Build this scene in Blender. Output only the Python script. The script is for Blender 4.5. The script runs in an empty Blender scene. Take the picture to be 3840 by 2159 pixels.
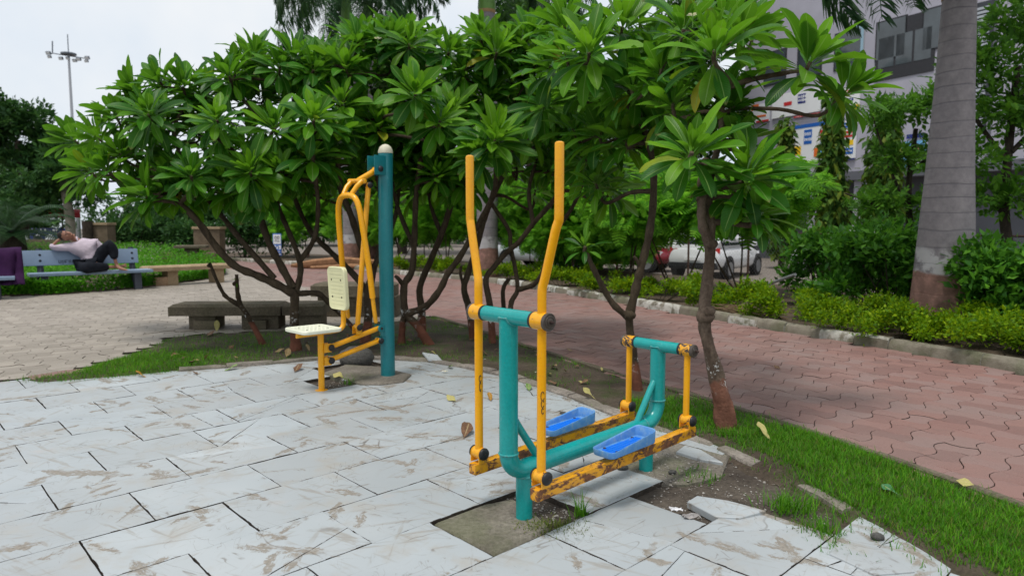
import bpy, bmesh, math, random
import numpy as np
from mathutils import Vector, Matrix, Quaternion

rnd = random.Random(11)
nrng = np.random.default_rng(5)
scene = bpy.context.scene
COL = scene.collection

# ---------------------------------------------------------------- camera
CAM_H = 1.4
PITCH = math.radians(5.15)
cam_d = bpy.data.cameras.new('camera')
cam_d.sensor_fit = 'HORIZONTAL'
cam_d.sensor_width = 36.0
cam_d.lens = 24.0
cam_d.clip_start = 0.05
cam_d.clip_end = 2000
cam_d.dof.use_dof = True
cam_d.dof.focus_distance = 3.9
cam_d.dof.aperture_fstop = 2.8
cam = bpy.data.objects.new('camera', cam_d)
cam.location = (0, 0, CAM_H)
cam.rotation_euler = (math.pi / 2 - PITCH, 0, 0)
COL.objects.link(cam)
scene.camera = cam

# ---------------------------------------------------------------- sky, sun, exposure
SUN_EL, SUN_AZ = math.radians(70), math.radians(215)     # azimuth clockwise from +Y
world = bpy.data.worlds.new('World')
scene.world = world
world.use_nodes = True
wt = world.node_tree
wt.nodes.clear()
wo = wt.nodes.new('ShaderNodeOutputWorld')
wb = wt.nodes.new('ShaderNodeBackground')
wb.inputs['Strength'].default_value = 0.05
sky = wt.nodes.new('ShaderNodeTexSky')
sky.sky_type = 'NISHITA'
sky.sun_disc = False
sky.sun_elevation = SUN_EL
sky.sun_rotation = SUN_AZ
sky.air_density = 1.2
sky.dust_density = 3.0
wtc = wt.nodes.new('ShaderNodeTexCoord')
wn = wt.nodes.new('ShaderNodeTexNoise')
wn.inputs['Scale'].default_value = 2.1
wn.inputs['Detail'].default_value = 5
wn.inputs['Roughness'].default_value = 0.55
wt.links.new(wtc.outputs['Generated'], wn.inputs['Vector'])
wr = wt.nodes.new('ShaderNodeValToRGB')
wr.color_ramp.elements[0].position = 0.36
wr.color_ramp.elements[0].color = (9.0, 10.2, 11.6, 1)
wr.color_ramp.elements[1].position = 0.62
wr.color_ramp.elements[1].color = (12.0, 12.2, 12.4, 1)
wt.links.new(wn.outputs['Fac'], wr.inputs['Fac'])
wm = wt.nodes.new('ShaderNodeMix')
wm.data_type = 'RGBA'
wm.inputs[0].default_value = 0.9
wt.links.new(sky.outputs['Color'], wm.inputs[6])
wt.links.new(wr.outputs['Color'], wm.inputs[7])
wt.links.new(wm.outputs[2], wb.inputs['Color'])
wt.links.new(wb.outputs['Background'], wo.inputs['Surface'])

sun_d = bpy.data.lights.new('sun', 'SUN')
sun_d.energy = 1.5
sun_d.angle = math.radians(13)
sun_d.color = (1.0, 0.96, 0.9)
sun = bpy.data.objects.new('sun', sun_d)
sdir = Vector((math.sin(SUN_AZ) * math.cos(SUN_EL), math.cos(SUN_AZ) * math.cos(SUN_EL), math.sin(SUN_EL)))
sun.rotation_euler = (-sdir).to_track_quat('-Z', 'Y').to_euler()
sun.location = (0, -5, 30)
COL.objects.link(sun)
scene.view_settings.view_transform = 'Standard'
scene.view_settings.look = 'None'
scene.view_settings.exposure = 0.72
scene.view_settings.gamma = 1.0
scene.view_settings.use_curve_mapping = False
scene.cycles.max_bounces = 8
scene.cycles.transparent_max_bounces = 12
scene.cycles.use_denoising = True

# ---------------------------------------------------------------- survey: picture point -> point of the place
FPX = 2560.0
KPX = 3840 / 2575.0
_c, _s = math.cos(PITCH), math.sin(PITCH)

def ray(x, y):
    X = (x * KPX - 1920) / FPX
    Z = -(y * KPX - 1079.5) / FPX
    return Vector((X, _c + Z * _s, -_s + Z * _c))

def G(x, y, z=0.0):
    d = ray(x, y)
    return Vector((0, 0, CAM_H)) + d * ((z - CAM_H) / d.z)

def AT(x, y, Y):
    d = ray(x, y)
    return Vector((0, 0, CAM_H)) + d * (Y / d.y)

def on_plane(x, y, p0, n):
    d = ray(x, y)
    c = Vector((0, 0, CAM_H))
    return c + d * ((p0 - c).dot(n) / d.dot(n))

# ---------------------------------------------------------------- mesh helpers
class MB:
    def __init__(s):
        s.v = []; s.f = []
    def add(s, vs, fs):
        o = len(s.v)
        s.v += [tuple(v) for v in vs]
        s.f += [tuple(i + o for i in f) for f in fs]
        return s
    def box(s, c, size, rz=0.0, M=None, bev=0.0):
        sx, sy, sz = [a / 2 for a in size]
        if bev > 0:
            bm = bmesh.new()
            bmesh.ops.create_cube(bm, size=1.0)
            for v in bm.verts:
                v.co = Vector((v.co.x * size[0], v.co.y * size[1], v.co.z * size[2]))
            bmesh.ops.bevel(bm, geom=bm.edges[:], offset=bev, segments=2, affect='EDGES', profile=0.7)
            vs = [v.co.copy() for v in bm.verts]
            bm.verts.index_update()
            fs = [[v.index for v in f.verts] for f in bm.faces]
            bm.free()
        else:
            vs = [Vector((x, y, z)) for x in (-sx, sx) for y in (-sy, sy) for z in (-sz, sz)]
            fs = [(0, 1, 3, 2), (4, 6, 7, 5), (0, 4, 5, 1), (2, 3, 7, 6), (0, 2, 6, 4), (1, 5, 7, 3)]
        X = Matrix.Translation(Vector(c)) @ (M if M is not None else Matrix.Rotation(rz, 4, 'Z'))
        return s.add([X @ v for v in vs], fs)
    def tube(s, path, radii, seg=12, cap=True, noise=0.0, seed=0, ref=None):
        P = [Vector(p) for p in path]
        if not hasattr(radii, '__len__'):
            radii = [radii] * len(P)
        r_ = random.Random(seed)
        n = len(P)
        T = []
        for i in range(n):
            a = P[max(0, i - 1)]; b = P[min(n - 1, i + 1)]
            T.append((b - a).normalized())
        up = Vector((0, 0, 1)) if abs(T[0].z) < 0.9 else Vector((1, 0, 0))
        u = T[0].cross(up).normalized()
        rings = []
        for i in range(n):
            if i:
                q = T[i - 1].rotation_difference(T[i])
                u = (q @ u)
            u = (u - T[i] * u.dot(T[i])).normalized()
            w = T[i].cross(u)
            rings.append([P[i] + (u * math.cos(2 * math.pi * k / seg) + w * math.sin(2 * math.pi * k / seg)) * radii[i] * (1 + noise * ((r_.random() - 0.5) * 2 if noise < .06 else 1.1 * math.sin(12.566 * k / seg + i * .31 + seed) + .7 * math.sin(31.4 * k / seg - i * .47) + .8 * (r_.random() - .5))) for k in range(seg)])
        vs = [v for r in rings for v in r]
        fs = []
        for i in range(n - 1):
            for k in range(seg):
                a = i * seg + k; b = i * seg + (k + 1) % seg
                fs.append((a, b, b + seg, a + seg))
        if cap:
            fs.append(tuple(reversed(range(seg))))
            fs.append(tuple(range((n - 1) * seg, n * seg)))
        return s.add(vs, fs)
    def cyl(s, a, b, r, seg=20, bev=0.0):
        a = Vector(a); b = Vector(b)
        d = (b - a).normalized()
        if bev > 0:
            return s.tube([a, a + d * 1e-4, a + d * bev, b - d * bev, b - d * 1e-4, b], [r - bev, r - bev * .95, r, r, r - bev * .95, r - bev], seg)
        return s.tube([a, b], r, seg)
    def prism(s, poly, z0, z1):
        n = len(poly)
        vs = [(p[0], p[1], z0) for p in poly] + [(p[0], p[1], z1) for p in poly]
        fs = [tuple(reversed(range(n))), tuple(range(n, 2 * n))]
        for i in range(n):
            j = (i + 1) % n
            fs.append((i, j, j + n, i + n))
        return s.add(vs, fs)
    def slab(s, poly, z0, z1, bev=0.004):
        """polygon slab (counter-clockwise) with a small chamfer at the top"""
        c = np.mean(np.array([(p[0], p[1]) for p in poly]), axis=0)
        n = len(poly)
        inn = inset(poly, bev)
        vs = [(p[0], p[1], z0) for p in poly] + [(p[0], p[1], z1 - bev) for p in poly] + [(p[0], p[1], z1) for p in inn]
        fs = [tuple(range(2 * n, 3 * n))]
        for i in range(n):
            j = (i + 1) % n
            fs.append((i, j, j + n, i + n)); fs.append((i + n, j + n, j + 2 * n, i + 2 * n))
        return s.add(vs, fs)
    def lathe(s, prof, c=(0, 0, 0), M=None, seg=24):
        """profile [(r,z)] turned about local z"""
        X = Matrix.Translation(Vector(c)) @ (M if M is not None else Matrix.Identity(4))
        vs = []; fs = []
        for r, z in prof:
            for k in range(seg):
                a = 2 * math.pi * k / seg
                vs.append(X @ Vector((r * math.cos(a), r * math.sin(a), z)))
        for i in range(len(prof) - 1):
            for k in range(seg):
                a = i * seg + k; b = i * seg + (k + 1) % seg
                fs.append((a, b, b + seg, a + seg))
        fs.append(tuple(reversed(range(seg))))
        fs.append(tuple(range((len(prof) - 1) * seg, len(prof) * seg)))
        return s.add(vs, fs)
    def ball(s, c, r, sub=2, scale=(1, 1, 1), noise=0.0, seed=0):
        bm = bmesh.new()
        bmesh.ops.create_icosphere(bm, subdivisions=sub, radius=1)
        rr = random.Random(seed)
        vs = []
        for v in bm.verts:
            k = r * (1 + noise * (rr.random() - .5) * 2)
            vs.append(Vector(c) + Vector((v.co.x * k * scale[0], v.co.y * k * scale[1], v.co.z * k * scale[2])))
        bm.verts.index_update()
        fs = [[v.index for v in f.verts] for f in bm.faces]
        bm.free()
        return s.add(vs, fs)
    def mesh(s, name, mat=None, smooth=35, M=None):
        me = bpy.data.meshes.new(name)
        vs = s.v if M is None else [tuple(M @ Vector(v)) for v in s.v]
        me.from_pydata(vs, [], s.f)
        me.update()
        if smooth:
            me.polygons.foreach_set('use_smooth', [True] * len(me.polygons))
            me.set_sharp_from_angle(angle=math.radians(smooth))
        if mat is not None:
            me.materials.append(mat)
        return me

def inset(poly, d):
    n = len(poly)
    out = []
    for i in range(n):
        p0 = Vector((poly[i - 1][0], poly[i - 1][1])); p1 = Vector((poly[i][0], poly[i][1])); p2 = Vector((poly[(i + 1) % n][0], poly[(i + 1) % n][1]))
        e1 = (p1 - p0); e2 = (p2 - p1)
        if e1.length < 1e-6 or e2.length < 1e-6:
            out.append(p1); continue
        e1.normalize(); e2.normalize()
        n1 = Vector((-e1.y, e1.x)); n2 = Vector((-e2.y, e2.x))
        m = n1 + n2
        l = m.length
        if l < 1e-3:
            out.append(p1); continue
        m /= l
        k = d / max(0.35, m.dot(n1))
        out.append(p1 + m * k)
    return out

def fast_mesh(name, V, F, mat=None, smooth=True, UV=None):
    """numpy verts (N,3), faces (M,k) all the same size, optional per-loop uv (M*k,2)"""
    me = bpy.data.meshes.new(name)
    V = np.asarray(V, np.float32); F = np.asarray(F, np.int32)
    m, k = F.shape
    me.vertices.add(len(V)); me.vertices.foreach_set('co', V.ravel())
    me.loops.add(m * k); me.loops.foreach_set('vertex_index', F.ravel())
    me.polygons.add(m)
    me.polygons.foreach_set('loop_start', np.arange(0, m * k, k, dtype=np.int32))
    if UV is not None:
        ul = me.uv_layers.new(name='UVMap')
        ul.data.foreach_set('uv', np.asarray(UV, np.float32).ravel())
    me.update(calc_edges=True)
    me.validate()
    if smooth:
        me.polygons.foreach_set('use_smooth', [True] * len(me.polygons))
    if mat is not None:
        me.materials.append(mat)
    return me

def scatter_mesh(name, T, pos, mats, mat, smooth=True):
    """T=(verts,faces,uv or None) template; pos (N,3); mats (N,3,3) columns = local axes (scaled)"""
    tv, tf, tuv = T
    tv = np.asarray(tv, np.float64); tf = np.asarray(tf, np.int32)
    N = len(pos)
    V = np.einsum('nij,kj->nki', mats, tv) + np.asarray(pos)[:, None, :]
    F = (tf[None, :, :] + (np.arange(N) * len(tv))[:, None, None]).reshape(-1, tf.shape[1])
    UV = None
    if tuv is not None:
        lu = np.asarray(tuv)[tf.ravel()]
        UV = np.tile(lu, (N, 1))
    return fast_mesh(name, V.reshape(-1, 3), F, mat, smooth, UV)

def frames(dirs, ups):
    """local y along dirs, z near ups -> (N,3,3) with columns x,y,z"""
    y = dirs / np.linalg.norm(dirs, axis=1, keepdims=True)
    z = ups - y * (ups * y).sum(1, keepdims=True)
    z /= np.linalg.norm(z, axis=1, keepdims=True) + 1e-9
    x = np.cross(y, z)
    return np.stack([x, y, z], axis=2)

WM = {}
def put(o, parent=None):
    COL.objects.link(o)
    if parent is not None:
        o.parent = parent
    return o

def thing(name, label, cat, loc=(0, 0, 0), rz=0.0, group=None):
    o = bpy.data.objects.new(name, None)
    o.empty_display_size = 0.1
    M = Matrix.Translation(Vector(loc)) @ Matrix.Rotation(rz, 4, 'Z')
    o.matrix_basis = M
    COL.objects.link(o)
    WM[o.name] = M
    o['label'] = label; o['category'] = cat
    if group: o['group'] = group
    return o

def tag(o, label=None, cat=None, group=None, kind=None):
    if label: o['label'] = label
    if cat: o['category'] = cat
    if group: o['group'] = group
    if kind: o['kind'] = kind
    return o

def part(name, mb, mat=None, parent=None, smooth=35, world=True):
    """mb: MB in world coordinates (world=True) or in the parent's frame"""
    M = None
    if parent is not None and world and parent.name in WM:
        M = WM[parent.name].inverted()
    me = mb.mesh(name, mat, smooth, M) if isinstance(mb, MB) else mb
    o = bpy.data.objects.new(name, me)
    put(o, parent)
    if parent is not None and parent.name in WM and world:
        WM[o.name] = WM[parent.name]
    return o

def solo(name, mb, mat, label, cat, base=None, group=None, kind=None, smooth=35):
    """a thing that is one mesh; origin moved to base"""
    base = Vector(base) if base is not None else Vector((0, 0, 0))
    me = mb.mesh(name, mat, smooth, Matrix.Translation(-base))
    o = bpy.data.objects.new(name, me)
    o.location = base
    COL.objects.link(o)
    WM[o.name] = Matrix.Translation(base)
    if label: o['label'] = label
    if cat: o['category'] = cat
    if group: o['group'] = group
    if kind: o['kind'] = kind
    return o

def inst(name, me, M, parent=None):
    o = bpy.data.objects.new(name, me)
    o.matrix_basis = M
    put(o, parent)
    return o

def pip(P, poly):
    """points (N,2) in polygon"""
    P = np.asarray(P); x, y = P[:, 0], P[:, 1]
    res = np.zeros(len(P), bool)
    n = len(poly)
    j = n - 1
    for i in range(n):
        xi, yi = poly[i][0], poly[i][1]; xj, yj = poly[j][0], poly[j][1]
        c = ((yi > y) != (yj > y)) & (x < (xj - xi) * (y - yi) / (yj - yi + 1e-12) + xi)
        res ^= c
        j = i
    return res

def ccw(poly):
    a = sum(poly[i - 1][0] * poly[i][1] - poly[i][0] * poly[i - 1][1] for i in range(len(poly)))
    return poly if a > 0 else list(reversed(poly))

def smooth_path(pts, n=6):
    """Catmull-Rom through points (any dimension lists)"""
    P = [np.array(p, float) for p in pts]
    P = [2 * P[0] - P[1]] + P + [2 * P[-1] - P[-2]]
    out = []
    for i in range(1, len(P) - 2):
        for k in range(n):
            t = k / n
            out.append(0.5 * ((2 * P[i]) + (-P[i - 1] + P[i + 1]) * t + (2 * P[i - 1] - 5 * P[i] + 4 * P[i + 1] - P[i + 2]) * t * t + (-P[i - 1] + 3 * P[i] - 3 * P[i + 1] + P[i + 2]) * t ** 3))
    out.append(P[-2])
    return out

# ---------------------------------------------------------------- material helper
class Mat:
    def __init__(s, name, rough=0.6, spec=0.3, metal=0.0, color=None):
        s.m = bpy.data.materials.new(name)
        s.m.use_nodes = True
        s.nt = s.m.node_tree
        s.b = s.nt.nodes['Principled BSDF']
        s.out = s.nt.nodes['Material Output']
        s.b.inputs['Roughness'].default_value = rough
        s.b.inputs['Specular IOR Level'].default_value = spec
        s.b.inputs['Metallic'].default_value = metal
        if color: s.b.inputs['Base Color'].default_value = (*color, 1)
    def n(s, t): return s.nt.nodes.new('ShaderNode' + t)
    def l(s, a, b): s.nt.links.new(a, b)
    def set(s, inp, v):
        if hasattr(v, 'is_linked') or isinstance(v, bpy.types.NodeSocket): s.l(v, inp)
        elif isinstance(v, (tuple, list)): inp.default_value = (*v, 1) if len(v) == 3 and len(inp.default_value) == 4 else v
        else: inp.default_value = v
    def obj(s): 
        return s.n('TexCoord').outputs['Object']
    def pos(s): return s.n('NewGeometry').outputs['Position']
    def uv(s): return s.n('TexCoord').outputs['UV']
    def var(s):
        a = s.n('ObjectInfo').outputs['Random']; b = s.n('NewGeometry').outputs['Random Per Island']
        return s.math('FRACT', s.math('ADD', s.math('MULTIPLY', a, 7.13), s.math('MULTIPLY', b, 3.71)))
    def math(s, op, a, b=None, c=None, clamp=False):
        m = s.n('Math'); m.operation = op; m.use_clamp = clamp
        s.set(m.inputs[0], a)
        if b is not None: s.set(m.inputs[1], b)
        if c is not None: s.set(m.inputs[2], c)
        return m.outputs[0]
    def noise(s, scale, detail=3, vec=None, rough=0.55, dist=0.0):
        n = s.n('TexNoise')
        n.inputs['Scale'].default_value = scale; n.inputs['Detail'].default_value = detail
        n.inputs['Roughness'].default_value = rough; n.inputs['Distortion'].default_value = dist
        if vec is not None: s.l(vec, n.inputs['Vector'])
        return n.outputs['Fac']
    def vor(s, scale, vec=None, feature='F1', rnd_=1.0):
        n = s.n('TexVoronoi'); n.feature = feature
        n.inputs['Scale'].default_value = scale; n.inputs['Randomness'].default_value = rnd_
        if vec is not None: s.l(vec, n.inputs['Vector'])
        return n
    def map(s, vec, scale=(1, 1, 1), rot=(0, 0, 0), loc=(0, 0, 0)):
        n = s.n('Mapping'); s.l(vec, n.inputs['Vector'])
        s.set(n.inputs['Scale'], scale); s.set(n.inputs['Rotation'], rot); s.set(n.inputs['Location'], loc)
        return n.outputs[0]
    def step(s, x, a, b):
        n = s.n('MapRange'); n.interpolation_type = 'SMOOTHSTEP'
        s.set(n.inputs[0], x); n.inputs[1].default_value = a; n.inputs[2].default_value = b
        return n.outputs[0]
    def mix(s, f, a, b, mode='MIX'):
        m = s.n('Mix'); m.data_type = 'RGBA'; m.blend_type = mode
        s.set(m.inputs[0], f); s.set(m.inputs[6], a); s.set(m.inputs[7], b)
        return m.outputs[2]
    def ramp(s, f, stops):
        r = s.n('ValToRGB')
        e = r.color_ramp.elements
        while len(e) < len(stops): e.new(0.5)
        for i, (p, c) in enumerate(stops):
            e[i].position = p; e[i].color = (*c, 1)
        s.l(f, r.inputs[0])
        return r.outputs[0]
    def sep(s, v):
        n = s.n('SeparateXYZ'); s.l(v, n.inputs[0]); return n.outputs
    def col(s, v): s.set(s.b.inputs['Base Color'], v); return s
    def rough(s, v): s.set(s.b.inputs['Roughness'], v); return s
    def bump(s, h, strength=0.3, dist=0.01):
        n = s.n('Bump'); n.inputs['Strength'].default_value = strength; n.inputs['Distance'].default_value = dist
        s.l(h, n.inputs['Height']); s.l(n.outputs[0], s.b.inputs['Normal']); return s
    def translucent(s, color, fac):
        t = s.n('BsdfTranslucent'); s.set(t.inputs['Color'], color)
        m = s.n('MixShader'); s.set(m.inputs[0], fac)
        s.l(s.b.outputs[0], m.inputs[1]); s.l(t.outputs[0], m.inputs[2]); s.l(m.outputs[0], s.out.inputs['Surface'])
        return s
# ================================================================ materials
MT = {}
def simple(name, color, rough=0.6, spec=0.3, metal=0.0, var=0.15, scale=20.0, bump=0.0):
    m = Mat(name, rough, spec, metal)
    o = m.obj()
    f = m.noise(scale, 4, o)
    c2 = tuple(min(1, c * (1 + var)) for c in color); c1 = tuple(c * (1 - var) for c in color)
    m.col(m.ramp(f, [(0.3, c1), (0.7, c2)]))
    if bump: m.bump(m.noise(scale * 3, 4, o), bump, 0.004)
    MT[name] = m.m
    return m.m

# white stone slab: scraped, stained with dried mud smears, grey veins
def tile_mat():
    m = Mat('marble_slab', 0.42, 0.35)
    p = m.pos()
    v = m.var()
    big = m.noise(0.9, 3, p)
    base = m.ramp(big, [(0.3, (0.335, 0.37, 0.39)), (0.55, (0.415, 0.45, 0.47)), (0.75, (0.50, 0.53, 0.545))])
    base = m.mix(m.math('MULTIPLY', v, 0.6), base, (0.32, 0.335, 0.34))
    # soft dirt film
    d1 = m.step(m.noise(3.4, 6, p, 0.65), 0.50, 0.72)
    base = m.mix(m.math('MULTIPLY', d1, 0.6), base, (0.36, 0.33, 0.285))
    # faint long streaks
    for i, (ang, sc, st, amt, lo) in enumerate(((0.55, 9.0, 9.0, 0.55, 0.575), (-0.35, 7.0, 10.0, 0.5, 0.59), (1.6, 8.0, 8.0, 0.42, 0.60), (-1.0, 12.0, 9.0, 0.5, 0.60))):
        q = m.map(m.map(p, rot=(0, 0, ang), loc=(i * 3.3, i * 1.7, 0)), scale=(1.0 / st, 1, 1))
        f = m.step(m.noise(sc * 2.4, 5, q, 0.6, 0.35), lo, lo + 0.07)
        g = m.step(m.noise(1.7, 2, m.map(p, loc=(i * 5, 9, 0))), 0.42, 0.60)
        base = m.mix(m.math('MULTIPLY', m.math('MULTIPLY', f, g), amt), base, (0.26, 0.23, 0.19))
    # paddle-shaped scraped patches in several directions
    tot = None
    for i, (ang, sc, st, thr, pres) in enumerate(((0.75, 5.2, 5.0, 0.36, 0.56), (-0.55, 4.6, 5.5, 0.36, 0.52), (1.5, 6.5, 3.6, 0.36, 0.52), (0.15, 4.2, 6.5, 0.33, 0.56), (-1.1, 8.5, 4.2, 0.36, 0.50), (0.35, 9.0, 5.0, 0.40, 0.48))):
        w = m.n('TexNoise'); w.inputs['Scale'].default_value = 11.0; w.inputs['Detail'].default_value = 8; w.inputs['Roughness'].default_value = 0.72; m.l(p, w.inputs['Vector'])
        vm = m.n('VectorMath'); vm.operation = 'MULTIPLY_ADD'
        m.l(w.outputs['Color'], vm.inputs[0]); vm.inputs[1].default_value = (0.16, 0.16, 0); m.l(p, vm.inputs[2])
        q = m.map(m.map(vm.outputs[0], rot=(0, 0, ang), loc=(i * 1.37, i * 2.1, 0)), scale=(1.0 / st, 1, 0))
        vo = m.vor(sc, q)
        edge = m.step(vo.outputs['Distance'], thr * 0.62, thr * 0.52)
        keep = m.math('GREATER_THAN', m.sep(vo.outputs['Color'])[0], pres)
        inner = m.math('MULTIPLY', m.step(m.noise(22, 8, m.map(m.map(p, rot=(0, 0, ang)), scale=(0.35, 1, 1)), 0.8), 0.42, 0.50), m.step(m.noise(5.5, 4, m.map(p, loc=(i, 0, 0))), 0.36, 0.5))
        f = m.math('MULTIPLY', m.math('MULTIPLY', edge, keep), inner)
        tot = f if tot is None else m.math('MAXIMUM', tot, f)
    stain = m.ramp(m.noise(60, 3, p), [(0.3, (0.16, 0.135, 0.105)), (0.7, (0.29, 0.25, 0.20))])
    base = m.mix(m.math('MULTIPLY', tot, 0.85), base, stain)
    # thin scratch lines, drawn out and slightly curved
    for i, (ang, sc, st, amt) in enumerate(((0.5, 5.0, 5.0, 0.6), (-0.7, 4.0, 6.0, 0.5), (1.3, 6.0, 4.0, 0.5), (0.05, 3.0, 3.0, 0.45))):
        q = m.map(m.map(p, rot=(0, 0, ang), loc=(i * 2.3, i * 4.1, 0)), scale=(1.0 / st, 1, 0))
        nz = m.noise(sc * 2.0, 2, q, 0.5, 0.8)
        ln = m.step(m.math('ABSOLUTE', m.math('SUBTRACT', nz, 0.5)), 0.0075, 0.0025)
        mk = m.step(m.noise(3.1, 4, m.map(p, loc=(i * 7.7, 3, 0)), 0.6), 0.54, 0.60)
        base = m.mix(m.math('MULTIPLY', m.math('MULTIPLY', ln, mk), amt), base, (0.15, 0.125, 0.10))
    # hair cracks
    w2 = m.n('TexNoise'); w2.inputs['Scale'].default_value = 3.0; m.l(p, w2.inputs['Vector'])
    vm2 = m.n('VectorMath'); vm2.operation = 'MULTIPLY_ADD'; m.l(w2.outputs['Color'], vm2.inputs[0]); vm2.inputs[1].default_value = (0.35, 0.35, 0); m.l(p, vm2.inputs[2])
    cr = m.vor(1.5, m.map(vm2.outputs[0], scale=(1, 1, 0)), 'DISTANCE_TO_EDGE')
    cf = m.math('MULTIPLY', m.step(cr.outputs['Distance'], 0.006, 0.002), m.step(m.noise(1.3, 2, p), 0.56, 0.62))
    base = m.mix(m.math('MULTIPLY', cf, 0.7), base, (0.14, 0.12, 0.1))
    # rusty tint spots, specks
    rs = m.step(m.noise(2.3, 3, m.map(p, loc=(4, 2, 0))), 0.66, 0.78)
    base = m.mix(m.math('MULTIPLY', rs, 0.28), base, (0.52, 0.36, 0.27))
    sp = m.math('GREATER_THAN', m.noise(120, 2, p), 0.735)
    base = m.mix(m.math('MULTIPLY', sp, 0.5), base, (0.2, 0.18, 0.15))
    m.col(base)
    m.rough(m.math('MULTIPLY_ADD', tot, 0.3, 0.42))
    m.bump(m.math('SUBTRACT', m.math('MULTIPLY', m.noise(9, 5, p), 0.6), m.math('MULTIPLY', tot, 0.25)), 0.25, 0.006)
    MT['tile'] = m.m
tile_mat()

def paver_mat(name, c0, c1, c2, dirt):
    m = Mat(name, 0.72, 0.25)
    p = m.pos(); v = m.var()
    base = m.ramp(v, [(0.0, c0), (0.5, c1), (1.0, c2)])
    big = m.noise(0.55, 4, p, 0.6)
    base = m.mix(m.math('MULTIPLY', m.step(big, 0.42, 0.68), 0.55), base, dirt)
    mid = m.noise(6, 5, p, 0.7)
    base = m.mix(m.math('MULTIPLY', m.step(mid, 0.52, 0.75), 0.35), base, tuple(x * 0.62 for x in dirt))
    g = m.noise(240, 2, p)
    base = m.mix(0.45, base, m.ramp(g, [(0.25, (0.25, 0.25, 0.25)), (0.75, (0.78, 0.78, 0.78))]), 'OVERLAY')
    m.col(base)
    m.rough(m.math('MULTIPLY_ADD', mid, 0.35, 0.5))
    m.bump(m.math('ADD', m.math('MULTIPLY', g, 0.4), mid), 0.35, 0.004)
    MT[name] = m.m
paver_mat('paver_red', (0.19, 0.108, 0.095), (0.25, 0.138, 0.118), (0.245, 0.165, 0.15), (0.22, 0.163, 0.147))
paver_mat('paver_grey', (0.245, 0.215, 0.18), (0.295, 0.26, 0.222), (0.335, 0.295, 0.25), (0.23, 0.205, 0.17))

def soil_mat(name, c0, c1, green=None, gfac=0.0):
    m = Mat(name, 0.9, 0.15)
    p = m.pos()
    a = m.noise(3, 6, p, 0.65); b = m.noise(45, 4, p, 0.7)
    base = m.ramp(a, [(0.3, c0), (0.7, c1)])
    base = m.mix(0.6, base, m.ramp(b, [(0.3, (0.2, 0.2, 0.2)), (0.7, (0.8, 0.8, 0.8))]), 'OVERLAY')
    if green:
        base = m.mix(m.math('MULTIPLY', m.step(m.noise(2.2, 5, p), 0.45, 0.66), gfac), base, green)
    m.col(base)
    m.bump(m.math('ADD', b, m.math('MULTIPLY', a, 0.6)), 0.8, 0.015)
    MT[name] = m.m
soil_mat('soil', (0.05, 0.038, 0.028), (0.105, 0.082, 0.062), (0.035, 0.065, 0.012), 0.6)
soil_mat('soil_dark', (0.05, 0.04, 0.033), (0.125, 0.105, 0.085))
soil_mat('bed_soil', (0.06, 0.045, 0.033), (0.12, 0.09, 0.065))
soil_mat('joint_sand', (0.035, 0.03, 0.025), (0.075, 0.063, 0.052))
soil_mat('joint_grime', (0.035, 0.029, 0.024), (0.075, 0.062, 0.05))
soil_mat('asphalt', (0.16, 0.14, 0.12), (0.24, 0.205, 0.18))
soil_mat('concrete_foot', (0.13, 0.115, 0.095), (0.25, 0.225, 0.19), (0.10, 0.115, 0.05), 0.5)
soil_mat('kerb_stone', (0.16, 0.145, 0.115), (0.31, 0.285, 0.235), (0.12, 0.13, 0.07), 0.5)
soil_mat('edging', (0.17, 0.15, 0.13), (0.31, 0.275, 0.24), (0.12, 0.115, 0.07), 0.4)
soil_mat('stone_dark', (0.095, 0.08, 0.058), (0.17, 0.145, 0.105), (0.08, 0.08, 0.04), 0.35)
soil_mat('stone_tan', (0.28, 0.20, 0.12), (0.40, 0.30, 0.19))
soil_mat('stone_block', (0.30, 0.19, 0.11), (0.40, 0.27, 0.17))
soil_mat('stone_pillar', (0.10, 0.075, 0.05), (0.19, 0.145, 0.10))
soil_mat('rock', (0.055, 0.055, 0.055), (0.12, 0.115, 0.105))
soil_mat('gravel', (0.2, 0.18, 0.16), (0.5, 0.47, 0.43))

# kerb: concrete with remains of white paint on every other stone
def kerb_mat():
    m = Mat('kerb_painted', 0.85, 0.2)
    p = m.pos(); v = m.var()
    a = m.noise(4, 6, p, 0.7); b = m.noise(50, 4, p)
    base = m.ramp(a, [(0.3, (0.13, 0.115, 0.085)), (0.7, (0.27, 0.245, 0.195))])
    base = m.mix(m.math('MULTIPLY', m.step(m.noise(2.6, 4, p), 0.45, 0.62), 0.5), base, (0.10, 0.115, 0.055))
    pf = m.math('MULTIPLY', m.step(v, 0.52, 0.6), m.step(m.noise(5, 5, p, 0.7), 0.40, 0.56))
    base = m.mix(m.math('MULTIPLY', pf, 0.75), base, (0.55, 0.54, 0.50))
    m.col(base); m.bump(m.math('ADD', a, b), 0.6, 0.012)
    MT['kerb'] = m.m
kerb_mat()

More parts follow.
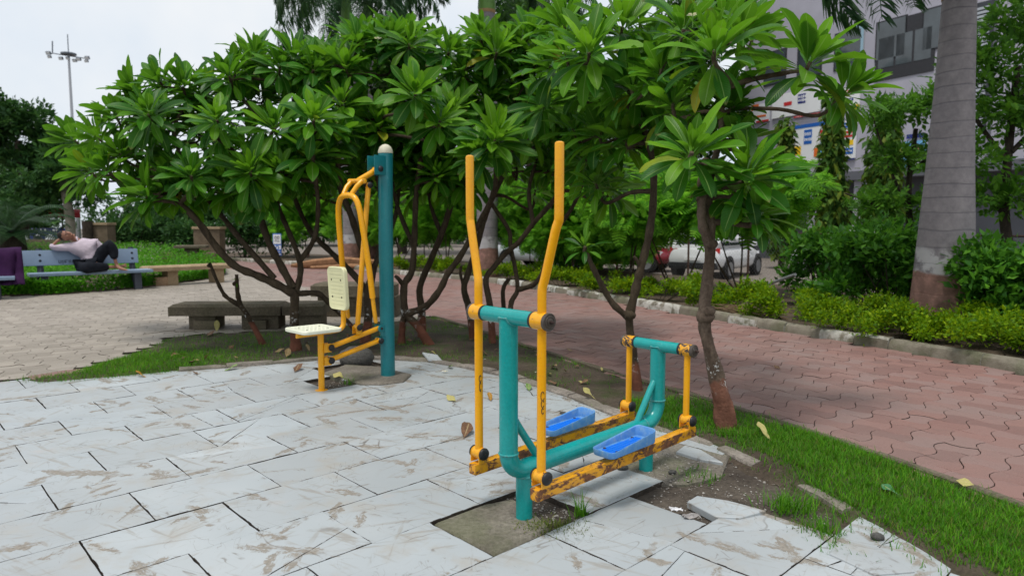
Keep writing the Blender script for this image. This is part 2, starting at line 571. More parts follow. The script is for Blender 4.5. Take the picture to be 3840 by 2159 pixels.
# enamel paint on steel with chips and rust
def paint(name, col, fade, chip, chipcol=((0.035, 0.028, 0.024), (0.07, 0.045, 0.03)), chip_lo=0.66, rough=0.28, scale=16.0, low=None):
    m = Mat(name, rough, 0.5)
    o = m.pos()
    big = m.noise(5.0, 4, o, 0.6)
    base = m.mix(m.math('MULTIPLY', m.step(big, 0.42, 0.75), 0.55), col, fade)
    stk = m.step(m.noise(1.0, 5, m.map(o, scale=(38, 38, 2.4)), 0.6), 0.50, 0.78)
    base = m.mix(m.math('MULTIPLY', stk, 0.2), base, tuple(0.5 * a + 0.5 * b for a, b in zip(col, (0.16, 0.13, 0.10))))
    scuff = m.step(m.noise(30, 6, m.map(o, scale=(1, 1, 0.45)), 0.75), 0.60, 0.70)
    base = m.mix(m.math('MULTIPLY', scuff, 0.22), base, tuple(0.6 * a + 0.4 * b for a, b in zip(fade, (0.5, 0.48, 0.44))))
    fine = m.noise(70, 3, o)
    base = m.mix(0.2, base, m.ramp(fine, [(0.3, (0.3, 0.3, 0.3)), (0.7, (0.7, 0.7, 0.7))]), 'OVERLAY')
    if name == 'yellow_rust':
        nz_ = m.sep(m.n('NewGeometry').outputs['Normal'])[2]
        qq = m.map(m.map(o, rot=(0, 0, -0.733)), scale=(0.5, 1, 1))
        n1 = m.math('SUBTRACT', m.math('ADD', m.noise(scale * 1.5, 10, qq, 0.74, 0.6), 0.03), m.math('MULTIPLY', nz_, 0.045))
    else:
        n1 = m.noise(scale, 9, o, 0.76, 0.5)
    f = m.step(n1, chip_lo, chip_lo + 0.022)
    spots = m.step(m.noise(95, 2, o), 0.745, 0.76)
    f = m.math('MAXIMUM', f, m.math('MULTIPLY', spots, 0.8))
    rim = m.math('MULTIPLY', m.step(n1, chip_lo - 0.05, chip_lo), 0.45)
    base = m.mix(rim, base, tuple(0.55 * a + 0.45 * b for a, b in zip(fade, (0.30, 0.12, 0.03))))
    cc = m.ramp(m.noise(40, 4, o), [(0.35, chipcol[0]), (0.65, chipcol[1])])
    base = m.mix(f, base, cc)
    m.col(base)
    m.rough(m.math('ADD', m.math('MULTIPLY_ADD', f, 0.5, rough - 0.08), m.math('MULTIPLY', big, 0.14)))
    m.bump(m.math('SUBTRACT', m.math('MULTIPLY', m.noise(14, 3, o), 0.15), f), 0.35, 0.0012)
    MT[name] = m.m
YEL = (0.82, 0.37, 0.002); YEF = (0.72, 0.33, 0.008)
paint('yellow', YEL, YEF, 1, chip_lo=0.685, scale=30)
paint('yellow_worn', (0.78, 0.36, 0.008), YEF, 1, chip_lo=0.60, chipcol=((0.05, 0.032, 0.025), (0.15, 0.06, 0.028)), scale=22)
paint('yellow_rust', (0.74, 0.34, 0.01), (0.62, 0.28, 0.03), 1, chip_lo=0.525, chipcol=((0.075, 0.032, 0.018), (0.22, 0.085, 0.03)), scale=13)
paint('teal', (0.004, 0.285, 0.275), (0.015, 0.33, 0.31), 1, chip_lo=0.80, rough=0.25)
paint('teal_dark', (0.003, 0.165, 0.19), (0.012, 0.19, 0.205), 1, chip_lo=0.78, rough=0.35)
paint('teal_weld', (0.02, 0.28, 0.275), (0.12, 0.30, 0.28), 1, chip_lo=0.62, rough=0.45, scale=60)
paint('worn_steel', (0.055, 0.045, 0.038), (0.10, 0.075, 0.055), 1, chip_lo=0.66, chipcol=((0.03, 0.022, 0.018), (0.16, 0.07, 0.03)), rough=0.45)
paint('hub_paint', (0.78, 0.36, 0.008), YEF, 1, chip_lo=0.505, chipcol=((0.045, 0.035, 0.03), (0.085, 0.06, 0.045)), scale=19)
simple('rubber', (0.014, 0.015, 0.017), 0.45, 0.4, var=0.3)
simple('bolt', (0.05, 0.03, 0.025), 0.55, 0.4, metal=0.5, var=0.4, scale=60)
simple('cream', (0.70, 0.68, 0.42), 0.4, 0.4, var=0.05, scale=8)
simple('cream_seat', (0.76, 0.77, 0.62), 0.4, 0.4, var=0.05, scale=8)
simple('cap_cream', (0.55, 0.52, 0.40), 0.6, 0.3, var=0.15)
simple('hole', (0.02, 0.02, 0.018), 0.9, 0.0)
simple('bench_blue', (0.20, 0.27, 0.37), 0.5, 0.35, var=0.08, scale=4)
simple('bench_leg', (0.055, 0.06, 0.075), 0.75, 0.2, var=0.2, scale=6, bump=0.3)
simple('purple', (0.036, 0.012, 0.046), 0.9, 0.1, var=0.25, scale=5)
simple('ink', (0.02, 0.022, 0.03), 0.6, 0.2)
simple('white_paint', (0.78, 0.79, 0.80), 0.45, 0.4, var=0.03, scale=3)
simple('sign_blue', (0.02, 0.12, 0.45), 0.45, 0.4, var=0.05)
simple('sign_red', (0.55, 0.03, 0.03), 0.45, 0.4, var=0.05)
simple('sign_orange', (0.75, 0.16, 0.03), 0.45, 0.4, var=0.05)
simple('sign_yellow', (0.85, 0.55, 0.02), 0.45, 0.4, var=0.05)
simple('sign_navy', (0.02, 0.03, 0.20), 0.45, 0.4, var=0.05)
simple('sign_skin', (0.42, 0.22, 0.14), 0.5, 0.3, var=0.1)
simple('sign_cyan', (0.16, 0.42, 0.70), 0.45, 0.4, var=0.1, scale=2)
simple('galv', (0.38, 0.39, 0.41), 0.45, 0.5, metal=0.5, var=0.1)
simple('dark_metal', (0.035, 0.035, 0.04), 0.6, 0.3)
simple('rust_fence', (0.075, 0.045, 0.035), 0.8, 0.2, var=0.3)
simple('lamp_grey', (0.13, 0.15, 0.18), 0.5, 0.4)
simple('litter', (0.62, 0.62, 0.64), 0.4, 0.5, var=0.2, scale=40)
simple('foil', (0.30, 0.28, 0.27), 0.25, 0.6, var=0.35, scale=25)
simple('twig', (0.16, 0.11, 0.065), 0.85, 0.1, var=0.3)
simple('dry_palm', (0.30, 0.16, 0.085), 0.8, 0.15, var=0.3, scale=9)
# building
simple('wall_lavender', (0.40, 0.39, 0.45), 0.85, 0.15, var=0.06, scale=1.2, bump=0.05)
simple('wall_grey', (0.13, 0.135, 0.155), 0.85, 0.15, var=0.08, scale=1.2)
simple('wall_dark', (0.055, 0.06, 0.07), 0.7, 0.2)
simple('louvre', (0.40, 0.43, 0.47), 0.5, 0.3, var=0.05)
simple('shutter', (0.11, 0.125, 0.15), 0.5, 0.35, var=0.1)
simple('window_glass', (0.06, 0.075, 0.085), 0.06, 0.7, var=0.3, scale=1.0)
simple('glass_blue', (0.25, 0.40, 0.50), 0.08, 0.7, var=0.1, scale=1.0)
# cars
simple('car_white', (0.72, 0.73, 0.74), 0.2, 0.5, var=0.02)
simple('car_red', (0.17, 0.008, 0.016), 0.2, 0.5, var=0.05)
simple('car_silver', (0.50, 0.54, 0.58), 0.22, 0.5, var=0.04)
simple('car_glass', (0.015, 0.02, 0.022), 0.05, 0.7)
simple('tyre', (0.018, 0.018, 0.019), 0.8, 0.2)
simple('rim', (0.35, 0.36, 0.38), 0.35, 0.5, metal=0.7)
simple('lamp_red', (0.45, 0.01, 0.012), 0.2, 0.5)
simple('lamp_clear', (0.75, 0.76, 0.78), 0.1, 0.6)
# person
simple('skin', (0.30, 0.145, 0.095), 0.55, 0.35, var=0.1, scale=14)
simple('hair', (0.025, 0.02, 0.018), 0.7, 0.2, var=0.4, scale=60)
simple('trousers', (0.012, 0.014, 0.019), 0.85, 0.1, var=0.3, scale=12)
simple('sandal', (0.012, 0.012, 0.013), 0.4, 0.4)
simple('spectacle', (0.03, 0.03, 0.03), 0.3, 0.5)
def shirt_mat():
    m = Mat('shirt', 0.85, 0.1)
    o = m.obj()
    w = m.n('TexWave'); w.inputs['Scale'].default_value = 9.0; w.inputs['Distortion'].default_value = 1.5
    m.l(m.map(o, rot=(0, 0.6, 0.3)), w.inputs['Vector'])
    f = m.step(w.outputs['Fac'], 0.55, 0.85)
    base = m.mix(m.math('MULTIPLY', f, 0.4), (0.56, 0.48, 0.54), (0.40, 0.31, 0.37))
    m.col(base); m.bump(m.noise(9, 4, o, 0.6, 0.8), 0.9, 0.03)
    MT['shirt'] = m.m
shirt_mat()
def blue_plastic():
    m = Mat('blue_plastic', 0.4, 0.4)
    o = m.pos()
    f = m.step(m.noise(26, 5, o, 0.7), 0.40, 0.62)
    base = m.mix(m.math('MULTIPLY_ADD', f, 0.35, 0.3), (0.03, 0.20, 0.58), (0.21, 0.38, 0.55))
    g = m.step(m.noise(26, 6, o, 0.7), 0.58, 0.68)
    base = m.mix(m.math('MULTIPLY', g, 0.4), base, (0.42, 0.42, 0.38))
    m.col(base); MT['blue_worn'] = m.m
    m = Mat('blue_plastic_bright', 0.3, 0.45)
    o = m.pos()
    g = m.step(m.noise(11, 6, o, 0.7), 0.55, 0.66)
    m.col(m.mix(m.math('MULTIPLY', g, 0.7), (0.008, 0.17, 0.72), (0.28, 0.37, 0.45))); MT['blue'] = m.m
blue_plastic()

# bark with a painted red-oxide and lime band near the ground
def bark(name, c0, c1, band=None, red=(0.20, 0.085, 0.055), lime=0.5, scale=14):
    m = Mat(name, 0.85, 0.15)
    p = m.pos(); z = m.sep(p)[2]
    q = m.map(p, scale=(1, 1, 0.35))
    a = m.noise(scale, 6, q, 0.65); b = m.noise(scale * 5, 4, p, 0.6)
    base = m.ramp(a, [(0.3, c0), (0.7, c1)])
    base = m.mix(0.5, base, m.ramp(b, [(0.3, (0.25, 0.25, 0.25)), (0.7, (0.75, 0.75, 0.75))]), 'OVERLAY')
    if band:
        zz = m.math('ADD', z, m.math('MULTIPLY', m.math('SUBTRACT', m.noise(6, 4, p), 0.5), 0.22))
        rf = m.step(zz, band + 0.015, band - 0.015)
        wf = m.math('MULTIPLY', m.math('MULTIPLY', m.step(zz, band + 0.19, band + 0.15), m.step(zz, band - 0.10, band)), m.step(m.noise(16, 5, p, 0.7), 0.58 - 0.2 * lime, 0.66 - 0.2 * lime))
        redc = m.mix(m.step(m.noise(10, 5, p, 0.7), 0.4, 0.65), red, tuple(x * 1.5 for x in red))
        base = m.mix(m.math('MULTIPLY', rf, 0.88), base, redc)
        base = m.mix(m.math('MULTIPLY', wf, 0.85), base, (0.62, 0.62, 0.6))
    m.col(base); m.bump(m.math('ADD', a, m.math('MULTIPLY', b, 0.35)), 0.9, 0.02)
    MT[name] = m.m
bark('bark_frangi', (0.032, 0.023, 0.015), (0.088, 0.066, 0.043), 0.28, red=(0.13, 0.05, 0.032), lime=0.05)
bark('bark_rough', (0.065, 0.045, 0.033), (0.19, 0.14, 0.105), 0.34, red=(0.165, 0.07, 0.046), lime=0.15, scale=11)
bark('bark_dark', (0.025, 0.02, 0.016), (0.075, 0.06, 0.045))
def palm_bark():
    m = Mat('palm_bark', 0.8, 0.2)
    p = m.pos(); z = m.sep(p)[2]
    o = m.obj()
    zw = m.math('ADD', z, m.math('MULTIPLY', m.noise(1.5, 2, p), 0.09))
    w = m.math('FRACT', m.math('ADD', m.math('MULTIPLY', zw, 5.2), m.math('MULTIPLY', m.noise(0.9, 2, m.map(p, scale=(0, 0, 1))), 1.6)))
    ring = m.step(m.math('ABSOLUTE', m.math('SUBTRACT', w, 0.5)), 0.42, 0.50)
    a = m.noise(5, 7, m.map(p, scale=(1.6, 1.6, 1.6)), 0.72)
    base = m.ramp(a, [(0.3, (0.16, 0.148, 0.158)), (0.7, (0.27, 0.25, 0.255))])
    base = m.mix(m.math('MULTIPLY', m.math('MULTIPLY', ring, m.math('MULTIPLY_ADD', m.noise(2.2, 4, p), 1.4, -0.05)), 0.8), base, (0.09, 0.085, 0.10))
    zz = m.math('ADD', z, m.math('MULTIPLY', m.math('SUBTRACT', m.noise(2.6, 4, p), 0.5), 0.16))
    redc = m.mix(m.step(m.noise(7, 5, p, 0.7), 0.4, 0.65), (0.20, 0.105, 0.08), (0.34, 0.18, 0.14))
    base = m.mix(m.math('MULTIPLY', m.step(zz, 0.84, 0.80), 0.9), base, redc)
    wf = m.math('MULTIPLY', m.math('MULTIPLY', m.step(zz, 1.16, 1.08), m.step(zz, 0.80, 0.84)), m.step(m.noise(4, 5, p, 0.65), 0.38, 0.52))
    base = m.mix(m.math('MULTIPLY', wf, 0.5), base, (0.58, 0.58, 0.58))
    moss = m.math('MULTIPLY', m.step(m.noise(5, 5, m.map(p, loc=(3, 1, 2)), 0.65), 0.5, 0.62), m.step(z, 0.75, 0.35))
    base = m.mix(m.math('MULTIPLY', moss, 0.6), base, (0.06, 0.045, 0.03))
    m.col(base); m.bump(m.math('SUBTRACT', m.math('MULTIPLY', a, 0.6), m.math('MULTIPLY', ring, 0.35)), 0.4, 0.012)
    MT['palm_bark'] = m.m
palm_bark()
simple('crownshaft', (0.10, 0.22, 0.035), 0.4, 0.4, var=0.25, scale=3)
simple('sheath', (0.30, 0.20, 0.10), 0.8, 0.15, var=0.3, scale=6)

# leaves
def frangi_leaf():
    m = Mat('frangipani_leaf', 0.45, 0.22)
    uv = m.sep(m.uv()); u, v = uv[0], uv[1]
    oi = m.n('ObjectInfo')
    rn = m.var()
    young = m.sep(oi.outputs['Color'])[0]
    au = m.math('ABSOLUTE', m.math('SUBTRACT', u, 0.5))
    p = m.pos()
    base = m.ramp(rn, [(0.0, (0.007, 0.062, 0.006)), (0.4, (0.018, 0.115, 0.006)), (0.75, (0.046, 0.185, 0.005)), (1.0, (0.10, 0.27, 0.005))])
    base = m.mix(young, base, (0.24, 0.48, 0.012))
    old = m.sep(oi.outputs['Color'])[1]
    base = m.mix(old, base, (0.34, 0.30, 0.02))
    tipf = m.math('MULTIPLY', m.step(v, 0.90, 0.99), m.step(m.math('FRACT', m.math('MULTIPLY', rn, 11.3)), 0.72, 0.8))
    base = m.mix(m.math('MULTIPLY', tipf, 0.75), base, (0.14, 0.08, 0.03))
    spot = m.math('MULTIPLY', m.step(m.noise(42, 2, p), 0.70, 0.74), m.step(m.math('FRACT', m.math('MULTIPLY', rn, 5.7)), 0.6, 0.7))
    base = m.mix(m.math('MULTIPLY', spot, 0.5), base, (0.12, 0.10, 0.03))
    sv = m.math('SINE', m.math('MULTIPLY', m.math('ADD', v, m.math('MULTIPLY', au, -0.22)), 125.0))
    vein = m.step(sv, 0.75, 0.98)
    base = m.mix(m.math('MULTIPLY', vein, 0.22), base, (0.11, 0.25, 0.05))
    base = m.mix(m.math('MULTIPLY', m.step(m.noise(9, 4, p), 0.45, 0.75), 0.3), base, (0.03, 0.10, 0.02))
    yel = m.math('GREATER_THAN', m.math('FRACT', m.math('MULTIPLY', rn, 37.7)), 0.997)
    base = m.mix(m.math('MULTIPLY', yel, 0.45), base, (0.45, 0.30, 0.02))
    mid = m.step(au, 0.045, 0.022)
    base = m.mix(m.math('MULTIPLY', mid, 0.75), base, (0.22, 0.36, 0.09))
    back = m.n('NewGeometry').outputs['Backfacing']
    base = m.mix(m.math('MULTIPLY', back, 0.4), base, (0.075, 0.19, 0.025))
    m.col(base)
    m.bump(m.math('ADD', m.math('MULTIPLY', sv, 0.25), m.math('MULTIPLY', mid, -1.2)), 0.35, 0.003)
    m.rough(m.math('MULTIPLY_ADD', rn, 0.2, 0.36))
    m.translucent(m.mix(0.5, base, (0.20, 0.46, 0.006), 'ADD'), 0.32)
    MT['frangi_leaf'] = m.m
frangi_leaf()
def leafmat(name, c0, c1, c2, tr=0.3, rough=0.55, spec=0.15, big=0.9):
    m = Mat(name, rough, spec)
    rn = m.var(); p = m.pos()
    base = m.ramp(rn, [(0.0, c0), (0.55, c1), (1.0, c2)])
    base = m.mix(m.math('MULTIPLY', m.step(m.noise(big, 3, p), 0.42, 0.66), 0.4), base, tuple(x * 0.6 for x in c0))
    m.col(base)
    if tr: m.translucent(m.mix(0.6, base, c2, 'ADD'), tr)
    MT[name] = m.m
leafmat('leaf_gold', (0.045, 0.13, 0.004), (0.12, 0.25, 0.004), (0.29, 0.40, 0.006), 0.35, big=2.6)
leafmat('leaf_mid', (0.024, 0.10, 0.012), (0.06, 0.19, 0.018), (0.12, 0.31, 0.022), 0.32, rough=0.4)
leafmat('leaf_feather', (0.05, 0.18, 0.012), (0.10, 0.30, 0.016), (0.20, 0.45, 0.03), 0.45, big=3.0)
leafmat('leaf_dark', (0.014, 0.05, 0.014), (0.028, 0.085, 0.02), (0.06, 0.14, 0.028), 0.25)
leafmat('leaf_far', (0.018, 0.055, 0.014), (0.035, 0.095, 0.018), (0.07, 0.155, 0.02), 0.25)
leafmat('leaf_ashoka', (0.03, 0.085, 0.013), (0.06, 0.145, 0.02), (0.15, 0.20, 0.02), 0.28)
leafmat('leaf_right', (0.035, 0.11, 0.014), (0.065, 0.18, 0.017), (0.11, 0.26, 0.02), 0.35)
leafmat('leaf_ground', (0.035, 0.15, 0.01), (0.07, 0.25, 0.012), (0.13, 0.36, 0.018), 0.3)
leafmat('leaf_palm', (0.018, 0.055, 0.022), (0.032, 0.09, 0.03), (0.06, 0.13, 0.04), 0.25, rough=0.4)
leafmat('leaf_cycad', (0.012, 0.04, 0.014), (0.022, 0.065, 0.02), (0.05, 0.11, 0.035), 0.2, rough=0.35)
leafmat('grass', (0.035, 0.145, 0.006), (0.07, 0.23, 0.008), (0.14, 0.33, 0.015), 0.32, big=2.5)
leafmat('grass_dry', (0.06, 0.11, 0.012), (0.11, 0.16, 0.02), (0.20, 0.20, 0.05), 0.25)
leafmat('flower_orange', (0.55, 0.10, 0.01), (0.70, 0.16, 0.015), (0.75, 0.26, 0.02), 0.25)
leafmat('petal', (0.75, 0.72, 0.62), (0.80, 0.78, 0.70), (0.82, 0.72, 0.38), 0.25)
def dead(name, c0, c1):
    m = Mat(name, 0.65, 0.25)
    uv = m.sep(m.uv()); au = m.math('ABSOLUTE', m.math('SUBTRACT', uv[0], 0.5))
    o = m.obj()
    base = m.ramp(m.noise(14, 5, o, 0.65), [(0.35, c0), (0.65, c1)])
    base = m.mix(m.math('MULTIPLY', m.step(au, 0.06, 0.03), 0.6), base, (0.42, 0.34, 0.18))
    m.col(base); m.bump(m.noise(30, 4, o), 0.4, 0.004)
    MT[name] = m.m
dead('dead_brown', (0.10, 0.05, 0.03), (0.20, 0.11, 0.06))
dead('dead_tan', (0.22, 0.15, 0.07), (0.34, 0.24, 0.12))
dead('dead_yellow', (0.32, 0.29, 0.09), (0.45, 0.40, 0.16))
dead('dead_green', (0.12, 0.22, 0.06), (0.22, 0.32, 0.10))
dead('fresh_green', (0.04, 0.15, 0.06), (0.06, 0.19, 0.08))
dead('dead_orange', (0.30, 0.12, 0.02), (0.45, 0.26, 0.04))
# ================================================================ ground
TH = math.radians(43.25)
A2 = np.array([math.cos(TH), math.sin(TH)]); B2v = np.array([math.sin(TH), -math.cos(TH)])
def ab(a, b): return tuple(a * A2 + b * B2v)

PAD_EDGE = [(-4.67, 6.12), (-4.2, 5.97), (-3.65, 6.22), (-3.22, 6.5), (-2.39, 6.88), (-2.04, 7.05), (-1.2, 7.09), (-.76, 6.88), (-.14, 6.32), (.376, 5.63), (.648, 5.13), (.86, 4.71), (1.2, 4.32), (1.47, 3.715), (1.60, 3.235), (1.69, 2.86), (1.735, 2.6), (1.80, 2.0), (1.85, 0.9)]
PATH_EDGE = [(3.05, 0.9), (2.80, 2.4), (2.60, 3.25), (2.42, 3.62), (2.25, 4.12), (2.0, 4.71), (1.63, 5.37), (.84, 6.68), (.06, 8.15), (-1.23, 10.6)]
STRIP_BACK = [(-1.6, 10.2), (-2.5, 9.45), (-3.1, 9.2), (-3.9, 8.9), (-4.37, 8.66), (-4.2, 7.43), (-4.25, 6.44)]
STRIP = ccw(PAD_EDGE + PATH_EDGE + STRIP_BACK)
KERB = [(6.5, 1.5), (5.6, 4.4), (4.88, 6.41), (4.35, 7.67), (3.405, 9.46), (1.634, 13.1), (-.37, 16.8), (-3.34, 19.95), (-6.1, 23.4), (-11.7, 28.1), (-17, 32)]
RED = ccw([tuple(p) for p in PATH_EDGE] + [(-4.26, 14.9), (-9.5, 22.9), (-14, 29.9)] + [tuple(p) for p in reversed(KERB)][1:])
BEDF = [(-17, 11.6), (-13, 12.6), (-10.29, 13.65), (-9.33, 13.9), (-8.46, 15.4), (-8.03, 18.4), (-8.4, 19.9), (-9.6, 22.5), (-11.5, 25)]
GREY = ccw([(-17, 5.0), (-4.67, 6.1)] + list(reversed(STRIP_BACK)) + [(-1.23, 10.6), (-4.26, 14.9), (-9.5, 22.9), (-11.4, 25.2)] + list(reversed(BEDF)))

tag(part('ground', MB().prism([(-260, -120), (260, -120), (260, 420), (-260, 420)], -0.6, -0.20), MT['asphalt']), kind='structure')
PADP = ccw([(-17, 0.4), (1.95, 0.4)] + list(reversed(PAD_EDGE)) + [(-17, 5.0)])
terr = tag(part('tiled_terrace', MB().prism(ccw([(-17, -6), (7.2, -6), (6.5, 1.5), (1.9, 3.6), (0.9, 6.0), (-1.2, 7.4), (-4.5, 6.8), (-17, 5.6)]), -0.5, -0.030), MT['soil_dark']), kind='structure')
plaza = tag(part('grey_paving', MB().prism(GREY, -0.5, -0.016), MT['joint_sand']), kind='structure')
path = tag(part('red_path', MB().prism(RED, -0.5, -0.020), MT['joint_sand']), kind='structure')

def proj(p):
    x, y, z = p[0], p[1], p[2] - CAM_H
    yc = y * _c - z * _s; zc = y * _s + z * _c
    if yc < 0.05: return None
    return ((1920 + FPX * x / yc) / KPX, (1079.5 - FPX * zc / yc) / KPX)
def inframe(p, m=60):
    q = proj(p)
    return q is not None and -m < q[0] < 2575 + m and -m < q[1] < 1448 + m

# ---- white stone slabs, running bond
TW, TL = 0.4585, 0.63
def clip_half(poly, n, d, keep_le=True):
    out = []
    for i in range(len(poly)):
        p, q = np.array(poly[i - 1]), np.array(poly[i])
        sp, sq = p @ n - d, q @ n - d
        if not keep_le: sp, sq = -sp, -sq
        if (sp <= 0) != (sq <= 0):
            t = sp / (sp - sq); out.append(tuple(p + t * (q - p)))
        if sq <= 0: out.append(tuple(q))
    return out
def hole_key(n, m): return (n, m)
MISSING = {}
tiles = []
for n in range(-9, 9):
    b0 = -3.47 + TW * n
    off = 0.605 if n % 2 == 0 else 0.29
    for m in range(-9, 8):
        a0 = off + TL * m
        c = ab(a0 + TL / 2, b0 + TW / 2)
        if not (-6.5 < c[0] < 2.6 and 0.2 < c[1] < 7.6): continue
        tiles.append((n, m, a0, b0, c))
def missing(n, a0):
    am = a0 + TL / 2
    if n == 2 and 1.87 < am < 2.49: return True
    if n == 2 and 3.0 < am < 3.8: return True
    if n == 3 and 2.74 < am < 3.4: return True
    if n == 3 and 3.4 < am < 4.1: return True
    if n == 4 and 3.1 < am < 3.7: return True
    if n == -5 and 2.80 < am < 3.44: return True
    if n == -6 and 3.1 < am < 3.8: return True
    return False
crack = {(3, 2.5): 2, (1, 2.2): 1, (2, 2.8): 1}
nt_ = 0
for n, m, a0, b0, c in tiles:
    if missing(n, a0): continue
    gp = 0.0010 + 0.0012 * rnd.random()
    gl = 0.0012 + (0.0017 if rnd.random() < 0.45 else 0.0004) 
    rect = [(a0 + gl, b0 + gp), (a0 + TL - gl, b0 + gp), (a0 + TL - gl, b0 + TW - gp), (a0 + gl, b0 + TW - gp)]
    cs = [ab(*r) for r in rect]
    ins = pip(np.array(cs), STRIP)
    if ins.all(): continue
    if not pip(np.array(cs + [c]), PADP).any(): continue
    if not any(inframe((q[0], q[1], 0), 300) for q in cs): continue
    polys = [rect]
    k = 0
    if rnd.random() < 0.30 or (n in (2, 3, 4) and a0 > 1.8): k = 1 + (rnd.random() < 0.35)
    for _ in range(k):
        new = []
        ang = rnd.uniform(0, math.pi)
        nn = np.array([math.cos(ang), math.sin(ang)])
        ctr = np.array([a0 + TL * rnd.uniform(.25, .75), b0 + TW * rnd.uniform(.25, .75)])
        d = ctr @ nn
        for P in polys:
            l = clip_half(P, nn, d - 0.0002, True); r = clip_half(P, nn, d + 0.0002, False)
            new += [q for q in (l, r) if len(q) >= 3]
        polys = new
    dz = rnd.uniform(-0.0015, 0.0015)
    for P in polys:
        W0 = ccw([ab(*p) for p in P]); W = []
        for i in range(len(W0)):
            p_, q_ = np.array(W0[i]), np.array(W0[(i + 1) % len(W0)]); ln_ = np.linalg.norm(q_ - p_)
            nn_ = np.array([-(q_ - p_)[1], (q_ - p_)[0]]) / (ln_ + 1e-9)
            ks_ = max(1, int(ln_ / 0.045))
            for k_ in range(ks_):
                u_ = (k_ + (rnd.uniform(-.3, .3) if k_ else 0)) / ks_
                dev = abs(rnd.gauss(0, .0012)) + (rnd.uniform(.002, .005) if rnd.random() < .05 else 0)
                W.append(tuple(p_ + (q_ - p_) * u_ + nn_ * dev * (1 if k_ else .5)))
        ctr = np.mean(np.array(W), axis=0)
        tx, ty = rnd.gauss(0, 0.0025), rnd.gauss(0, 0.0025)
        mb = MB().slab([(w[0] - ctr[0], w[1] - ctr[1]) for w in W], -0.03, 0.0, 0.0016)
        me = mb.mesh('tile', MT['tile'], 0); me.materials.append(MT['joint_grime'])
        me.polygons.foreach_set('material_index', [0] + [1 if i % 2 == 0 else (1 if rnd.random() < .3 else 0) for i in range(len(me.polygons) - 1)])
        M = Matrix.Translation((ctr[0], ctr[1], dz + rnd.uniform(-.0006, .0006))) @ Matrix.Rotation(tx, 4, 'X') @ Matrix.Rotation(ty, 4, 'Y')
        inst('tile', me, M, terr); nt_ += 1

# ---- concrete footings and bare soil where slabs are missing
def footing(name, poly, top, label, matn='concrete_foot'):
    o = part(name, MB().slab(ccw(poly), -0.2, top, 0.012), MT[matn]); tag(o, label, 'footing', 'concrete footings of the exercise machines'); return o
footing('concrete_footing', [ab(1.885, -2.545), ab(2.20, -2.55), ab(2.36, -2.50), ab(2.33, -2.33), ab(2.25, -2.12), ab(1.885, -2.115)], -0.006, 'mossy concrete footing under the front post of the walking machine')
footing('concrete_footing', [ab(3.10, -2.54), ab(3.62, -2.545), ab(3.88, -2.35), ab(3.86, -2.10), ab(3.45, -1.93), ab(3.2, -2.0), ab(3.10, -2.10)], -0.004, 'green stained concrete footing under the rear post of the walking machine')
footing('concrete_footing', [tuple(G(x, y)[:2]) for x, y in ((815, 941), (868, 921), (955, 926), (1035, 945), (1015, 962), (960, 969), (905, 968))], 0.022, 'flat grey concrete footing under the tall post of the seated machine')

# ---- interlocking axe-head pavers
PS = 0.19
def paver_mesh(name, mat):
    h = PS / 2 - 0.0021; amp = 0.031; out = []
    K = 4
    corners = [(-h, -h), (h, -h), (h, h), (-h, h)]
    for e in range(4):
        p = np.array(corners[e]); q = np.array(corners[(e + 1) % 4])
        d = (q - p) / np.linalg.norm(q - p); nn = np.array([d[1], -d[0]])
        sg = 1 if e % 2 == 0 else -1
        for k in range(K):
            t = k / K
            out.append(tuple(p + (q - p) * t + nn * sg * amp * math.sin(math.pi * t)))
    mb = MB().slab(out, -0.04, 0.0, 0.003)
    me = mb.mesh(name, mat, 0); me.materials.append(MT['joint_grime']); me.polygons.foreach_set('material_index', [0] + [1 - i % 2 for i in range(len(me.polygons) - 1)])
    return me
pm_red = paver_mesh('paver', MT['paver_red']); pm_grey = paver_mesh('paver', MT['paver_grey'])
def lay(poly, me, parent, seed, avoid=None):
    r_ = random.Random(seed)
    P = np.array(poly)
    mn, mx = P.min(0), P.max(0)
    cand = []
    ctr = (mn + mx) / 2
    R = int(np.linalg.norm(mx - mn) / PS / 2) + 2
    c_ab = np.array([ctr @ A2, ctr @ B2v]); i0, j0 = np.round(c_ab / PS).astype(int)
    for i in range(i0 - R, i0 + R):
        for j in range(j0 - R, j0 + R):
            c = np.array(ab(i * PS, j * PS))
            cand.append((c[0], c[1], (i + j) % 2))
    C = np.array(cand)
    k = pip(C[:, :2], poly)
    C = C[k]
    ks = ~pip(C[:, :2], STRIP)
    C = C[ks]
    vis = np.array([inframe((c[0], c[1], 0), 150) for c in C])
    C = C[vis]
    d = np.hypot(C[:, 0], C[:, 1])
    C = C[np.argsort(d)]
    tv = np.array([v.co[:] for v in me.vertices])
    fs = [list(p.vertices) for p in me.polygons]
    big = MB()
    for q, (x, y, par) in enumerate(C):
        rz = TH + (math.pi / 2 if par else 0)
        sink = -0.004 * (r_.random() < .06)
        M = Matrix.Translation((x, y, r_.uniform(-.0018, .0018) + sink)) @ Matrix.Rotation(rz, 4, 'Z') @ Matrix.Rotation(r_.gauss(0, .006), 4, 'X') @ Matrix.Rotation(r_.gauss(0, .006), 4, 'Y')
        if q < 300:
            inst('paver', me, M, parent)
        else:
            big.add([M @ Vector(v) for v in tv], fs)
    if big.v:
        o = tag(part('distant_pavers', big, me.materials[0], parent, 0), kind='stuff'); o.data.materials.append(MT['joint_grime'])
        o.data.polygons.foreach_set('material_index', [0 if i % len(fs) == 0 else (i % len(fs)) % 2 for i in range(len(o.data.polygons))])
lay(RED, pm_red, path, 3)
lay(GREY, pm_grey, plaza, 4)
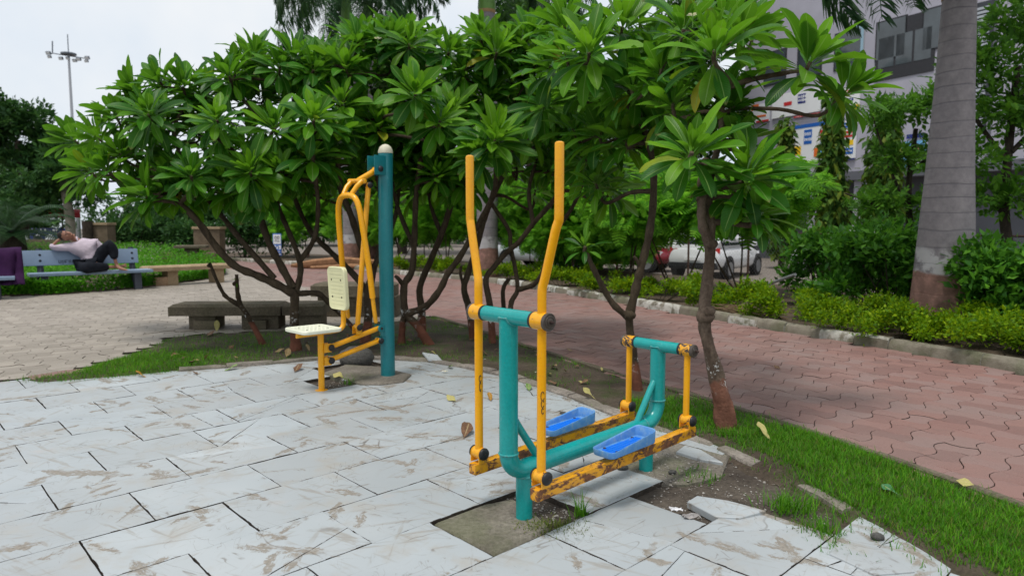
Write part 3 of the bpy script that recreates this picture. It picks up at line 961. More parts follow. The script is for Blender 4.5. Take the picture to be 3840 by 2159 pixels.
# a single red paver edging the grey paving by the grass
mb = MB().slab(ccw([tuple(G(x, y)[:2]) for x, y in ((70, 947), (160, 932), (235, 925), (240, 932), (150, 945), (85, 956))]), -0.05, 0.006, 0.004)
part('paver', mb, MT['paver_red'], plaza, 0)

# ---- soil strip with the trees
def dist_poly(P, poly):
    P = np.asarray(P); best = np.full(len(P), 1e9)
    for i in range(len(poly)):
        a = np.array(poly[i - 1]); b = np.array(poly[i])
        ab_ = b - a; t = np.clip(((P - a) @ ab_) / (ab_ @ ab_ + 1e-12), 0, 1)
        best = np.minimum(best, np.linalg.norm(P - (a + t[:, None] * ab_), axis=1))
    return best
def lump(x, y):
    return (np.sin(x * 3.1 + 1.3 * np.sin(y * 2.3)) * np.cos(y * 2.7 + np.sin(x * 1.9)) + 0.5 * np.sin(x * 9.7 + y * 4.1) * np.cos(y * 8.3 - x * 3.2) + 0.3 * np.sin(x * 23 + 5 * y) * np.sin(y * 21 - 4 * x))
st = 0.07
xs = np.arange(-4.9, 3.3, st); ys = np.arange(0.8, 10.8, st)
XX, YY = np.meshgrid(xs, ys)
pts = np.stack([XX.ravel(), YY.ravel()], 1)
inside = pip(pts, STRIP)
dd = dist_poly(pts, STRIP)
sgn = np.where(inside, dd, -dd)
def strip_z(P):
    P = np.asarray(P)
    d = dist_poly(P, STRIP) * np.where(pip(P, STRIP), 1, -1)
    return np.clip(-0.022 + d * 0.28, -0.035, 0.018) + 0.012 * lump(P[:, 0], P[:, 1]) * np.clip(d * 4, 0, 1)
Z = strip_z(pts)
nx = len(xs)
idx = np.arange(len(pts)).reshape(YY.shape)
q = np.stack([idx[:-1, :-1], idx[:-1, 1:], idx[1:, 1:], idx[1:, :-1]], -1).reshape(-1, 4)
okq = (sgn[q] > -0.09).all(1)
strip = part('soil_strip', fast_mesh('soil_strip', np.column_stack([pts, Z]), q[okq], MT['soil'], True)); tag(strip, kind='structure')

# ---- low edging stones between slabs and soil
def stones_along(pathpts, seglen, w, z0, z1, mat, parent, name, seed, round_top=False, gapmax=0.01, tilt=0.02, skip=0.0):
    r_ = random.Random(seed)
    P = [np.array(p[:2]) for p in smooth_path(pathpts, 10)]
    L = [0]
    for i in range(1, len(P)): L.append(L[-1] + np.linalg.norm(P[i] - P[i - 1]))
    def at(s):
        for i in range(1, len(P)):
            if s <= L[i]:
                t = (s - L[i - 1]) / (L[i] - L[i - 1] + 1e-9); return P[i - 1] + (P[i] - P[i - 1]) * t
        return P[-1]
    s = 0.0
    while s < L[-1] - 0.15:
        l = seglen * r_.uniform(0.8, 1.15)
        e = min(L[-1], s + l)
        a, b = at(s), at(e - r_.uniform(0.002, gapmax))
        s = e
        if r_.random() < skip: continue
        d = (b - a); ln = np.linalg.norm(d); ang = math.atan2(d[1], d[0])
        h = z1 - z0
        mb = MB()
        if round_top:
            prof = [(-w / 2, -h / 2), (w / 2, -h / 2), (w / 2, h * .18), (w * .40, h * .38), (w * .2, h * .49), (-w * .2, h * .5), (-w * .40, h * .38), (-w / 2, h * .18)]
        else:
            c = min(0.012, w * .2)
            prof = [(-w / 2, -h / 2), (w / 2, -h / 2), (w / 2, h / 2 - c), (w / 2 - c, h / 2), (-w / 2 + c, h / 2), (-w / 2, h / 2 - c)]
        k = len(prof); vs = []
        NS = 5
        for i in range(NS):
            for (y, z) in prof:
                shr = 1 - (0.05 if i in (0, NS - 1) else 0)
                vs.append((-ln / 2 + ln * i / (NS - 1), y * shr + r_.uniform(-.004, .004), z * (shr if z > 0 else 1) + (r_.uniform(-.005, .005) if z > 0 else 0)))
        fs = [tuple(reversed(range(k))), tuple(range((NS - 1) * k, NS * k))]
        for i in range(NS - 1):
            for j in range(k):
                fs.append((i * k + j, i * k + (j + 1) % k, (i + 1) * k + (j + 1) % k, (i + 1) * k + j))
        mb.add(vs, fs)
        me = mb.mesh(name, mat, 30)
        c = (a + b) / 2
        M = Matrix.Translation((c[0], c[1], (z0 + z1) / 2 + r_.uniform(-.006, .006))) @ Matrix.Rotation(ang, 4, 'Z') @ Matrix.Rotation(r_.gauss(0, tilt), 4, 'X') @ Matrix.Rotation(r_.gauss(0, tilt * .4), 4, 'Y')
        inst(name, me, M, parent)
off = lambda pts, d: [(np.array(p) + d * np.array([-(np.array(pts[min(i + 1, len(pts) - 1)]) - np.array(pts[max(i - 1, 0)]))[1], (np.array(pts[min(i + 1, len(pts) - 1)]) - np.array(pts[max(i - 1, 0)]))[0]]) / np.linalg.norm(np.array(pts[min(i + 1, len(pts) - 1)]) - np.array(pts[max(i - 1, 0)]))) for i, p in enumerate(pts)]
edge = thing('stone_edging', 'low weathered stone edging between the white slabs and the grass strip', 'edging', (-1.2, 7.1, 0))
edge.matrix_basis = Matrix.Identity(4); WM[edge.name] = Matrix.Identity(4)
stones_along(off(PAD_EDGE[3:12], 0.06), 0.42, 0.11, -0.12, 0.028, MT['edging'], edge, 'edging_stone', 5, skip=0.08, tilt=0.05)
stones_along(off(PAD_EDGE[11:18], 0.07), 0.34, 0.085, -0.12, 0.010, MT['edging'], edge, 'edging_stone', 15, skip=0.45, tilt=0.10)
edge2 = thing('path_edging', 'thin dark concrete edging along the left side of the red path', 'edging')
stones_along([(2.6, 3.2), (2.42, 3.62), (2.25, 4.12), (2.0, 4.71), (1.63, 5.37), (.84, 6.68), (.06, 8.15), (-1.23, 10.6)], 0.9, 0.05, -0.1, 0.018, MT['stone_dark'], edge2, 'edging_stone', 6, tilt=0.02)
# ---- kerb and planted bed on the far side of the path
kerb = thing('kerb', 'weathered kerb with patches of white paint along the red path', 'kerb')
stones_along(off(KERB, -0.075), 0.52, 0.15, -0.1, 0.125, MT['kerb'], kerb, 'kerb_stone', 7, round_top=True, gapmax=0.02, tilt=0.03)
bed_out = off(KERB, -5.4)
bed = tag(part('planting_bed', MB().prism(ccw([tuple(p) for p in off(KERB, -0.12)] + [tuple(p) for p in reversed(bed_out)]), -0.5, 0.05), MT['bed_soil']), kind='structure')
lb = ccw([(x - .02, y + .05) for x, y in BEDF] + [(-14, 27.5), (-30, 28), (-34, 13)])
tag(part('garden_bed', MB().prism(lb, -0.5, 0.03), MT['bed_soil']), kind='structure')
tag(part('far_ground', MB().prism(ccw([(-60, 24), (-14, 27.5), (-11.5, 25.2), (-12.5, 27), (-17, 32), (-20, 60), (-60, 60)]), -0.5, -0.03), MT['asphalt']), kind='structure')

# ---- gravel in the bare patches
def gravel(n, regions, name, seed, smin, smax):
    r_ = np.random.default_rng(seed)
    bm = bmesh.new(); bmesh.ops.create_icosphere(bm, subdivisions=1, radius=1); bm.verts.index_update()
    tv = np.array([v.co[:] for v in bm.verts]); tf = np.array([[v.index for v in f.verts] for f in bm.faces]); bm.free()
    tv = tv * (1 + 0.25 * (r_.random((len(tv), 1)) - .5))
    P = []
    per = n // len(regions)
    for poly, z in regions:
        pl = np.array(poly); mn, mx = pl.min(0), pl.max(0)
        c = r_.random((per * 4, 2)) * (mx - mn) + mn
        c = c[pip(c, poly)][:per]
        P.append(np.column_stack([c, np.full(len(c), z)]))
    P = np.concatenate(P); N = len(P)
    s = smin * (smax / smin) ** (r_.random(N) ** 2.2)
    ang = r_.random((N, 3)) * 6.28
    M = np.zeros((N, 3, 3))
    for i in range(N):
        m = Matrix.Rotation(ang[i, 0], 3, 'Z') @ Matrix.Rotation(ang[i, 1] * .1, 3, 'X')
        M[i] = np.array(m) @ np.diag([s[i], s[i] * r_.uniform(.6, 1), s[i] * r_.uniform(.3, .6)])
    me = scatter_mesh(name, (tv, tf, None), P, M, MT['gravel'], False)
    tag(part(name, me, None), 'loose pale gravel scattered over the bare soil among the slabs', 'gravel', kind='stuff')
R_front = [ab(2.2, -2.55), ab(2.48, -2.55), ab(2.48, -2.11), ab(2.2, -2.11)]
R_hole = [ab(2.76, -2.08), ab(3.9, -2.08), ab(3.7, -1.2), ab(3.1, -1.2), ab(3.08, -1.64), ab(2.76, -1.64)]
R_rear = [ab(3.0, -2.3), ab(3.5, -2.45), ab(3.6, -2.0), ab(3.0, -2.0)]
R_chair = [tuple(G(x, y)[:2]) for x, y in ((770, 962), (890, 945), (910, 978), (800, 985))]
R_back = [tuple(G(x, y)[:2]) for x, y in ((1400, 985), (1500, 975), (1580, 1040), (1530, 1050), (1440, 1020))]
gravel(1700, [(ccw(R_front), -0.026), (ccw(R_hole), -0.026), (ccw(R_hole), -0.026), (ccw(R_rear), -0.001), (ccw(R_chair), -0.026), (ccw(R_back), 0.004)], 'gravel', 8, 0.0025, 0.011)
# ================================================================ walking machine (nearest)
def arc(c, r, a0, a1, n=8, y=0.0):
    """arc in the local x-z plane"""
    return [(c[0] + r * math.cos(a0 + (a1 - a0) * k / n), y, c[1] + r * math.sin(a0 + (a1 - a0) * k / n)) for k in range(n + 1)]
AX_Y = Matrix.Rotation(-math.pi / 2, 4, 'X')          # lathe axis z -> local +y
AX_YN = Matrix.Rotation(math.pi / 2, 4, 'X')          # lathe axis z -> local -y
def P(t, name, mb, mat, smooth=35, parent=None):
    return part(name, mb, MT[mat], parent or t, smooth, world=False)
def rounded(w, h, r, n=5):
    out = []
    for cx, cy, a in ((w / 2 - r, h / 2 - r, 0), (-w / 2 + r, h / 2 - r, 90), (-w / 2 + r, -h / 2 + r, 180), (w / 2 - r, -h / 2 + r, 270)):
        for k in range(n + 1):
            t = math.radians(a + 90 * k / n); out.append((cx + r * math.cos(t), cy + r * math.sin(t)))
    return out

def walker():
    t = thing('walking_machine', 'yellow and teal outdoor walking machine with two blue foot trays on white slabs', 'exercise machine', (0.059, 3.207, 0), math.atan2(.669, .743))
    SF, SR, ZB = -0.101, 1.063, 0.242
    R = 0.0445
    pth = [(SF, 0, 0.985), (SF, 0, 0.8), (SF, 0, 0.6), (SF, 0, 0.345)] + arc((SF + .095, .335), .095, math.pi, 1.5 * math.pi, 9)[1:]
    pth += [(.2, 0, .2445), (.5, 0, .252), (.8, 0, .259)]
    pth += arc((SR - .12, .385), .12, -math.pi / 2 + .02, 0, 9) + [(SR, 0, .5), (SR, 0, .70)]
    fr = P(t, 'main_frame', MB().tube(pth, R, 32), 'teal')
    def ringat(c, d, r=R):
        d = Vector(d).normalized(); q = Vector((0, 0, 1)).rotation_difference(d).to_matrix().to_4x4()
        prof = [(r - .002, -.006), (r + .003, -.005), (r + .0052, 0), (r + .003, .005), (r - .002, .006)]
        return MB().lathe(prof, c, q, 32)
    P(t, 'weld_bead', ringat((SF, 0, .335), (0, 0, 1)), 'teal_weld', parent=fr)
    P(t, 'weld_bead', ringat((SR, 0, .392), (0, 0, 1)), 'teal_weld', parent=fr)
    P(t, 'weld_bead', ringat((SR - .135, 0, .2645), (1, 0, .05), R - .001), 'teal_weld', parent=fr)
    # saddle welds under the cross bars
    for s, z, r1 in ((SF, .985, .0365), (SR, .712, .033)):
        ring = []
        for k in range(40):
            a = 2 * math.pi * k / 40
            x, y = (R + .001) * math.cos(a), (R + .001) * math.sin(a)
            zz = z - math.sqrt(max(0.0, (r1 + .0012) ** 2 - min(x * x, (r1 + .0012) ** 2 - 1e-6)))
            if abs(x) > r1: zz = z - .004
            ring.append((s + x, y, zz))
        mb = MB(); mb.tube(ring + [ring[0]], [.0045 + .0014 * math.sin(k * 5.3) for k in range(41)], 7, cap=False)
        P(t, 'weld_bead', mb, 'teal_weld', parent=fr)
    P(t, 'foot_post', MB().cyl((0, 0, -.12), (0, 0, .235), .0405, 28), 'teal')
    P(t, 'foot_post', MB().cyl((.966, 0, -.12), (.966, 0, .25), .0405, 28), 'teal')
    P(t, 'weld_bead', ringat((0, 0, .203), (0, 0, 1), .0405), 'teal_weld')
    # braces
    P(t, 'brace', MB().tube([(.872, 0, .285), (.905, 0, .335), (1.0, 0, .47), (1.028, 0, .505)], [.019, .0185, .0185, .017], 18), 'teal')
    P(t, 'brace', MB().tube([(-.068, 0, .50), (-.045, 0, .46), (.06, 0, .315), (.095, 0, .27)], [.017, .0185, .0185, .019], 18), 'teal')
    for s, z, r1, hw, hl, hubmat, capw in ((SF, .985, .0365, .22, .092, 'yellow_worn', 'front'), (SR - .005, .712, .0325, .203, .086, 'hub_paint', 'rear')):
        P(t, 'cross_bar', MB().tube([(s, -hw + hl / 2 + .006, z), (s, hw - hl / 2 - .006, z)], r1, 32), 'teal')
        for sg in (-1, 1):
            P(t, 'seal_ring', MB().cyl((s, sg * (hw - hl / 2 - .009), z), (s, sg * (hw - hl / 2 + .004), z), r1 + .002, 32), 'rubber')
            Mx = AX_Y if sg > 0 else AX_YN
            rr = r1 + .0025
            prof = [(rr - .003, 0), (rr, .003), (rr + .001, hl * .3), (rr + .0005, hl * .7), (rr, hl - .006), (rr - .004, hl - .001), (rr - .006, hl)]
            hub = P(t, 'hub', MB().lathe(prof, (s, sg * (hw - hl / 2 + .002), z), Mx, 32), hubmat)
            # stepped end cap with bolt
            y0 = hw + hl / 2
            e = [(rr - .001, -.016), (rr + .0012, -.012), (rr + .0012, .001), (rr - .002, .004), (rr - .004, .0035), (rr * .72, .0035), (rr * .70, .0065), (rr * .62, .007), (rr * .60, .005), (rr * .45, .005), (rr * .43, .0085), (rr * .33, .0095)]
            cap = P(t, 'end_cap', MB().lathe(e, (s, sg * y0, z), Mx, 32), 'worn_steel', parent=hub)
            P(t, 'bolt', MB().lathe([(.0085, 0), (.0085, .010), (.006, .012), (.005, .019), (.003, .021)], (s, sg * (y0 + .0075), z), Mx, 8), 'bolt', 30, parent=cap)
    # swinging handle bars and rear arms, rails, joints
    def joint(s, l, z, zr):
        P(t, 'pivot_barrel', MB().tube([(s, l - .027, z), (s, l - .025, z), (s, l + .025, z), (s, l + .027, z)], [.027, .029, .029, .027], 24), 'yellow_worn')
        for sg in (-1, 1):
            pl = []
            for k in range(9):
                a = math.pi * k / 8
                pl.append((.028 * math.cos(a), .028 * math.sin(a)))
            pl = [(.028, zr - z)] + pl + [(-.028, zr - z)]
            y0 = l + sg * .031; vs = []
            for d in (-.0025, .0025):
                vs += [(s + p[0], y0 + d, z + p[1]) for p in pl]
            n = len(pl)
            fs = [tuple(range(n)), tuple(reversed(range(n, 2 * n)))] + [(i, i + n, (i + 1) % n + n, (i + 1) % n) for i in range(n)]
            br = P(t, 'bracket', MB().add(vs, fs), 'yellow_worn', 30)
            Mx = AX_Y if sg > 0 else AX_YN
            P(t, 'rubber_cap', MB().lathe([(.0305, 0), (.031, .004), (.029, .010), (.023, .015), (.012, .018), (.004, .0185)], (s, l + sg * .0335, z), Mx, 24), 'rubber', parent=br)
            P(t, 'cap_hole', MB().lathe([(.0042, 0), (.0036, .0012)], (s, l + sg * .0521, z), Mx, 10), 'bolt', parent=br)
    for sg, ztop, eps in ((-1, 1.757, .02), (1, 1.745, .016)):
        l = sg * .22; lo = sg * .302
        pts = [(SF, l, .30), (SF, l, .6), (SF, l, .98), (SF, l, 1.105), (SF + .002, l + sg * .003, 1.14), (SF + .006, l + sg * .016, 1.185), (SF + eps * .75, lo - sg * .018, 1.375), (SF + eps, lo - sg * .004, 1.42), (SF + eps, lo, 1.46), (SF + eps, lo, ztop - .012), (SF + eps, lo, ztop - .004), (SF + eps, lo, ztop)]
        r = .0205
        P(t, 'handle_bar', MB().tube(smooth_path(pts[:-2], 3) + [pts[-2], pts[-1]], [r] * ((len(pts) - 3) * 3 + 1) + [r * .93, r * .6], 22), 'yellow')
        joint(SF, l, .283, .238)
        l2 = sg * .203
        P(t, 'rear_arm', MB().tube([(SR - .008, l2, .70), (SR - .008, l2, .5), (SR - .008, l2, .335)], .0178, 20), 'yellow')
        joint(SR - .008, sg * .212, .318, .272)
        # rail: square tube
        a = Vector((SF - .045, l, .208)); b = Vector((SR + .045, sg * .212, .2465))
        d = (b - a); ln = d.length; q = Vector((1, 0, 0)).rotation_difference(d.normalized()).to_matrix().to_4x4()
        P(t, 'rail', MB().box((a + b) / 2, (ln, .05, .053), M=q, bev=.004), 'yellow_rust')
    # foot trays
    for sg, s0, s1 in ((-1, .305, .675), (1, .345, .715)):
        W, L = .138, s1 - s0
        lc = sg * .222
        zc = .2405 + (0.5 * (s0 + s1)) * .033 + .028
        out = rounded(L, W, .032, 5)
        ed = list(out)
        def zt(x):
            u = (x + L / 2) / L
            return .032 + .036 * max(0, (u - .45) / .55) ** 1.3 - .010 * math.exp(-((u - .42) / .16) ** 2)
        vs = []; n = len(out)
        slope = .033
        lv = [(0.0, .0, .965), (0.0, None, 1.0), (-.0035, None, .0), (-.006, None, .0), (-.007, .014, .0)]
        base = [(x, y) for x, y in out]
        i1 = inset(base, .0035); i2 = inset(base, .007)
        rings = [[(x * .975, y * .95, 0) for x, y in base], [(x * .985, y * .97, .006) for x, y in base], [(x, y, zt(x) - .004) for x, y in base],
                 [(x, y, zt(x)) for x, y in [(p[0], p[1]) for p in inset(base, .001)]], [(p[0], p[1], zt(p[0])) for p in i1], [(p[0], p[1], zt(p[0]) - .003) for p in i2], [(p[0] * .97, p[1] * .95, .014) for p in i2]]
        for r_ in rings: vs += r_
        fs = [tuple(reversed(range(n)))]
        for k in range(len(rings) - 1):
            for i in range(n):
                j = (i + 1) % n
                fs.append((k * n + i, k * n + j, (k + 1) * n + j, (k + 1) * n + i))
        fs.append(tuple(range((len(rings) - 1) * n, len(rings) * n)))
        X = Matrix.Translation(((s0 + s1) / 2, lc, zc)) @ Matrix.Rotation(-slope, 4, 'Y')
        mb = MB().add([X @ Vector(v) for v in vs], fs)
        tr = P(t, 'foot_tray', mb, 'blue_worn', 40)
        pad = MB(); po = [(x * .74, y * .66) for x, y in base]
        pm = MB().slab(po, .012, .0168, .002)
        pad.add([X @ Vector(v) for v in pm.v], pm.f)
        P(t, 'foot_pad', pad, 'blue', parent=tr)
        rd = MB()
        for q_ in range(-6, 7): rd.box((0, 0, 0), (.004, W * .5, .003), M=X @ Matrix.Translation((q_ * .021, 0, .0175)))
        tag(P(t, 'tread_ribs', rd, 'blue', parent=tr), kind='stuff')
        for px_, py_ in ((-.11, .04), (-.11, -.04), (.11, .04), (.11, -.04)):
            P(t, 'screw', MB().lathe([(.009, 0), (.007, .003), (.002, .004)], X @ Vector((px_, py_, .0165)), None, 10), 'bolt', parent=tr)
    # scribbled marks on the two bars
    for l, seed in ((-.22, 0), (.22, 1)):
        mk = MB()
        face = math.atan2(-.62 if l < 0 else -.62, -.78)
        def on(a, z): return (SF + .0213 * math.cos(a), l + .0213 * math.sin(a), z)
        ac = face + (.35 if l < 0 else .55)
        loops = [(.655, .020, .62), (.62, .016, .5), (.588, .013, .35)] if l < 0 else [(.660, .016, .45), (.62, .024, .30)]
        for zc_, hz, wa in loops:
            pts = [on(ac + wa * .6 * math.cos(6.283 * k / 14 * .85 + .5), zc_ + hz * math.sin(6.283 * k / 14 * .85 + .5)) for k in range(15)]
            mk.tube(pts, .0016, 5)
        P(t, 'scribble', mk, 'ink')
    return t
walker()

# ================================================================ seated pull-down machine
def chair_machine():
    t = thing('seated_machine', 'teal post with yellow pull-down levers and cream plastic seat beside the trees', 'exercise machine', (-1.156, 6.269, 0), math.atan2(-.717, -.697))
    R = .0655
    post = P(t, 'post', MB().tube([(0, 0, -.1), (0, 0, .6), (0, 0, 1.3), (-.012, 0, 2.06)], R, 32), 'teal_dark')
    P(t, 'post_cap', MB().lathe([(R + .002, 0), (R + .002, .012), (R * .95, .035), (R * .78, .058), (R * .45, .076), (R * .12, .083)], (-.012, 0, 2.058), None, 28), 'cap_cream', 60)
    for sg in (-1, 1):
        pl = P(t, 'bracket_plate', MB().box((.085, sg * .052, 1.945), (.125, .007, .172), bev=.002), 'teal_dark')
        P(t, 'bolt_cap', MB().lathe([(.026, 0), (.026, .006), (.021, .013), (.010, .018), (.003, .019)], (.083, sg * .0555, 1.912), AX_Y if sg > 0 else AX_YN, 20), 'rubber', parent=pl)
    P(t, 'top_pivot', MB().cyl((.083, -.048, 1.912), (.083, .048, 1.912), .021, 18), 'yellow')
    P(t, 'top_link', MB().tube([(.083, 0, 1.912), (.16, 0, 1.865), (.255, 0, 1.815), (.30, 0, 1.79)], [.026, .026, .025, .024], 18), 'yellow')
    P(t, 'cross_tube', MB().tube([(.295, -.125, 1.80), (.295, -.12, 1.80), (.295, .12, 1.79), (.295, .125, 1.79)], [.015, .022, .022, .015], 18), 'yellow_worn')
    for sg in (-1, 1):
        P(t, 'fork_tube', MB().tube([(.295, sg * .085, 1.795), (.35, sg * .08, 1.745), (.395, sg * .065, 1.675)], .0215, 16), 'yellow')
    # inverted U of the pull bar
    up = [(.30, -.215, .78), (.33, -.21, 1.05), (.37, -.185, 1.40), (.385, -.165, 1.55), (.392, -.13, 1.625), (.397, -.08, 1.66), (.40, 0, 1.668), (.397, .08, 1.66), (.392, .13, 1.625), (.385, .165, 1.55), (.37, .185, 1.40), (.33, .21, 1.05), (.30, .215, .78)]
    P(t, 'pull_bar', MB().tube(smooth_path(up, 5), .0255, 20), 'yellow')
    for sg in (-1, 1):
        P(t, 'grip', MB().tube([(.302, sg * .2152, .80), (.292, sg * .2165, .70), (.276, sg * .219, .575), (.274, sg * .2195, .56)], [.0185, .0185, .0185, .013], 16), 'yellow_worn')
    lv = P(t, 'lever', MB().tube([(.17, 0, 1.785), (.18, 0, 1.74), (.25, 0, 1.15), (.32, 0, .515)], [.02, .0235, .0235, .0235], 18), 'yellow')
    P(t, 'pivot_cap', MB().lathe([(.028, 0), (.028, .006), (.022, .014), (.008, .019)], (.178, .026, 1.765), AX_Y, 20), 'rubber', parent=lv)
    P(t, 'pivot_cap', MB().lathe([(.028, 0), (.028, .006), (.022, .014), (.008, .019)], (.178, -.026, 1.765), AX_YN, 20), 'rubber', parent=lv)
    # parallel arms
    def dome(x, z, y=.034, m='rubber', r=.029):
        P(t, 'pivot_cap', MB().lathe([(r, 0), (r, .006), (r * .8, .014), (r * .3, .019)], (x, y, z), AX_Y, 20), m)
        P(t, 'pivot_cap', MB().lathe([(r, 0), (r, .006), (r * .8, .014), (r * .3, .019)], (x, -y, z), AX_YN, 20), m)
        P(t, 'pivot_barrel', MB().cyl((x, -y, z), (x, y, z), .026, 18), 'yellow')
    for z0, z1 in ((.36, .472), (.247, .357)):
        P(t, 'swing_arm', MB().tube([(.605, 0, z0), (.095, 0, z1)], .0225, 18), 'yellow')
    dome(.607, .36); dome(.607, .247); dome(.095, .357); dome(.32, .505)
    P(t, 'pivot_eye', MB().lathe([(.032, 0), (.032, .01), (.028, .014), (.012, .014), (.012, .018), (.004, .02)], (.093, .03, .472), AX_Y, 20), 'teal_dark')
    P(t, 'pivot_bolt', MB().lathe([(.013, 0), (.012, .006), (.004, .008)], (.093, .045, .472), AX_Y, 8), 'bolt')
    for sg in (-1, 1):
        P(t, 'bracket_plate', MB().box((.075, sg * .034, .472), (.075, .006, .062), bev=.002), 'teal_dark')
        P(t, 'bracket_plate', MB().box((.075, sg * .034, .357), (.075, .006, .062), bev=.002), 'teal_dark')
        for z in (.36, .247):
            P(t, 'bracket_plate', MB().box((.64, sg * .028, z), (.07, .006, .075), bev=.002), 'yellow_worn')
        P(t, 'bracket_plate', MB().box((.325, sg * .03, .48), (.06, .006, .07), bev=.002), 'yellow_worn')
    # seat frame
    P(t, 'front_leg', MB().tube([(.693, 0, -.05), (.690, 0, .25), (.688, 0, .50)], .0262, 20), 'yellow')
    P(t, 'leg_plate', MB().lathe([(.055, -.03), (.055, .002), (.05, .005)], (.693, 0, -.002), None, 14), 'yellow_worn')
    sp = [(.905, 0, .492), (.89, 0, .494), (.70, 0, .497), (.55, 0, .50), (.495, 0, .508), (.468, 0, .535), (.462, 0, .58), (.462, 0, .72), (.462, 0, .98)]
    P(t, 'seat_tube', MB().tube(smooth_path(sp, 3), .0215, 18), 'yellow')
    def plate(w, h, th, M, name, mat):
        o = rounded(w, h, .045, 5); i1 = inset(o, .006); i2 = inset(o, .02); n = len(o)
        rings = [[(x * .96, y * .96, -th / 2) for x, y in o], [(x, y, -th / 2 + .006) for x, y in o], [(x, y, th / 2 - .007) for x, y in o], [(p[0], p[1], th / 2) for p in i1], [(p[0], p[1], th / 2 - .003) for p in i2]]
        vs = [M @ Vector(v) for r_ in rings for v in r_]
        fs = [tuple(reversed(range(n)))]
        for k in range(len(rings) - 1):
            for i in range(n):
                j = (i + 1) % n; fs.append((k * n + i, k * n + j, (k + 1) * n + j, (k + 1) * n + i))
        fs.append(tuple(range(4 * n, 5 * n)))
        pl = P(t, name, MB().add(vs, fs), mat, 40)
        dots = MB()
        for i in range(7):
            for j in range(9):
                x = (i - 3) * w * .105 + (.012 if j % 2 else 0); y = (j - 4) * h * .088
                dots.lathe([(.006, 0), (.0045, .003), (.001, .0042)], M @ Vector((x, y, th / 2 - .003)), M.to_3x3().to_4x4(), 8)
        tag(P(t, 'raised_dots', dots, mat, 60, parent=pl), kind='stuff')
        for x in (-.27, .27):
            for y in (-.2, .2):
                P(t, 'screw_hole', MB().lathe([(.009, 0), (.0085, .0008)], M @ Vector((x * w, y * h, th / 2 - .003)), M.to_3x3().to_4x4(), 12), 'hole', parent=pl)
        return pl
    plate(.36, .36, .032, Matrix.Translation((.755, 0, .531)) @ Matrix.Rotation(-.01, 4, 'Y'), 'seat', 'cream_seat')
    # backrest: local z -> +x, local y -> up
    Mb = Matrix.Translation((.502, -.008, .865)) @ Matrix.Rotation(.05, 4, 'Y') @ Matrix(((0, 0, 1, 0), (1, 0, 0, 0), (0, 1, 0, 0), (0, 0, 0, 1)))
    plate(.27, .375, .04, Mb, 'backrest', 'cream')
    return t
chair_machine()
# ================================================================ frangipani trees
def leaf_template(L=1.0, W=0.34, droop=0.4, fold=0.25, wave=0.0, seed=0, segs=7, tip=0.0, twist=0.0):
    """obovate leaf with petiole along +y, face up +z; returns verts, quads, per-vertex uv"""
    r_ = random.Random(seed)
    prof = [(0.0, .028), (.10, .026), (.2, .22), (.38, .66), (.56, .95), (.70, 1.0), (.84, .78), (.94, .40), (1.0, .03)]
    V = []; UV = []; F = []
    x_ = 0.0
    # centre line: bends downwards along the length
    px, pz = 0.0, 0.0; ang = 0.0; prev = 0.0
    for i, (t, w) in enumerate(prof):
        dt = t - prev; prev = t
        ang -= droop * dt * (0.55 + 0.9 * t)
        px += math.cos(ang) * dt; pz += math.sin(ang) * dt
        hw = W * .5 * w
        wv = wave * math.sin(t * 9 + seed)
        tw = twist * t
        for u in (-1, -.5, 0, .5, 1):
            z = fold * abs(u) ** 1.2 * hw - 0.25 * fold * hw * max(0, abs(u) - .55) * 2 + wv * u * hw + tw * u * hw
            nx_, nz_ = -math.sin(ang), math.cos(ang)
            V.append((u * hw, (px + nx_ * z) * L, (pz + nz_ * z) * L) if False else (u * hw * L, (px + nx_ * z) * L, (pz + nz_ * z) * L))
            UV.append((0.5 + u * 0.5, t))
    n = 5
    for i in range(len(prof) - 1):
        for k in range(n - 1):
            F.append((i * n + k, i * n + k + 1, (i + 1) * n + k + 1, (i + 1) * n + k))
    return V, F, UV
LEAFT = []
for i in range(24):
    dr = (0.1, 0.25, 0.45, 0.75)[i % 4] * rnd.uniform(.85, 1.2)
    LEAFT.append(leaf_template(1.0, rnd.uniform(.235, .30), dr, rnd.uniform(.12, .6), rnd.uniform(0, .22), i, twist=rnd.uniform(-.35, .35)))
LEAFM = []
for i, (V, F, UV) in enumerate(LEAFT):
    LEAFM.append(fast_mesh('leaf', np.array(V), np.array(F), MT['frangi_leaf'], True, np.array(UV)[np.array(F).ravel()]))

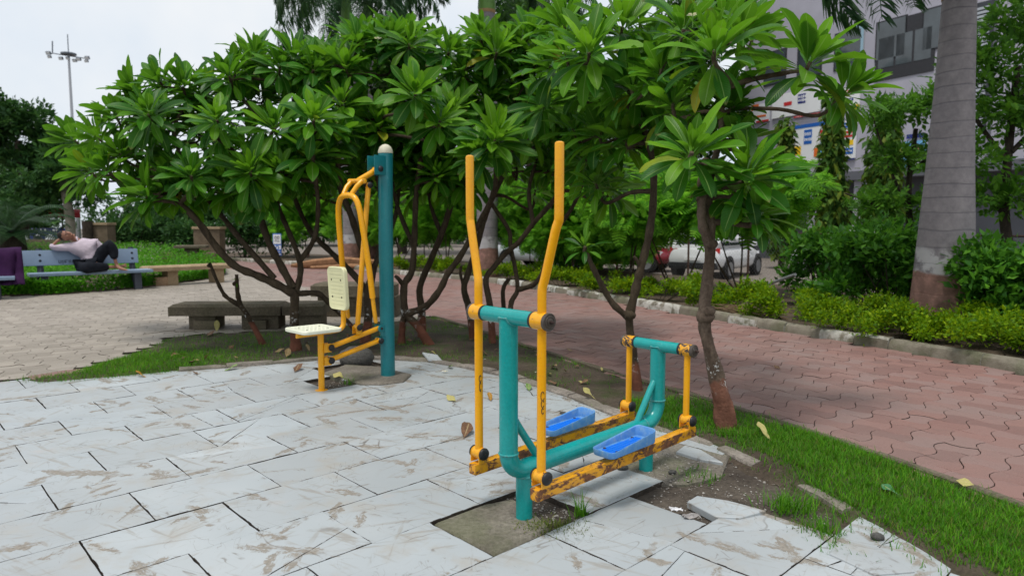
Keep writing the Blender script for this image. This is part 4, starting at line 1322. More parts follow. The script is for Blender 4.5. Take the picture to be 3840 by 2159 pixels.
def rosette(c, axis, size, n, r_, tilt=0.0):
    """list of (template index, matrix, youth)"""
    axis = Vector(axis).normalized()
    up = Vector((0, 0, 1))
    side = axis.cross(up if abs(axis.z) < .95 else Vector((1, 0, 0))).normalized()
    fwd = axis.cross(side)
    out = []
    a0 = r_.uniform(0, 6.28)
    for i in range(n):
        t = (i + .5) / n                                   # 0 inner .. 1 outer
        a = a0 + i * 2.39996 + r_.gauss(0, .12)
        el = math.radians(8 + 90 * t ** .95 + r_.gauss(0, 10))
        d = axis * math.cos(el) + (side * math.cos(a) + fwd * math.sin(a)) * math.sin(el)
        d = (d + Vector((0, 0, -0.08 * t))).normalized()
        L = size * (0.45 + 0.60 * min(1, t * 2.6) - 0.35 * max(0, t - .6)) * r_.uniform(.78, 1.14)
        z = axis + Vector((0, 0, .5)) + Vector((r_.gauss(0, .22), r_.gauss(0, .22), 0))
        z = z - d * z.dot(d)
        if z.length < .15: z = up - d * up.dot(d)
        z.normalize(); x = d.cross(z)
        base = Vector(c) - axis * (0.085 * t * size / .32) + d * .012
        M = Matrix(((x.x * L, d.x * L, z.x * L, base.x), (x.y * L, d.y * L, z.y * L, base.y), (x.z * L, d.z * L, z.z * L, base.z), (0, 0, 0, 1)))
        k = min(3, int(t * 4.2 + r_.gauss(0, .6))) if t < 1 else 3
        k = max(0, k)
        ti = k + 4 * r_.randrange(6)
        youth = max(0, .85 - t * 1.35) * r_.uniform(.3, 1) + (0.35 if r_.random() < .14 else 0)
        old = r_.uniform(.35, .9) if (t > .82 and r_.random() < .07) else 0.0
        out.append((ti, M, (youth, old)))
    return out

def frangipani(label, trunks, limbs, ros, seed, barkmat='bark_frangi', r0=.05, leafsize=.36, knobs=(), nleaf=(30, 42), fill=1.5, rough=.045, radf=None):
    """trunks/limbs: polylines [(px,py,Y)...]; ros: [(px,py,Y[,scale])]"""
    r_ = random.Random(seed)
    if len(ros) > 4:
        for q in list(ros):
            for _ in range(int(fill) + (r_.random() < fill % 1)):
              if q[1] < 470: ros = ros + [(q[0] + r_.uniform(-85, 85) * 6 / q[2], min(475, q[1] + r_.uniform(-20, 120) * 6 / q[2]), q[2] + r_.uniform(.1, .8), r_.uniform(.8, 1.05))]
    base = Vector(AT(*trunks[0][0])); base.z = 0
    t = thing('frangipani_tree', label, 'tree', base, group='frangipani trees in the grass strip')
    nodes = []           # (point, radius, dir)
    tr = MB()
    for j, tk in enumerate(trunks):
        pts = [AT(*p) for p in tk]
        if pts[0].z < .15: pts[0].z = -0.06
        K_ = 6 if radf is None else 12
        sp = [Vector(p) for p in smooth_path(pts, K_)]
        n = len(sp); ra = r0 * (1.0 if j == 0 else .85); 
        if radf: rad = [r0 * float(np.interp(i / K_, range(len(radf)), radf)) * r_.uniform(.98, 1.02) for i in range(n)]
        else: rad = [ra * (1.25 - .35 * min(1, i / (n * .3))) * (1 - .12 * i / n) * r_.uniform(.95, 1.06) for i in range(n)]
        rad[0] *= 1.25
        tr.tube(sp, rad, 14, noise=rough, seed=seed + j)
        for i, p in enumerate(sp): nodes.append((p, rad[i], i))
    part('trunk', tr, MT[barkmat], t, 50)
    for (x, y, Y, rr) in knobs:
        part('knot', MB().ball(AT(x, y, Y), rr, 2, (1, 1, .9), .16, seed), MT[barkmat], t, 60)
    lb = []
    for j, lm in enumerate(limbs):
        pts = [AT(*p[:3]) for p in lm]
        rs = lm[0][3] if len(lm[0]) > 3 else r0 * .72
        re = rs * .62
        sp = [Vector(p) for p in smooth_path(pts, 5)]
        n = len(sp)
        rad = [(rs + (re - rs) * i / n) * (1 + .1 * math.sin(i * 1.7 + j)) for i in range(n)]
        part('limb', MB().tube(sp, rad, 10, noise=.05, seed=seed + 40 + j), MT[barkmat], t, 50)
        for i, p in enumerate(sp): nodes.append((p, rad[i], i))
    allv = []
    centre = sum((AT(*q[:3]) for q in ros), Vector()) / max(1, len(ros))
    twigs = MB(); 
    ros_s = sorted(ros, key=lambda q: -AT(*q[:3]).z * 0 + min((AT(*q[:3]) - nd[0]).length for nd in nodes))
    for q in ros_s:
        c = AT(*q[:3]); sc = q[3] if len(q) > 3 else 1.0
        best = min(nodes, key=lambda nd: (c - nd[0]).length + (1.2 if nd[0].z > c.z - .05 else 0) + .6 * max(0, .6 - nd[0].z))
        p0, rr, _ = best
        d = c - p0
        out = Vector((c.x - centre.x, c.y - centre.y, 0))
        axis = (Vector((0, 0, 1)) * .9 + out * .45 + d.normalized() * .5 + Vector((0, -.52, 0)) + Vector((r_.gauss(0, .12), r_.gauss(0, .12), 0))).normalized()
        if len(q) > 4: axis = Vector(q[4]).normalized()
        if d.length > .04:
            m1 = p0 + d * .35 + Vector((r_.gauss(0, .03), r_.gauss(0, .03), -.06 * d.length)); m2 = c - axis * (d.length * .3)
            sp = [Vector(x) for x in smooth_path([p0, m1, m2, c - axis * .01], 5)]
            n = len(sp); ra = min(rr * .8, .026)
            rad = [max(.0135, ra + (.0145 - ra) * (i / n)) * (1 + .08 * math.sin(i * 2.1)) for i in range(n)]
            part('limb', MB().tube(sp, rad, 8, noise=.05, seed=seed + 90), MT[barkmat], t, 50)
            for i, p in enumerate(sp[2:]):
                nodes.append((p, rad[i + 2], i))
        for lf in rosette(c, axis, leafsize * sc * r_.uniform(.86, 1.14), int(r_.randint(*nleaf) * (1 if sc > .78 else .38)), r_):
            allv.append(lf)
    # the leaves that show largest are objects of their own
    Mi = WM[t.name].inverted()
    key = lambda lf: (lf[1].translation - Vector((0, 0, CAM_H))).length - 1.5 * lf[1].col[1].length
    allv.sort(key=key)
    for ti, M, yo in allv[:300]:
        o = inst('leaf', LEAFM[ti], Mi @ M, t); o.color = (yo[0], yo[1], 0, 1)
    rest = allv[300:]
    if rest:
        V = []; F = []; UV = []; off_ = 0
        for ti, M, yo in rest:
            tv, tf, tu = LEAFT[ti]
            A = np.array(Mi @ M)
            V.append(np.array(tv) @ A[:3, :3].T + A[:3, 3]); F.append(np.array(tf) + off_); off_ += len(tv)
            UV.append(np.array(tu)[np.array(tf).ravel()])
        me = fast_mesh('hidden_leaves', np.concatenate(V), np.concatenate(F), MT['frangi_leaf'], True, np.concatenate(UV))
        o = part('inner_leaves', me, None, t); o['kind'] = 'stuff'; o.color = (0.04, 0, 0, 1)
    return t

TREE_A = frangipani('broad frangipani tree on the left with low limb reaching over the sleeping man', 
    [[(746, 888, 7.52), (741, 840, 7.52), (740, 790, 7.52), (742, 735, 7.52)]],
    [[(742, 740, 7.52, .048), (690, 712, 7.5), (640, 690, 7.45), (590, 668, 7.4), (545, 622, 7.35), (500, 560, 7.3), (450, 512, 7.25), (385, 492, 7.2)],
     [(738, 725, 7.55, .046), (705, 665, 7.6), (672, 600, 7.65), (640, 500, 7.6), (605, 430, 7.45), (570, 350, 7.15)],
     [(690, 700, 7.5, .034), (620, 620, 7.5), (555, 540, 7.6), (505, 480, 7.7), (470, 440, 7.7), (440, 350, 7.8)],
     [(745, 735, 7.55, .036), (755, 690, 7.6), (752, 650, 7.65), (725, 580, 7.7), (700, 520, 7.8), (685, 450, 7.8), (670, 360, 7.7)],
     [(752, 660, 7.65, .03), (790, 600, 7.6), (800, 520, 7.4), (790, 420, 7.1), (785, 340, 6.9)],
     [(748, 738, 7.55, .034), (800, 738, 7.6), (830, 765, 7.7), (872, 805, 7.9), (905, 850, 8.08)]],
    [(365, 492, 7.2, 1.15, (-.75, -.25, .6)), (372, 285, 7.2), (545, 300, 6.85), (465, 445, 7.5), (575, 190, 7.5), (460, 215, 7.9), (655, 465, 7.2, .85), (705, 170, 7.6), (790, 300, 6.8), (690, 320, 7.2), (300, 385, 7.8), (265, 425, 7.6, 1, (-.7, -.2, .6)), (335, 225, 8.1), (560, 395, 8.1), (620, 250, 8.2), (500, 330, 8.5), (420, 370, 8.4), (245, 345, 8.2, 1, (-.7, -.1, .7)), (400, 205, 7.8), (640, 165, 8.2), (770, 165, 8.3), (615, 380, 7.7), (520, 230, 8.2), (720, 410, 8.0), (290, 290, 7.9), (850, 350, 7.9), (480, 440, 7.0, .95), (560, 455, 7.5), (630, 430, 6.9), (730, 420, 7.3), (800, 400, 7.4), (430, 440, 7.9), (640, 135, 7.9), (740, 140, 7.7), (790, 175, 7.5)],
    21, r0=.058, leafsize=.365)
TREE_B = frangipani('frangipani tree whose dark trunk stands behind the seated machine',
    [[(916, 866, 8.1), (926, 800, 8.1), (926, 740, 8.1), (936, 690, 8.1)]],
    [[(936, 690, 8.1, .042), (902, 600, 8.0), (882, 540, 7.9), (855, 470, 7.8), (850, 380, 7.6), (858, 310, 7.5)],
     [(926, 735, 8.1, .04), (880, 680, 8.15), (830, 632, 8.2), (780, 580, 8.3), (742, 500, 8.4), (730, 430, 8.5)],
     [(936, 690, 8.1, .038), (962, 600, 8.1), (958, 500, 8.0), (945, 400, 7.8), (960, 300, 7.6)],
     [(950, 640, 8.1, .03), (990, 560, 8.3), (1005, 460, 8.4), (1010, 360, 8.4)]],
    [(870, 170, 7.5), (945, 105, 8.0, 1.1), (1045, 235, 6.9, 1.05), (860, 262, 7.3), (1000, 175, 8.2), (930, 215, 8.5), (905, 330, 8.3), (1005, 315, 8.6), (1095, 110, 8.2), (750, 350, 8.5), (815, 140, 8.8), (955, 320, 7.6), (1040, 130, 8.6), (880, 90, 8.7), (880, 395, 7.9), (820, 420, 8.3), (985, 390, 8.1), (920, 290, 7.7), (980, 95, 7.9), (1030, 110, 7.6), (900, 105, 7.8), (1130, 130, 7.7), (840, 150, 7.6)],
    22, r0=.056)
TREE_C = frangipani('multi-stemmed frangipani tree with forked red-painted base right of the teal post',
    [[(1086, 872, 8.0), (1055, 826, 8.0), (1030, 800, 8.0), (1018, 788, 8.0)], [(1008, 868, 8.05), (1012, 820, 8.05), (1018, 790, 8.0)], [(1062, 856, 8.5), (1060, 780, 8.5), (1056, 722, 8.5), (1085, 650, 8.45), (1110, 590, 8.4), (1132, 520, 8.3), (1150, 450, 8.2)]],
    [[(1020, 790, 8.0, .044), (1070, 770, 7.95), (1105, 730, 7.9), (1125, 690, 7.9), (1160, 640, 7.85), (1200, 570, 7.75), (1240, 490, 7.4), (1250, 410, 7.0)],
     [(1018, 790, 8.0, .046), (1016, 720, 8.0), (1036, 680, 8.0), (1042, 600, 8.0), (1046, 500, 8.0), (1058, 400, 7.9)],
     [(1016, 720, 8.0, .03), (1003, 702, 7.95), (994, 694, 7.92)],
     [(1040, 620, 8.0, .03), (1000, 520, 8.2), (985, 440, 8.3)],
     [(1110, 590, 8.4, .03), (1085, 520, 8.5), (1080, 440, 8.5), (1100, 360, 8.5)]],
    [(1165, 175, 7.7), (1245, 350, 6.7, 1.1), (1140, 275, 7.4), (1060, 330, 7.8), (1285, 125, 8.0), (1200, 100, 8.5), (1175, 450, 7.9), (1110, 330, 8.4), (1225, 225, 8.0), (1125, 400, 7.9), (1180, 310, 8.2), (1000, 400, 8.3), (1290, 200, 8.6), (1100, 440, 7.7), (1060, 420, 8.3), (1210, 85, 7.9), (1250, 130, 7.6), (1330, 90, 7.9)],
    23, r0=.054)
TREE_D = frangipani('slender dark frangipani stem just left of the walking machine crossbar',
    [[(1193, 856, 8.3), (1182, 785, 8.3), (1167, 728, 8.3), (1176, 690, 8.3), (1196, 630, 8.3), (1215, 560, 8.25), (1235, 500, 8.2)]],
    [[(1167, 722, 8.3, .022), (1158, 690, 8.28), (1160, 668, 8.26)], [(1235, 505, 8.2, .03), (1270, 430, 8.1), (1300, 340, 8.0)]],
    [(1370, 255, 7.3), (1400, 85, 7.7), (1290, 260, 8.1), (1345, 170, 8.4), (1350, 75, 8.8), (1300, 420, 8.6, .9), (1340, 330, 7.9)],
    24, r0=.044)
TREE_E = frangipani('three-stemmed frangipani tree behind the walking machine crossbar',
    [[(1240, 872, 8.0), (1232, 770, 8.0), (1222, 703, 8.0), (1245, 668, 8.0), (1272, 637, 8.0), (1307, 606, 7.95), (1341, 562, 7.9), (1395, 500, 7.8), (1425, 440, 7.6)],
     [(1285, 868, 8.05), (1284, 770, 8.05), (1301, 729, 8.05), (1295, 672, 8.05), (1284, 620, 8.05), (1280, 580, 8.05), (1248, 530, 8.0), (1228, 500, 8.0)],
     [(1276, 868, 8.2), (1266, 766, 8.2), (1266, 725, 8.2), (1280, 700, 8.2)]],
    [[(1301, 729, 8.05, .032), (1341, 716, 7.95), (1362, 690, 7.9), (1378, 640, 7.85), (1400, 580, 7.8), (1440, 520, 7.6), (1470, 450, 7.2)],
     [(1341, 562, 7.9, .028), (1330, 480, 8.0), (1350, 400, 8.1)]],
    [(1475, 400, 6.9, 1.1), (1430, 255, 7.8), (1420, 330, 8.2), (1380, 420, 8.2, .9), (1490, 270, 8.0), (1530, 420, 7.8, .9), (1455, 180, 8.3), (1500, 60, 8.2)],
    25, r0=.036)
TREE_F = frangipani('frangipani tree with smooth V fork rising behind the rear of the walking machine',
    [[(1606, 990, 5.65), (1594, 900, 5.65), (1584, 830, 5.65), (1582, 792, 5.65)]],
    [[(1582, 795, 5.65, .038), (1600, 720, 5.65), (1612, 672, 5.65), (1632, 590, 5.7), (1643, 500, 5.8), (1640, 400, 5.9), (1610, 300, 5.9), (1580, 220, 5.8)],
     [(1582, 800, 5.65, .03), (1540, 762, 5.63), (1502, 695, 5.6), (1476, 640, 5.58)],
     [(1612, 675, 5.65, .018), (1602, 655, 5.63), (1594, 645, 5.62)],
     [(1610, 300, 5.9, .024), (1540, 220, 5.75), (1500, 165, 5.6)]],
    [(1480, 130, 5.5, 1.05), (1565, 65, 5.9), (1600, 205, 5.8), (1470, 618, 5.55, .6), (1575, 350, 6.1), (1645, 130, 6.1), (1540, 235, 6.3), (1645, 320, 6.0), (1420, 60, 6.3), (1510, 330, 6.4)],
    26, r0=.04, leafsize=.385, fill=1.3, knobs=((1583, 792, 5.63, .05),))
TREE_G = frangipani('gnarled frangipani tree with swollen red-brown trunk foot at the path edge',
    [[(1828, 1085, 4.62), (1822, 1040, 4.62), (1808, 975, 4.62), (1790, 900, 4.62), (1775, 840, 4.62), (1771, 790, 4.62), (1777, 720, 4.62), (1785, 640, 4.62), (1782, 600, 4.62)]],
    [[(1782, 606, 4.62, .036), (1768, 570, 4.62), (1764, 520, 4.64), (1762, 470, 4.64), (1775, 400, 4.7)],
     [(1786, 612, 4.62, .032), (1788, 560, 4.66), (1782, 500, 4.7), (1790, 430, 4.8), (1812, 340, 4.9), (1815, 250, 4.95)],
     [(1815, 270, 4.95, .024), (1830, 225, 4.9), (1870, 206, 4.85), (1930, 192, 4.8), (1985, 182, 4.75)],
     [(1785, 470, 4.75, .024), (1830, 470, 4.65), (1870, 455, 4.6)]],
    [(1795, 125, 4.75, 1.05), (1740, 380, 4.45), (1878, 430, 4.5), (1908, 535, 4.5, .85, (.35, -.3, .75)), (2040, 152, 4.65, 1.08, (.35, -.25, .8)), (1690, 265, 5.1), (1822, 245, 5.1), (1720, 70, 5.2), (1870, 70, 5.3), (1660, 180, 5.3), (1780, 320, 5.2), (1850, 350, 5.0)],
    27, barkmat='bark_rough', r0=.045, leafsize=.365, fill=.7, knobs=((1773, 796, 4.61, .058), (1778, 782, 4.6, .05), (1788, 614, 4.61, .042)), rough=.075, radf=[1.7, 1.55, 1.3, 1.0, .85, .95, .85, .8, .75])
SAP = frangipani('pruned leafless frangipani sapling leaning left in front of the dark stone bench',
    [[(668, 866, 8.0), (640, 825, 8.0), (610, 775, 8.0), (585, 757, 8.0)]],
    [[(585, 757, 8.0, .026), (565, 742, 8.0), (545, 705, 8.0), (528, 662, 8.0)], [(606, 772, 8.0, .03), (598, 740, 8.02), (596, 712, 8.02), (595, 690, 8.02)], [(567, 745, 8.0, .02), (560, 742, 7.98)]],
    [(527, 660, 8.0, .22), (594, 705, 8.0, .2)], 28, r0=.036, nleaf=(10, 14), leafsize=.36)
# a few blossoms and buds at branch ends
def blossom(x, y, Y, label):
    c = AT(x, y, Y)
    t = thing('frangipani_blossom', label, 'flower', c)
    for k in range(5):
        a = 6.283 * k / 5; d = np.array([math.cos(a), math.sin(a), .35])
        T = leaf_template(.045, .6, .3, .2, 0, k)
        F_ = frames(d[None], np.array([[0, 0, 1.0]]))[0]
        V = np.array(T[0]) @ F_.T
        part('petal', fast_mesh('petal', V, np.array(T[1]), MT['petal'], True), None, t)
    part('stalk', MB().tube([(0, 0, -.08), (0, 0, 0)], .004, 6), MT['crownshaft'], t, world=False)
blossom(1742, 40, 4.9, 'white frangipani blossom with yellow heart among the leaves at the top')
blossom(950, 98, 7.5, 'small cream frangipani blossom at the top of the middle crown')
# ================================================================ background vegetation
def T_leaf(fold=.25):
    """simple leaf, y long 1, width .5 -> 2 quads"""
    V = [(0, 0, 0), (-.26, .42, .07), (0, .48, 0), (.26, .42, .07), (0, 1.0, -.06)]
    return (V, [(0, 2, 1), (0, 3, 2), (1, 2, 4), (2, 3, 4)], None)
def T_pinnate(n=7):
    V = []; F = []
    for i in range(n):
        y = .12 + .85 * i / n; l = .30 * math.sin(math.pi * (.18 + .8 * i / n)) + .04
        for s in (-1, 1):
            o = len(V); zz = -.10 * (i / n) ** 2
            V += [(0, y, zz), (s * l, y + .10, zz - .05), (s * l * .9, y + .16, zz - .06), (0, y + .09, zz)]
            F.append((o, o + 1, o + 2, o + 3) if s > 0 else (o + 3, o + 2, o + 1, o))
    o = len(V); V += [(-.008, 0, 0), (.008, 0, 0), (.006, 1, -.1), (-.006, 1, -.1)]; F.append((o, o + 1, o + 2, o + 3))
    return (V, F, None)
def T_clump():
    """five small leaves on a spray"""
    b = T_leaf(); V = []; F = []
    for k, (a, y, s) in enumerate(((0.0, .45, .55), (.9, .25, .5), (-.9, .3, .5), (.75, .02, .45), (-.8, .05, .45))):
        o = len(V)
        for v in b[0]:
            x, yy = v[0] * s, v[1] * s
            V.append((x * math.cos(a) + yy * math.sin(a), y + yy * math.cos(a) - x * math.sin(a), v[2] * s + (.06 if k % 2 else -.03)))
        F += [tuple(i + o for i in f) for f in b[1]]
    return (V, F, None)
TL1, TP1, TC1 = T_leaf(), T_pinnate(), T_clump()

def crown_mesh(name, blobs, N, size, T, mat, seed, up=.5, out=.7, droop=0.0, shell=2.4, svar=.35, outlier=.08):
    g = np.random.default_rng(seed)
    B = np.array(blobs, float)          # cx,cy,cz,rx,ry,rz
    w = (B[:, 3] * B[:, 4] * B[:, 5]) ** .67
    k = g.choice(len(B), N, p=w / w.sum())
    d = g.normal(size=(N, 3)); d /= np.linalg.norm(d, axis=1, keepdims=True)
    r = g.random(N) ** (1 / shell)
    r = r * (1 + outlier * g.normal(size=N))
    # clumping: angular lobes so the outline is uneven
    lobe = 1 + .16 * np.sin(d[:, 0] * 5 + k * 1.7) * np.sin(d[:, 2] * 6 + k) + .1 * np.sin(d[:, 1] * 9 + k * 2.3)
    P = B[k, :3] + d * (r * lobe)[:, None] * B[k, 3:]
    dirs = out * d + up * np.array([0, 0, 1.0]) * g.random((N, 1)) + .6 * g.normal(size=(N, 3)) + np.array([0, 0, -droop])
    ups = d * .4 + np.array([0, 0, 1.0]) + .45 * g.normal(size=(N, 3))
    Fm = frames(dirs, ups) * (size * (1 + svar * g.normal(size=N)).clip(.4, 1.8))[:, None, None]
    return scatter_mesh(name, T, P, Fm, mat, False)

def kerb_at(px, offd):
    pts = np.array(smooth_path([tuple(p) for p in off(KERB, -offd)], 20))
    xs_ = np.array([(proj((p[0], p[1], .1)) or (1e9, 0))[0] for p in pts])
    i = int(np.argmin(abs(xs_ - px)))
    return Vector((pts[i][0], pts[i][1], .05))

def shrub(name, label, base, blobs, N, size, T, mat, seed, cat='shrub', group=None, stems=4, bark='bark_dark', stem_r=.012, **kw):
    t = thing(name, label, cat, base, group=group)
    me = crown_mesh('foliage', blobs, N, size, T, MT[mat], seed, **kw)
    o = part('foliage', me, None, t, world=False); o['kind'] = 'stuff'
    r_ = random.Random(seed)
    for i in range(stems):
        b = blobs[i % len(blobs)]
        e = Vector((b[0] + r_.uniform(-.3, .3) * b[3], b[1] + r_.uniform(-.3, .3) * b[4], b[2]))
        s = Vector((r_.uniform(-.1, .1) * b[3], r_.uniform(-.1, .1) * b[3], -.12))
        part('stem', MB().tube(smooth_path([s, (s + e) / 2 + Vector((r_.uniform(-.05, .05), r_.uniform(-.05, .05), 0)), e], 4), [stem_r * (1 - .06 * k) for k in range(9)], 6, noise=.06, seed=i), MT[bark], t, world=False)
    return t

# golden low hedge clumps behind the kerb
gold = [(1010, .35, 'yellow-green hedge clump far down the kerb beside the teal post'), (1130, .4, 'yellow-green hedge clump at the kerb seen left of the walking machine'), (1290, .42, 'yellow-green hedge clump at the kerb between the two yellow handle bars'),
        (1415, .36, 'yellow-green hedge clump at the kerb just right of the tall yellow handle bar'), (1530, .46, 'bushy yellow-green hedge clump in front of the red car'), (1655, .42, 'yellow-green hedge clump at the kerb right of the V-forked frangipani'), (1790, .40, 'yellow-green hedge clump at the kerb behind the gnarled trunk'),
        (1975, .40, 'yellow-green hedge clump at the kerb beside the fallen pole'), (2150, .36, 'yellow-green hedge clump left of the thick palm foot'), (2270, .38, 'yellow-green hedge clump touching the left side of the thick palm foot'), (2400, .36, 'yellow-green hedge clump in front of the thick palm foot'), (2545, .36, 'yellow-green hedge clump at the right edge of the picture')]
for i, (px, r, lab) in enumerate(gold):
    b = kerb_at(px, .62)
    g_ = random.Random(300 + i)
    blobs = [(g_.uniform(-.75, .75) * r / .4, g_.uniform(-.3, .3), .13 + g_.uniform(0, .26), r * g_.uniform(.28, .55), r * g_.uniform(.3, .55), g_.uniform(.07, .15)) for _ in range(14)]
    d = math.hypot(b.x, b.y)
    shrub('golden_hedge', lab, b, blobs, int(5000 if d < 11 else 3600), .042 if d < 11 else .055, TL1, 'leaf_gold', 310 + i, 'hedge', 'golden hedge clumps along the kerb', stems=9, stem_r=.006, up=.9, outlier=.2, shell=1.8)
# dark green shrubs behind them
mid = [(2055, 2.6, .45, 1.0, 'leafy green shrub beside the white car'), (2110, 2.2, .55, 1.1, 'rounded leafy green shrub in front of the chain-link fence'), (2175, 2.0, .62, 1.15, 'leafy green shrub hiding the roof of the parked white car'), (2250, 1.9, .6, 1.2, 'leafy green shrub left of the thick palm trunk'), (2330, 2.3, .5, .95, 'leafy green shrub directly behind the thick palm trunk'), (2475, 1.7, .55, 1.05, 'leafy green shrub right of the thick palm trunk'), (2560, 1.5, .55, .95, 'dark green shrub at the right edge behind the kerb')]
for i, (px, o_, r, h, lab) in enumerate(mid):
    b = kerb_at(px, o_)
    g_ = random.Random(400 + i)
    blobs = [(g_.uniform(-.5, .5), g_.uniform(-.4, .4), h * g_.uniform(.3, 1.05), r * g_.uniform(.35, .65), r * g_.uniform(.35, .6), g_.uniform(.16, .3)) for _ in range(11)]
    shrub('green_shrub', lab, b, blobs, 3300, .095, TL1, 'leaf_mid', 410 + i, 'shrub', 'green shrubs behind the kerb', stems=9, up=.8, outlier=.18, shell=2.0)
# feathery small trees between path and car park
fea = [(770, 3.0, 'feathery small tree behind the distance sign'), (905, 2.4, 'feathery small tree far behind the pull-down bar'), (1010, 2.2, 'feathery small tree right behind the teal post'), (1060, 3.6, 'feathery small tree deeper in the bed right of the teal post'), (1230, 3.4, 'feathery small tree deep in the bed behind the grey palm trunk'), (1120, 2.4, 'feathery small tree left of the grey palm trunk'), (1330, 2.0, 'feathery small tree between the handle bars'), (1440, 2.0, 'feathery small tree right of the tall handle bar'), (1580, 1.9, 'feathery small tree over the red car'), (1545, 4.3, 'low feathery shrub in front of the red car'), (1440, 4.5, 'low feathery shrub in front of the silver car'), (1710, 2.0, 'feathery small tree with orange flowers left of the gnarled frangipani'), (1850, 2.6, 'feathery small tree in front of the white car')]
for i, (px, o_, lab) in enumerate(fea):
    b = kerb_at(px, o_)
    g_ = random.Random(500 + i)
    H_ = 2.5 if px > 1300 else 2.7
    low = .55 if px < 1250 else (.65 if px < 1600 else 1.1)
    if o_ > 4: low = -.05
    blobs = [(g_.uniform(-.9, .9), g_.uniform(-.7, .7), low + .4 + g_.uniform(0, (1.5 if px > 1250 else 2.2) if px < 1690 else .75), g_.uniform(.55, .85), g_.uniform(.5, .7), g_.uniform(.16, .3)) for _ in range(14)]
    t = shrub('feathery_tree', lab, b, blobs, 2000, .30, TP1, 'leaf_feather', 510 + i, 'tree', 'feathery small trees in the bed', stems=3, stem_r=.022, bark='bark_frangi', up=.25, out=.9, shell=1.8)
    fl = crown_mesh('flowers', [(bb[0], bb[1], bb[2] + .1, bb[3], bb[4], bb[5]) for bb in blobs], 40 if px != 1710 else 110, .055, TL1, MT['flower_orange'], 560 + i)
    tag(part('flowers', fl, None, t, world=False), kind='stuff')

# ---- royal palms
def frond_mesh(L, seed, droop=1.5, n=58, ll=.55, plum=.5):
    r_ = random.Random(seed)
    V = []; F = []
    ang = math.radians(52); y, z = 0.0, 0.0
    pts = []
    K = n
    for i in range(K + 1):
        t = i / K
        pts.append((y, z, ang))
        ang -= droop / K * (0.5 + 1.3 * t)
        y += math.cos(ang) * L / K; z += math.sin(ang) * L / K
    for i in range(K):
        o = len(V); (y0, z0, a0), (y1, z1, a1) = pts[i], pts[i + 1]
        w0 = .028 * (1 - i / K) + .004; w1 = .028 * (1 - (i + 1) / K) + .004
        V += [(-w0, y0, z0), (w0, y0, z0), (w1, y1, z1), (-w1, y1, z1)]; F.append((o, o + 1, o + 2, o + 3))
        t = i / K
        if t < .1: continue
        l = ll * (math.sin(math.pi * (.12 + .85 * t)) ** .6) * r_.uniform(.85, 1.1)
        for s in (-1, 1):
            for q in range(2 if plum > .3 else 1):
                ca = math.radians(r_.uniform(38, 62)); lift = r_.uniform(-plum, plum * .8)
                dx, dy, dz = s * math.sin(ca), math.cos(ca) * math.cos(a0), math.cos(ca) * math.sin(a0) + lift
                nn = math.sqrt(dx * dx + dy * dy + dz * dz); dx, dy, dz = dx / nn, dy / nn, dz / nn
                w = .017
                o = len(V)
                m = (dx * l * .55, y0 + dy * l * .55, z0 + dz * l * .55 - .03 * l)
                e = (dx * l * .88, y0 + dy * l * .9, z0 + dz * l * .85 - .42 * l)
                V += [(0, y0 - w * .6, z0), (0, y0 + w * .6, z0), (m[0], m[1] + w, m[2]), (m[0], m[1] - w, m[2]), (e[0], e[1] + .003, e[2]), (e[0], e[1] - .003, e[2])]
                F += [(o, o + 1, o + 2, o + 3), (o + 3, o + 2, o + 4, o + 5)]
    return fast_mesh('frond', np.array(V), np.array(F), MT['leaf_palm'], False)
FR = [frond_mesh(3.0, 1, 1.7), frond_mesh(3.2, 2, 2.1), frond_mesh(2.8, 3, 2.5)]
def royal_palm(label, base, prof, top, nfr, seed, extra=()):
    t = thing('royal_palm', label, 'palm tree', base, group='royal palms behind the kerb')
    part('trunk', MB().tube([(p[2] if len(p) > 2 else 0, 0, p[1]) for p in prof], [p[0] for p in prof], 32), MT['palm_bark'], t, 60, world=False)
    zt, rt = prof[-1][1], prof[-1][0]
    part('crown_shaft', MB().tube([(0, 0, zt - .01), (0, 0, zt + .12), (0, 0, top - .5), (0, 0, top)], [rt * 1.03, rt * 1.12, rt * .8, rt * .4], 20), MT['crownshaft'], t, 60, world=False)
    part('old_sheath', MB().tube([(0, 0, zt - .03), (0, 0, zt + .05)], [rt * 1.05, rt * 1.1], 24), MT['sheath'], t, 60, world=False)
    r_ = random.Random(seed)
    for k in range(nfr):
        az = 6.283 * k / nfr + r_.uniform(-.2, .2)
        M = Matrix.Translation((0, 0, top - .15 - .2 * r_.random())) @ Matrix.Rotation(az, 4, 'Z') @ Matrix.Rotation(math.radians(r_.uniform(-48, 18)), 4, 'X')
        inst('frond', FR[r_.randrange(3)], M @ Matrix.Scale(r_.uniform(.9, 1.1) * (1.25 if base[1] > 12 else 1.0), 4), t)
    for az, tilt, m in extra:
        inst('frond', FR[m], Matrix.Translation((0, 0, top - .25)) @ Matrix.Rotation(az, 4, 'Z') @ Matrix.Rotation(math.radians(tilt), 4, 'X'), t)
    return t
pb = G(2365, 838, .05)
royal_palm('thick grey royal palm trunk with red and white painted foot near the right edge', pb,
    [(.40, -.2), (.40, .05), (.385, .2), (.36, .42), (.335, .8), (.318, 1.1), (.295, 1.5), (.265, 2.0), (.24, 2.5), (.218, 3.0), (.20, 3.5), (.185, 4.0), (.18, 4.12)], 5.6, 8, 31, extra=((math.radians(140), -46, 0), (math.radians(125), -52, 0)))
royal_palm('grey royal palm with red painted foot between the yellow handle bars', Vector((-.66, 18.4, .05)),
    [(.30, -.2), (.30, .3), (.28, 1.0), (.29, 2.5), (.27, 4.5), (.23, 6.6), (.21, 6.9)], 8.6, 16, 32, extra=((math.radians(80), -30, 1), (math.radians(130), -35, 2)))
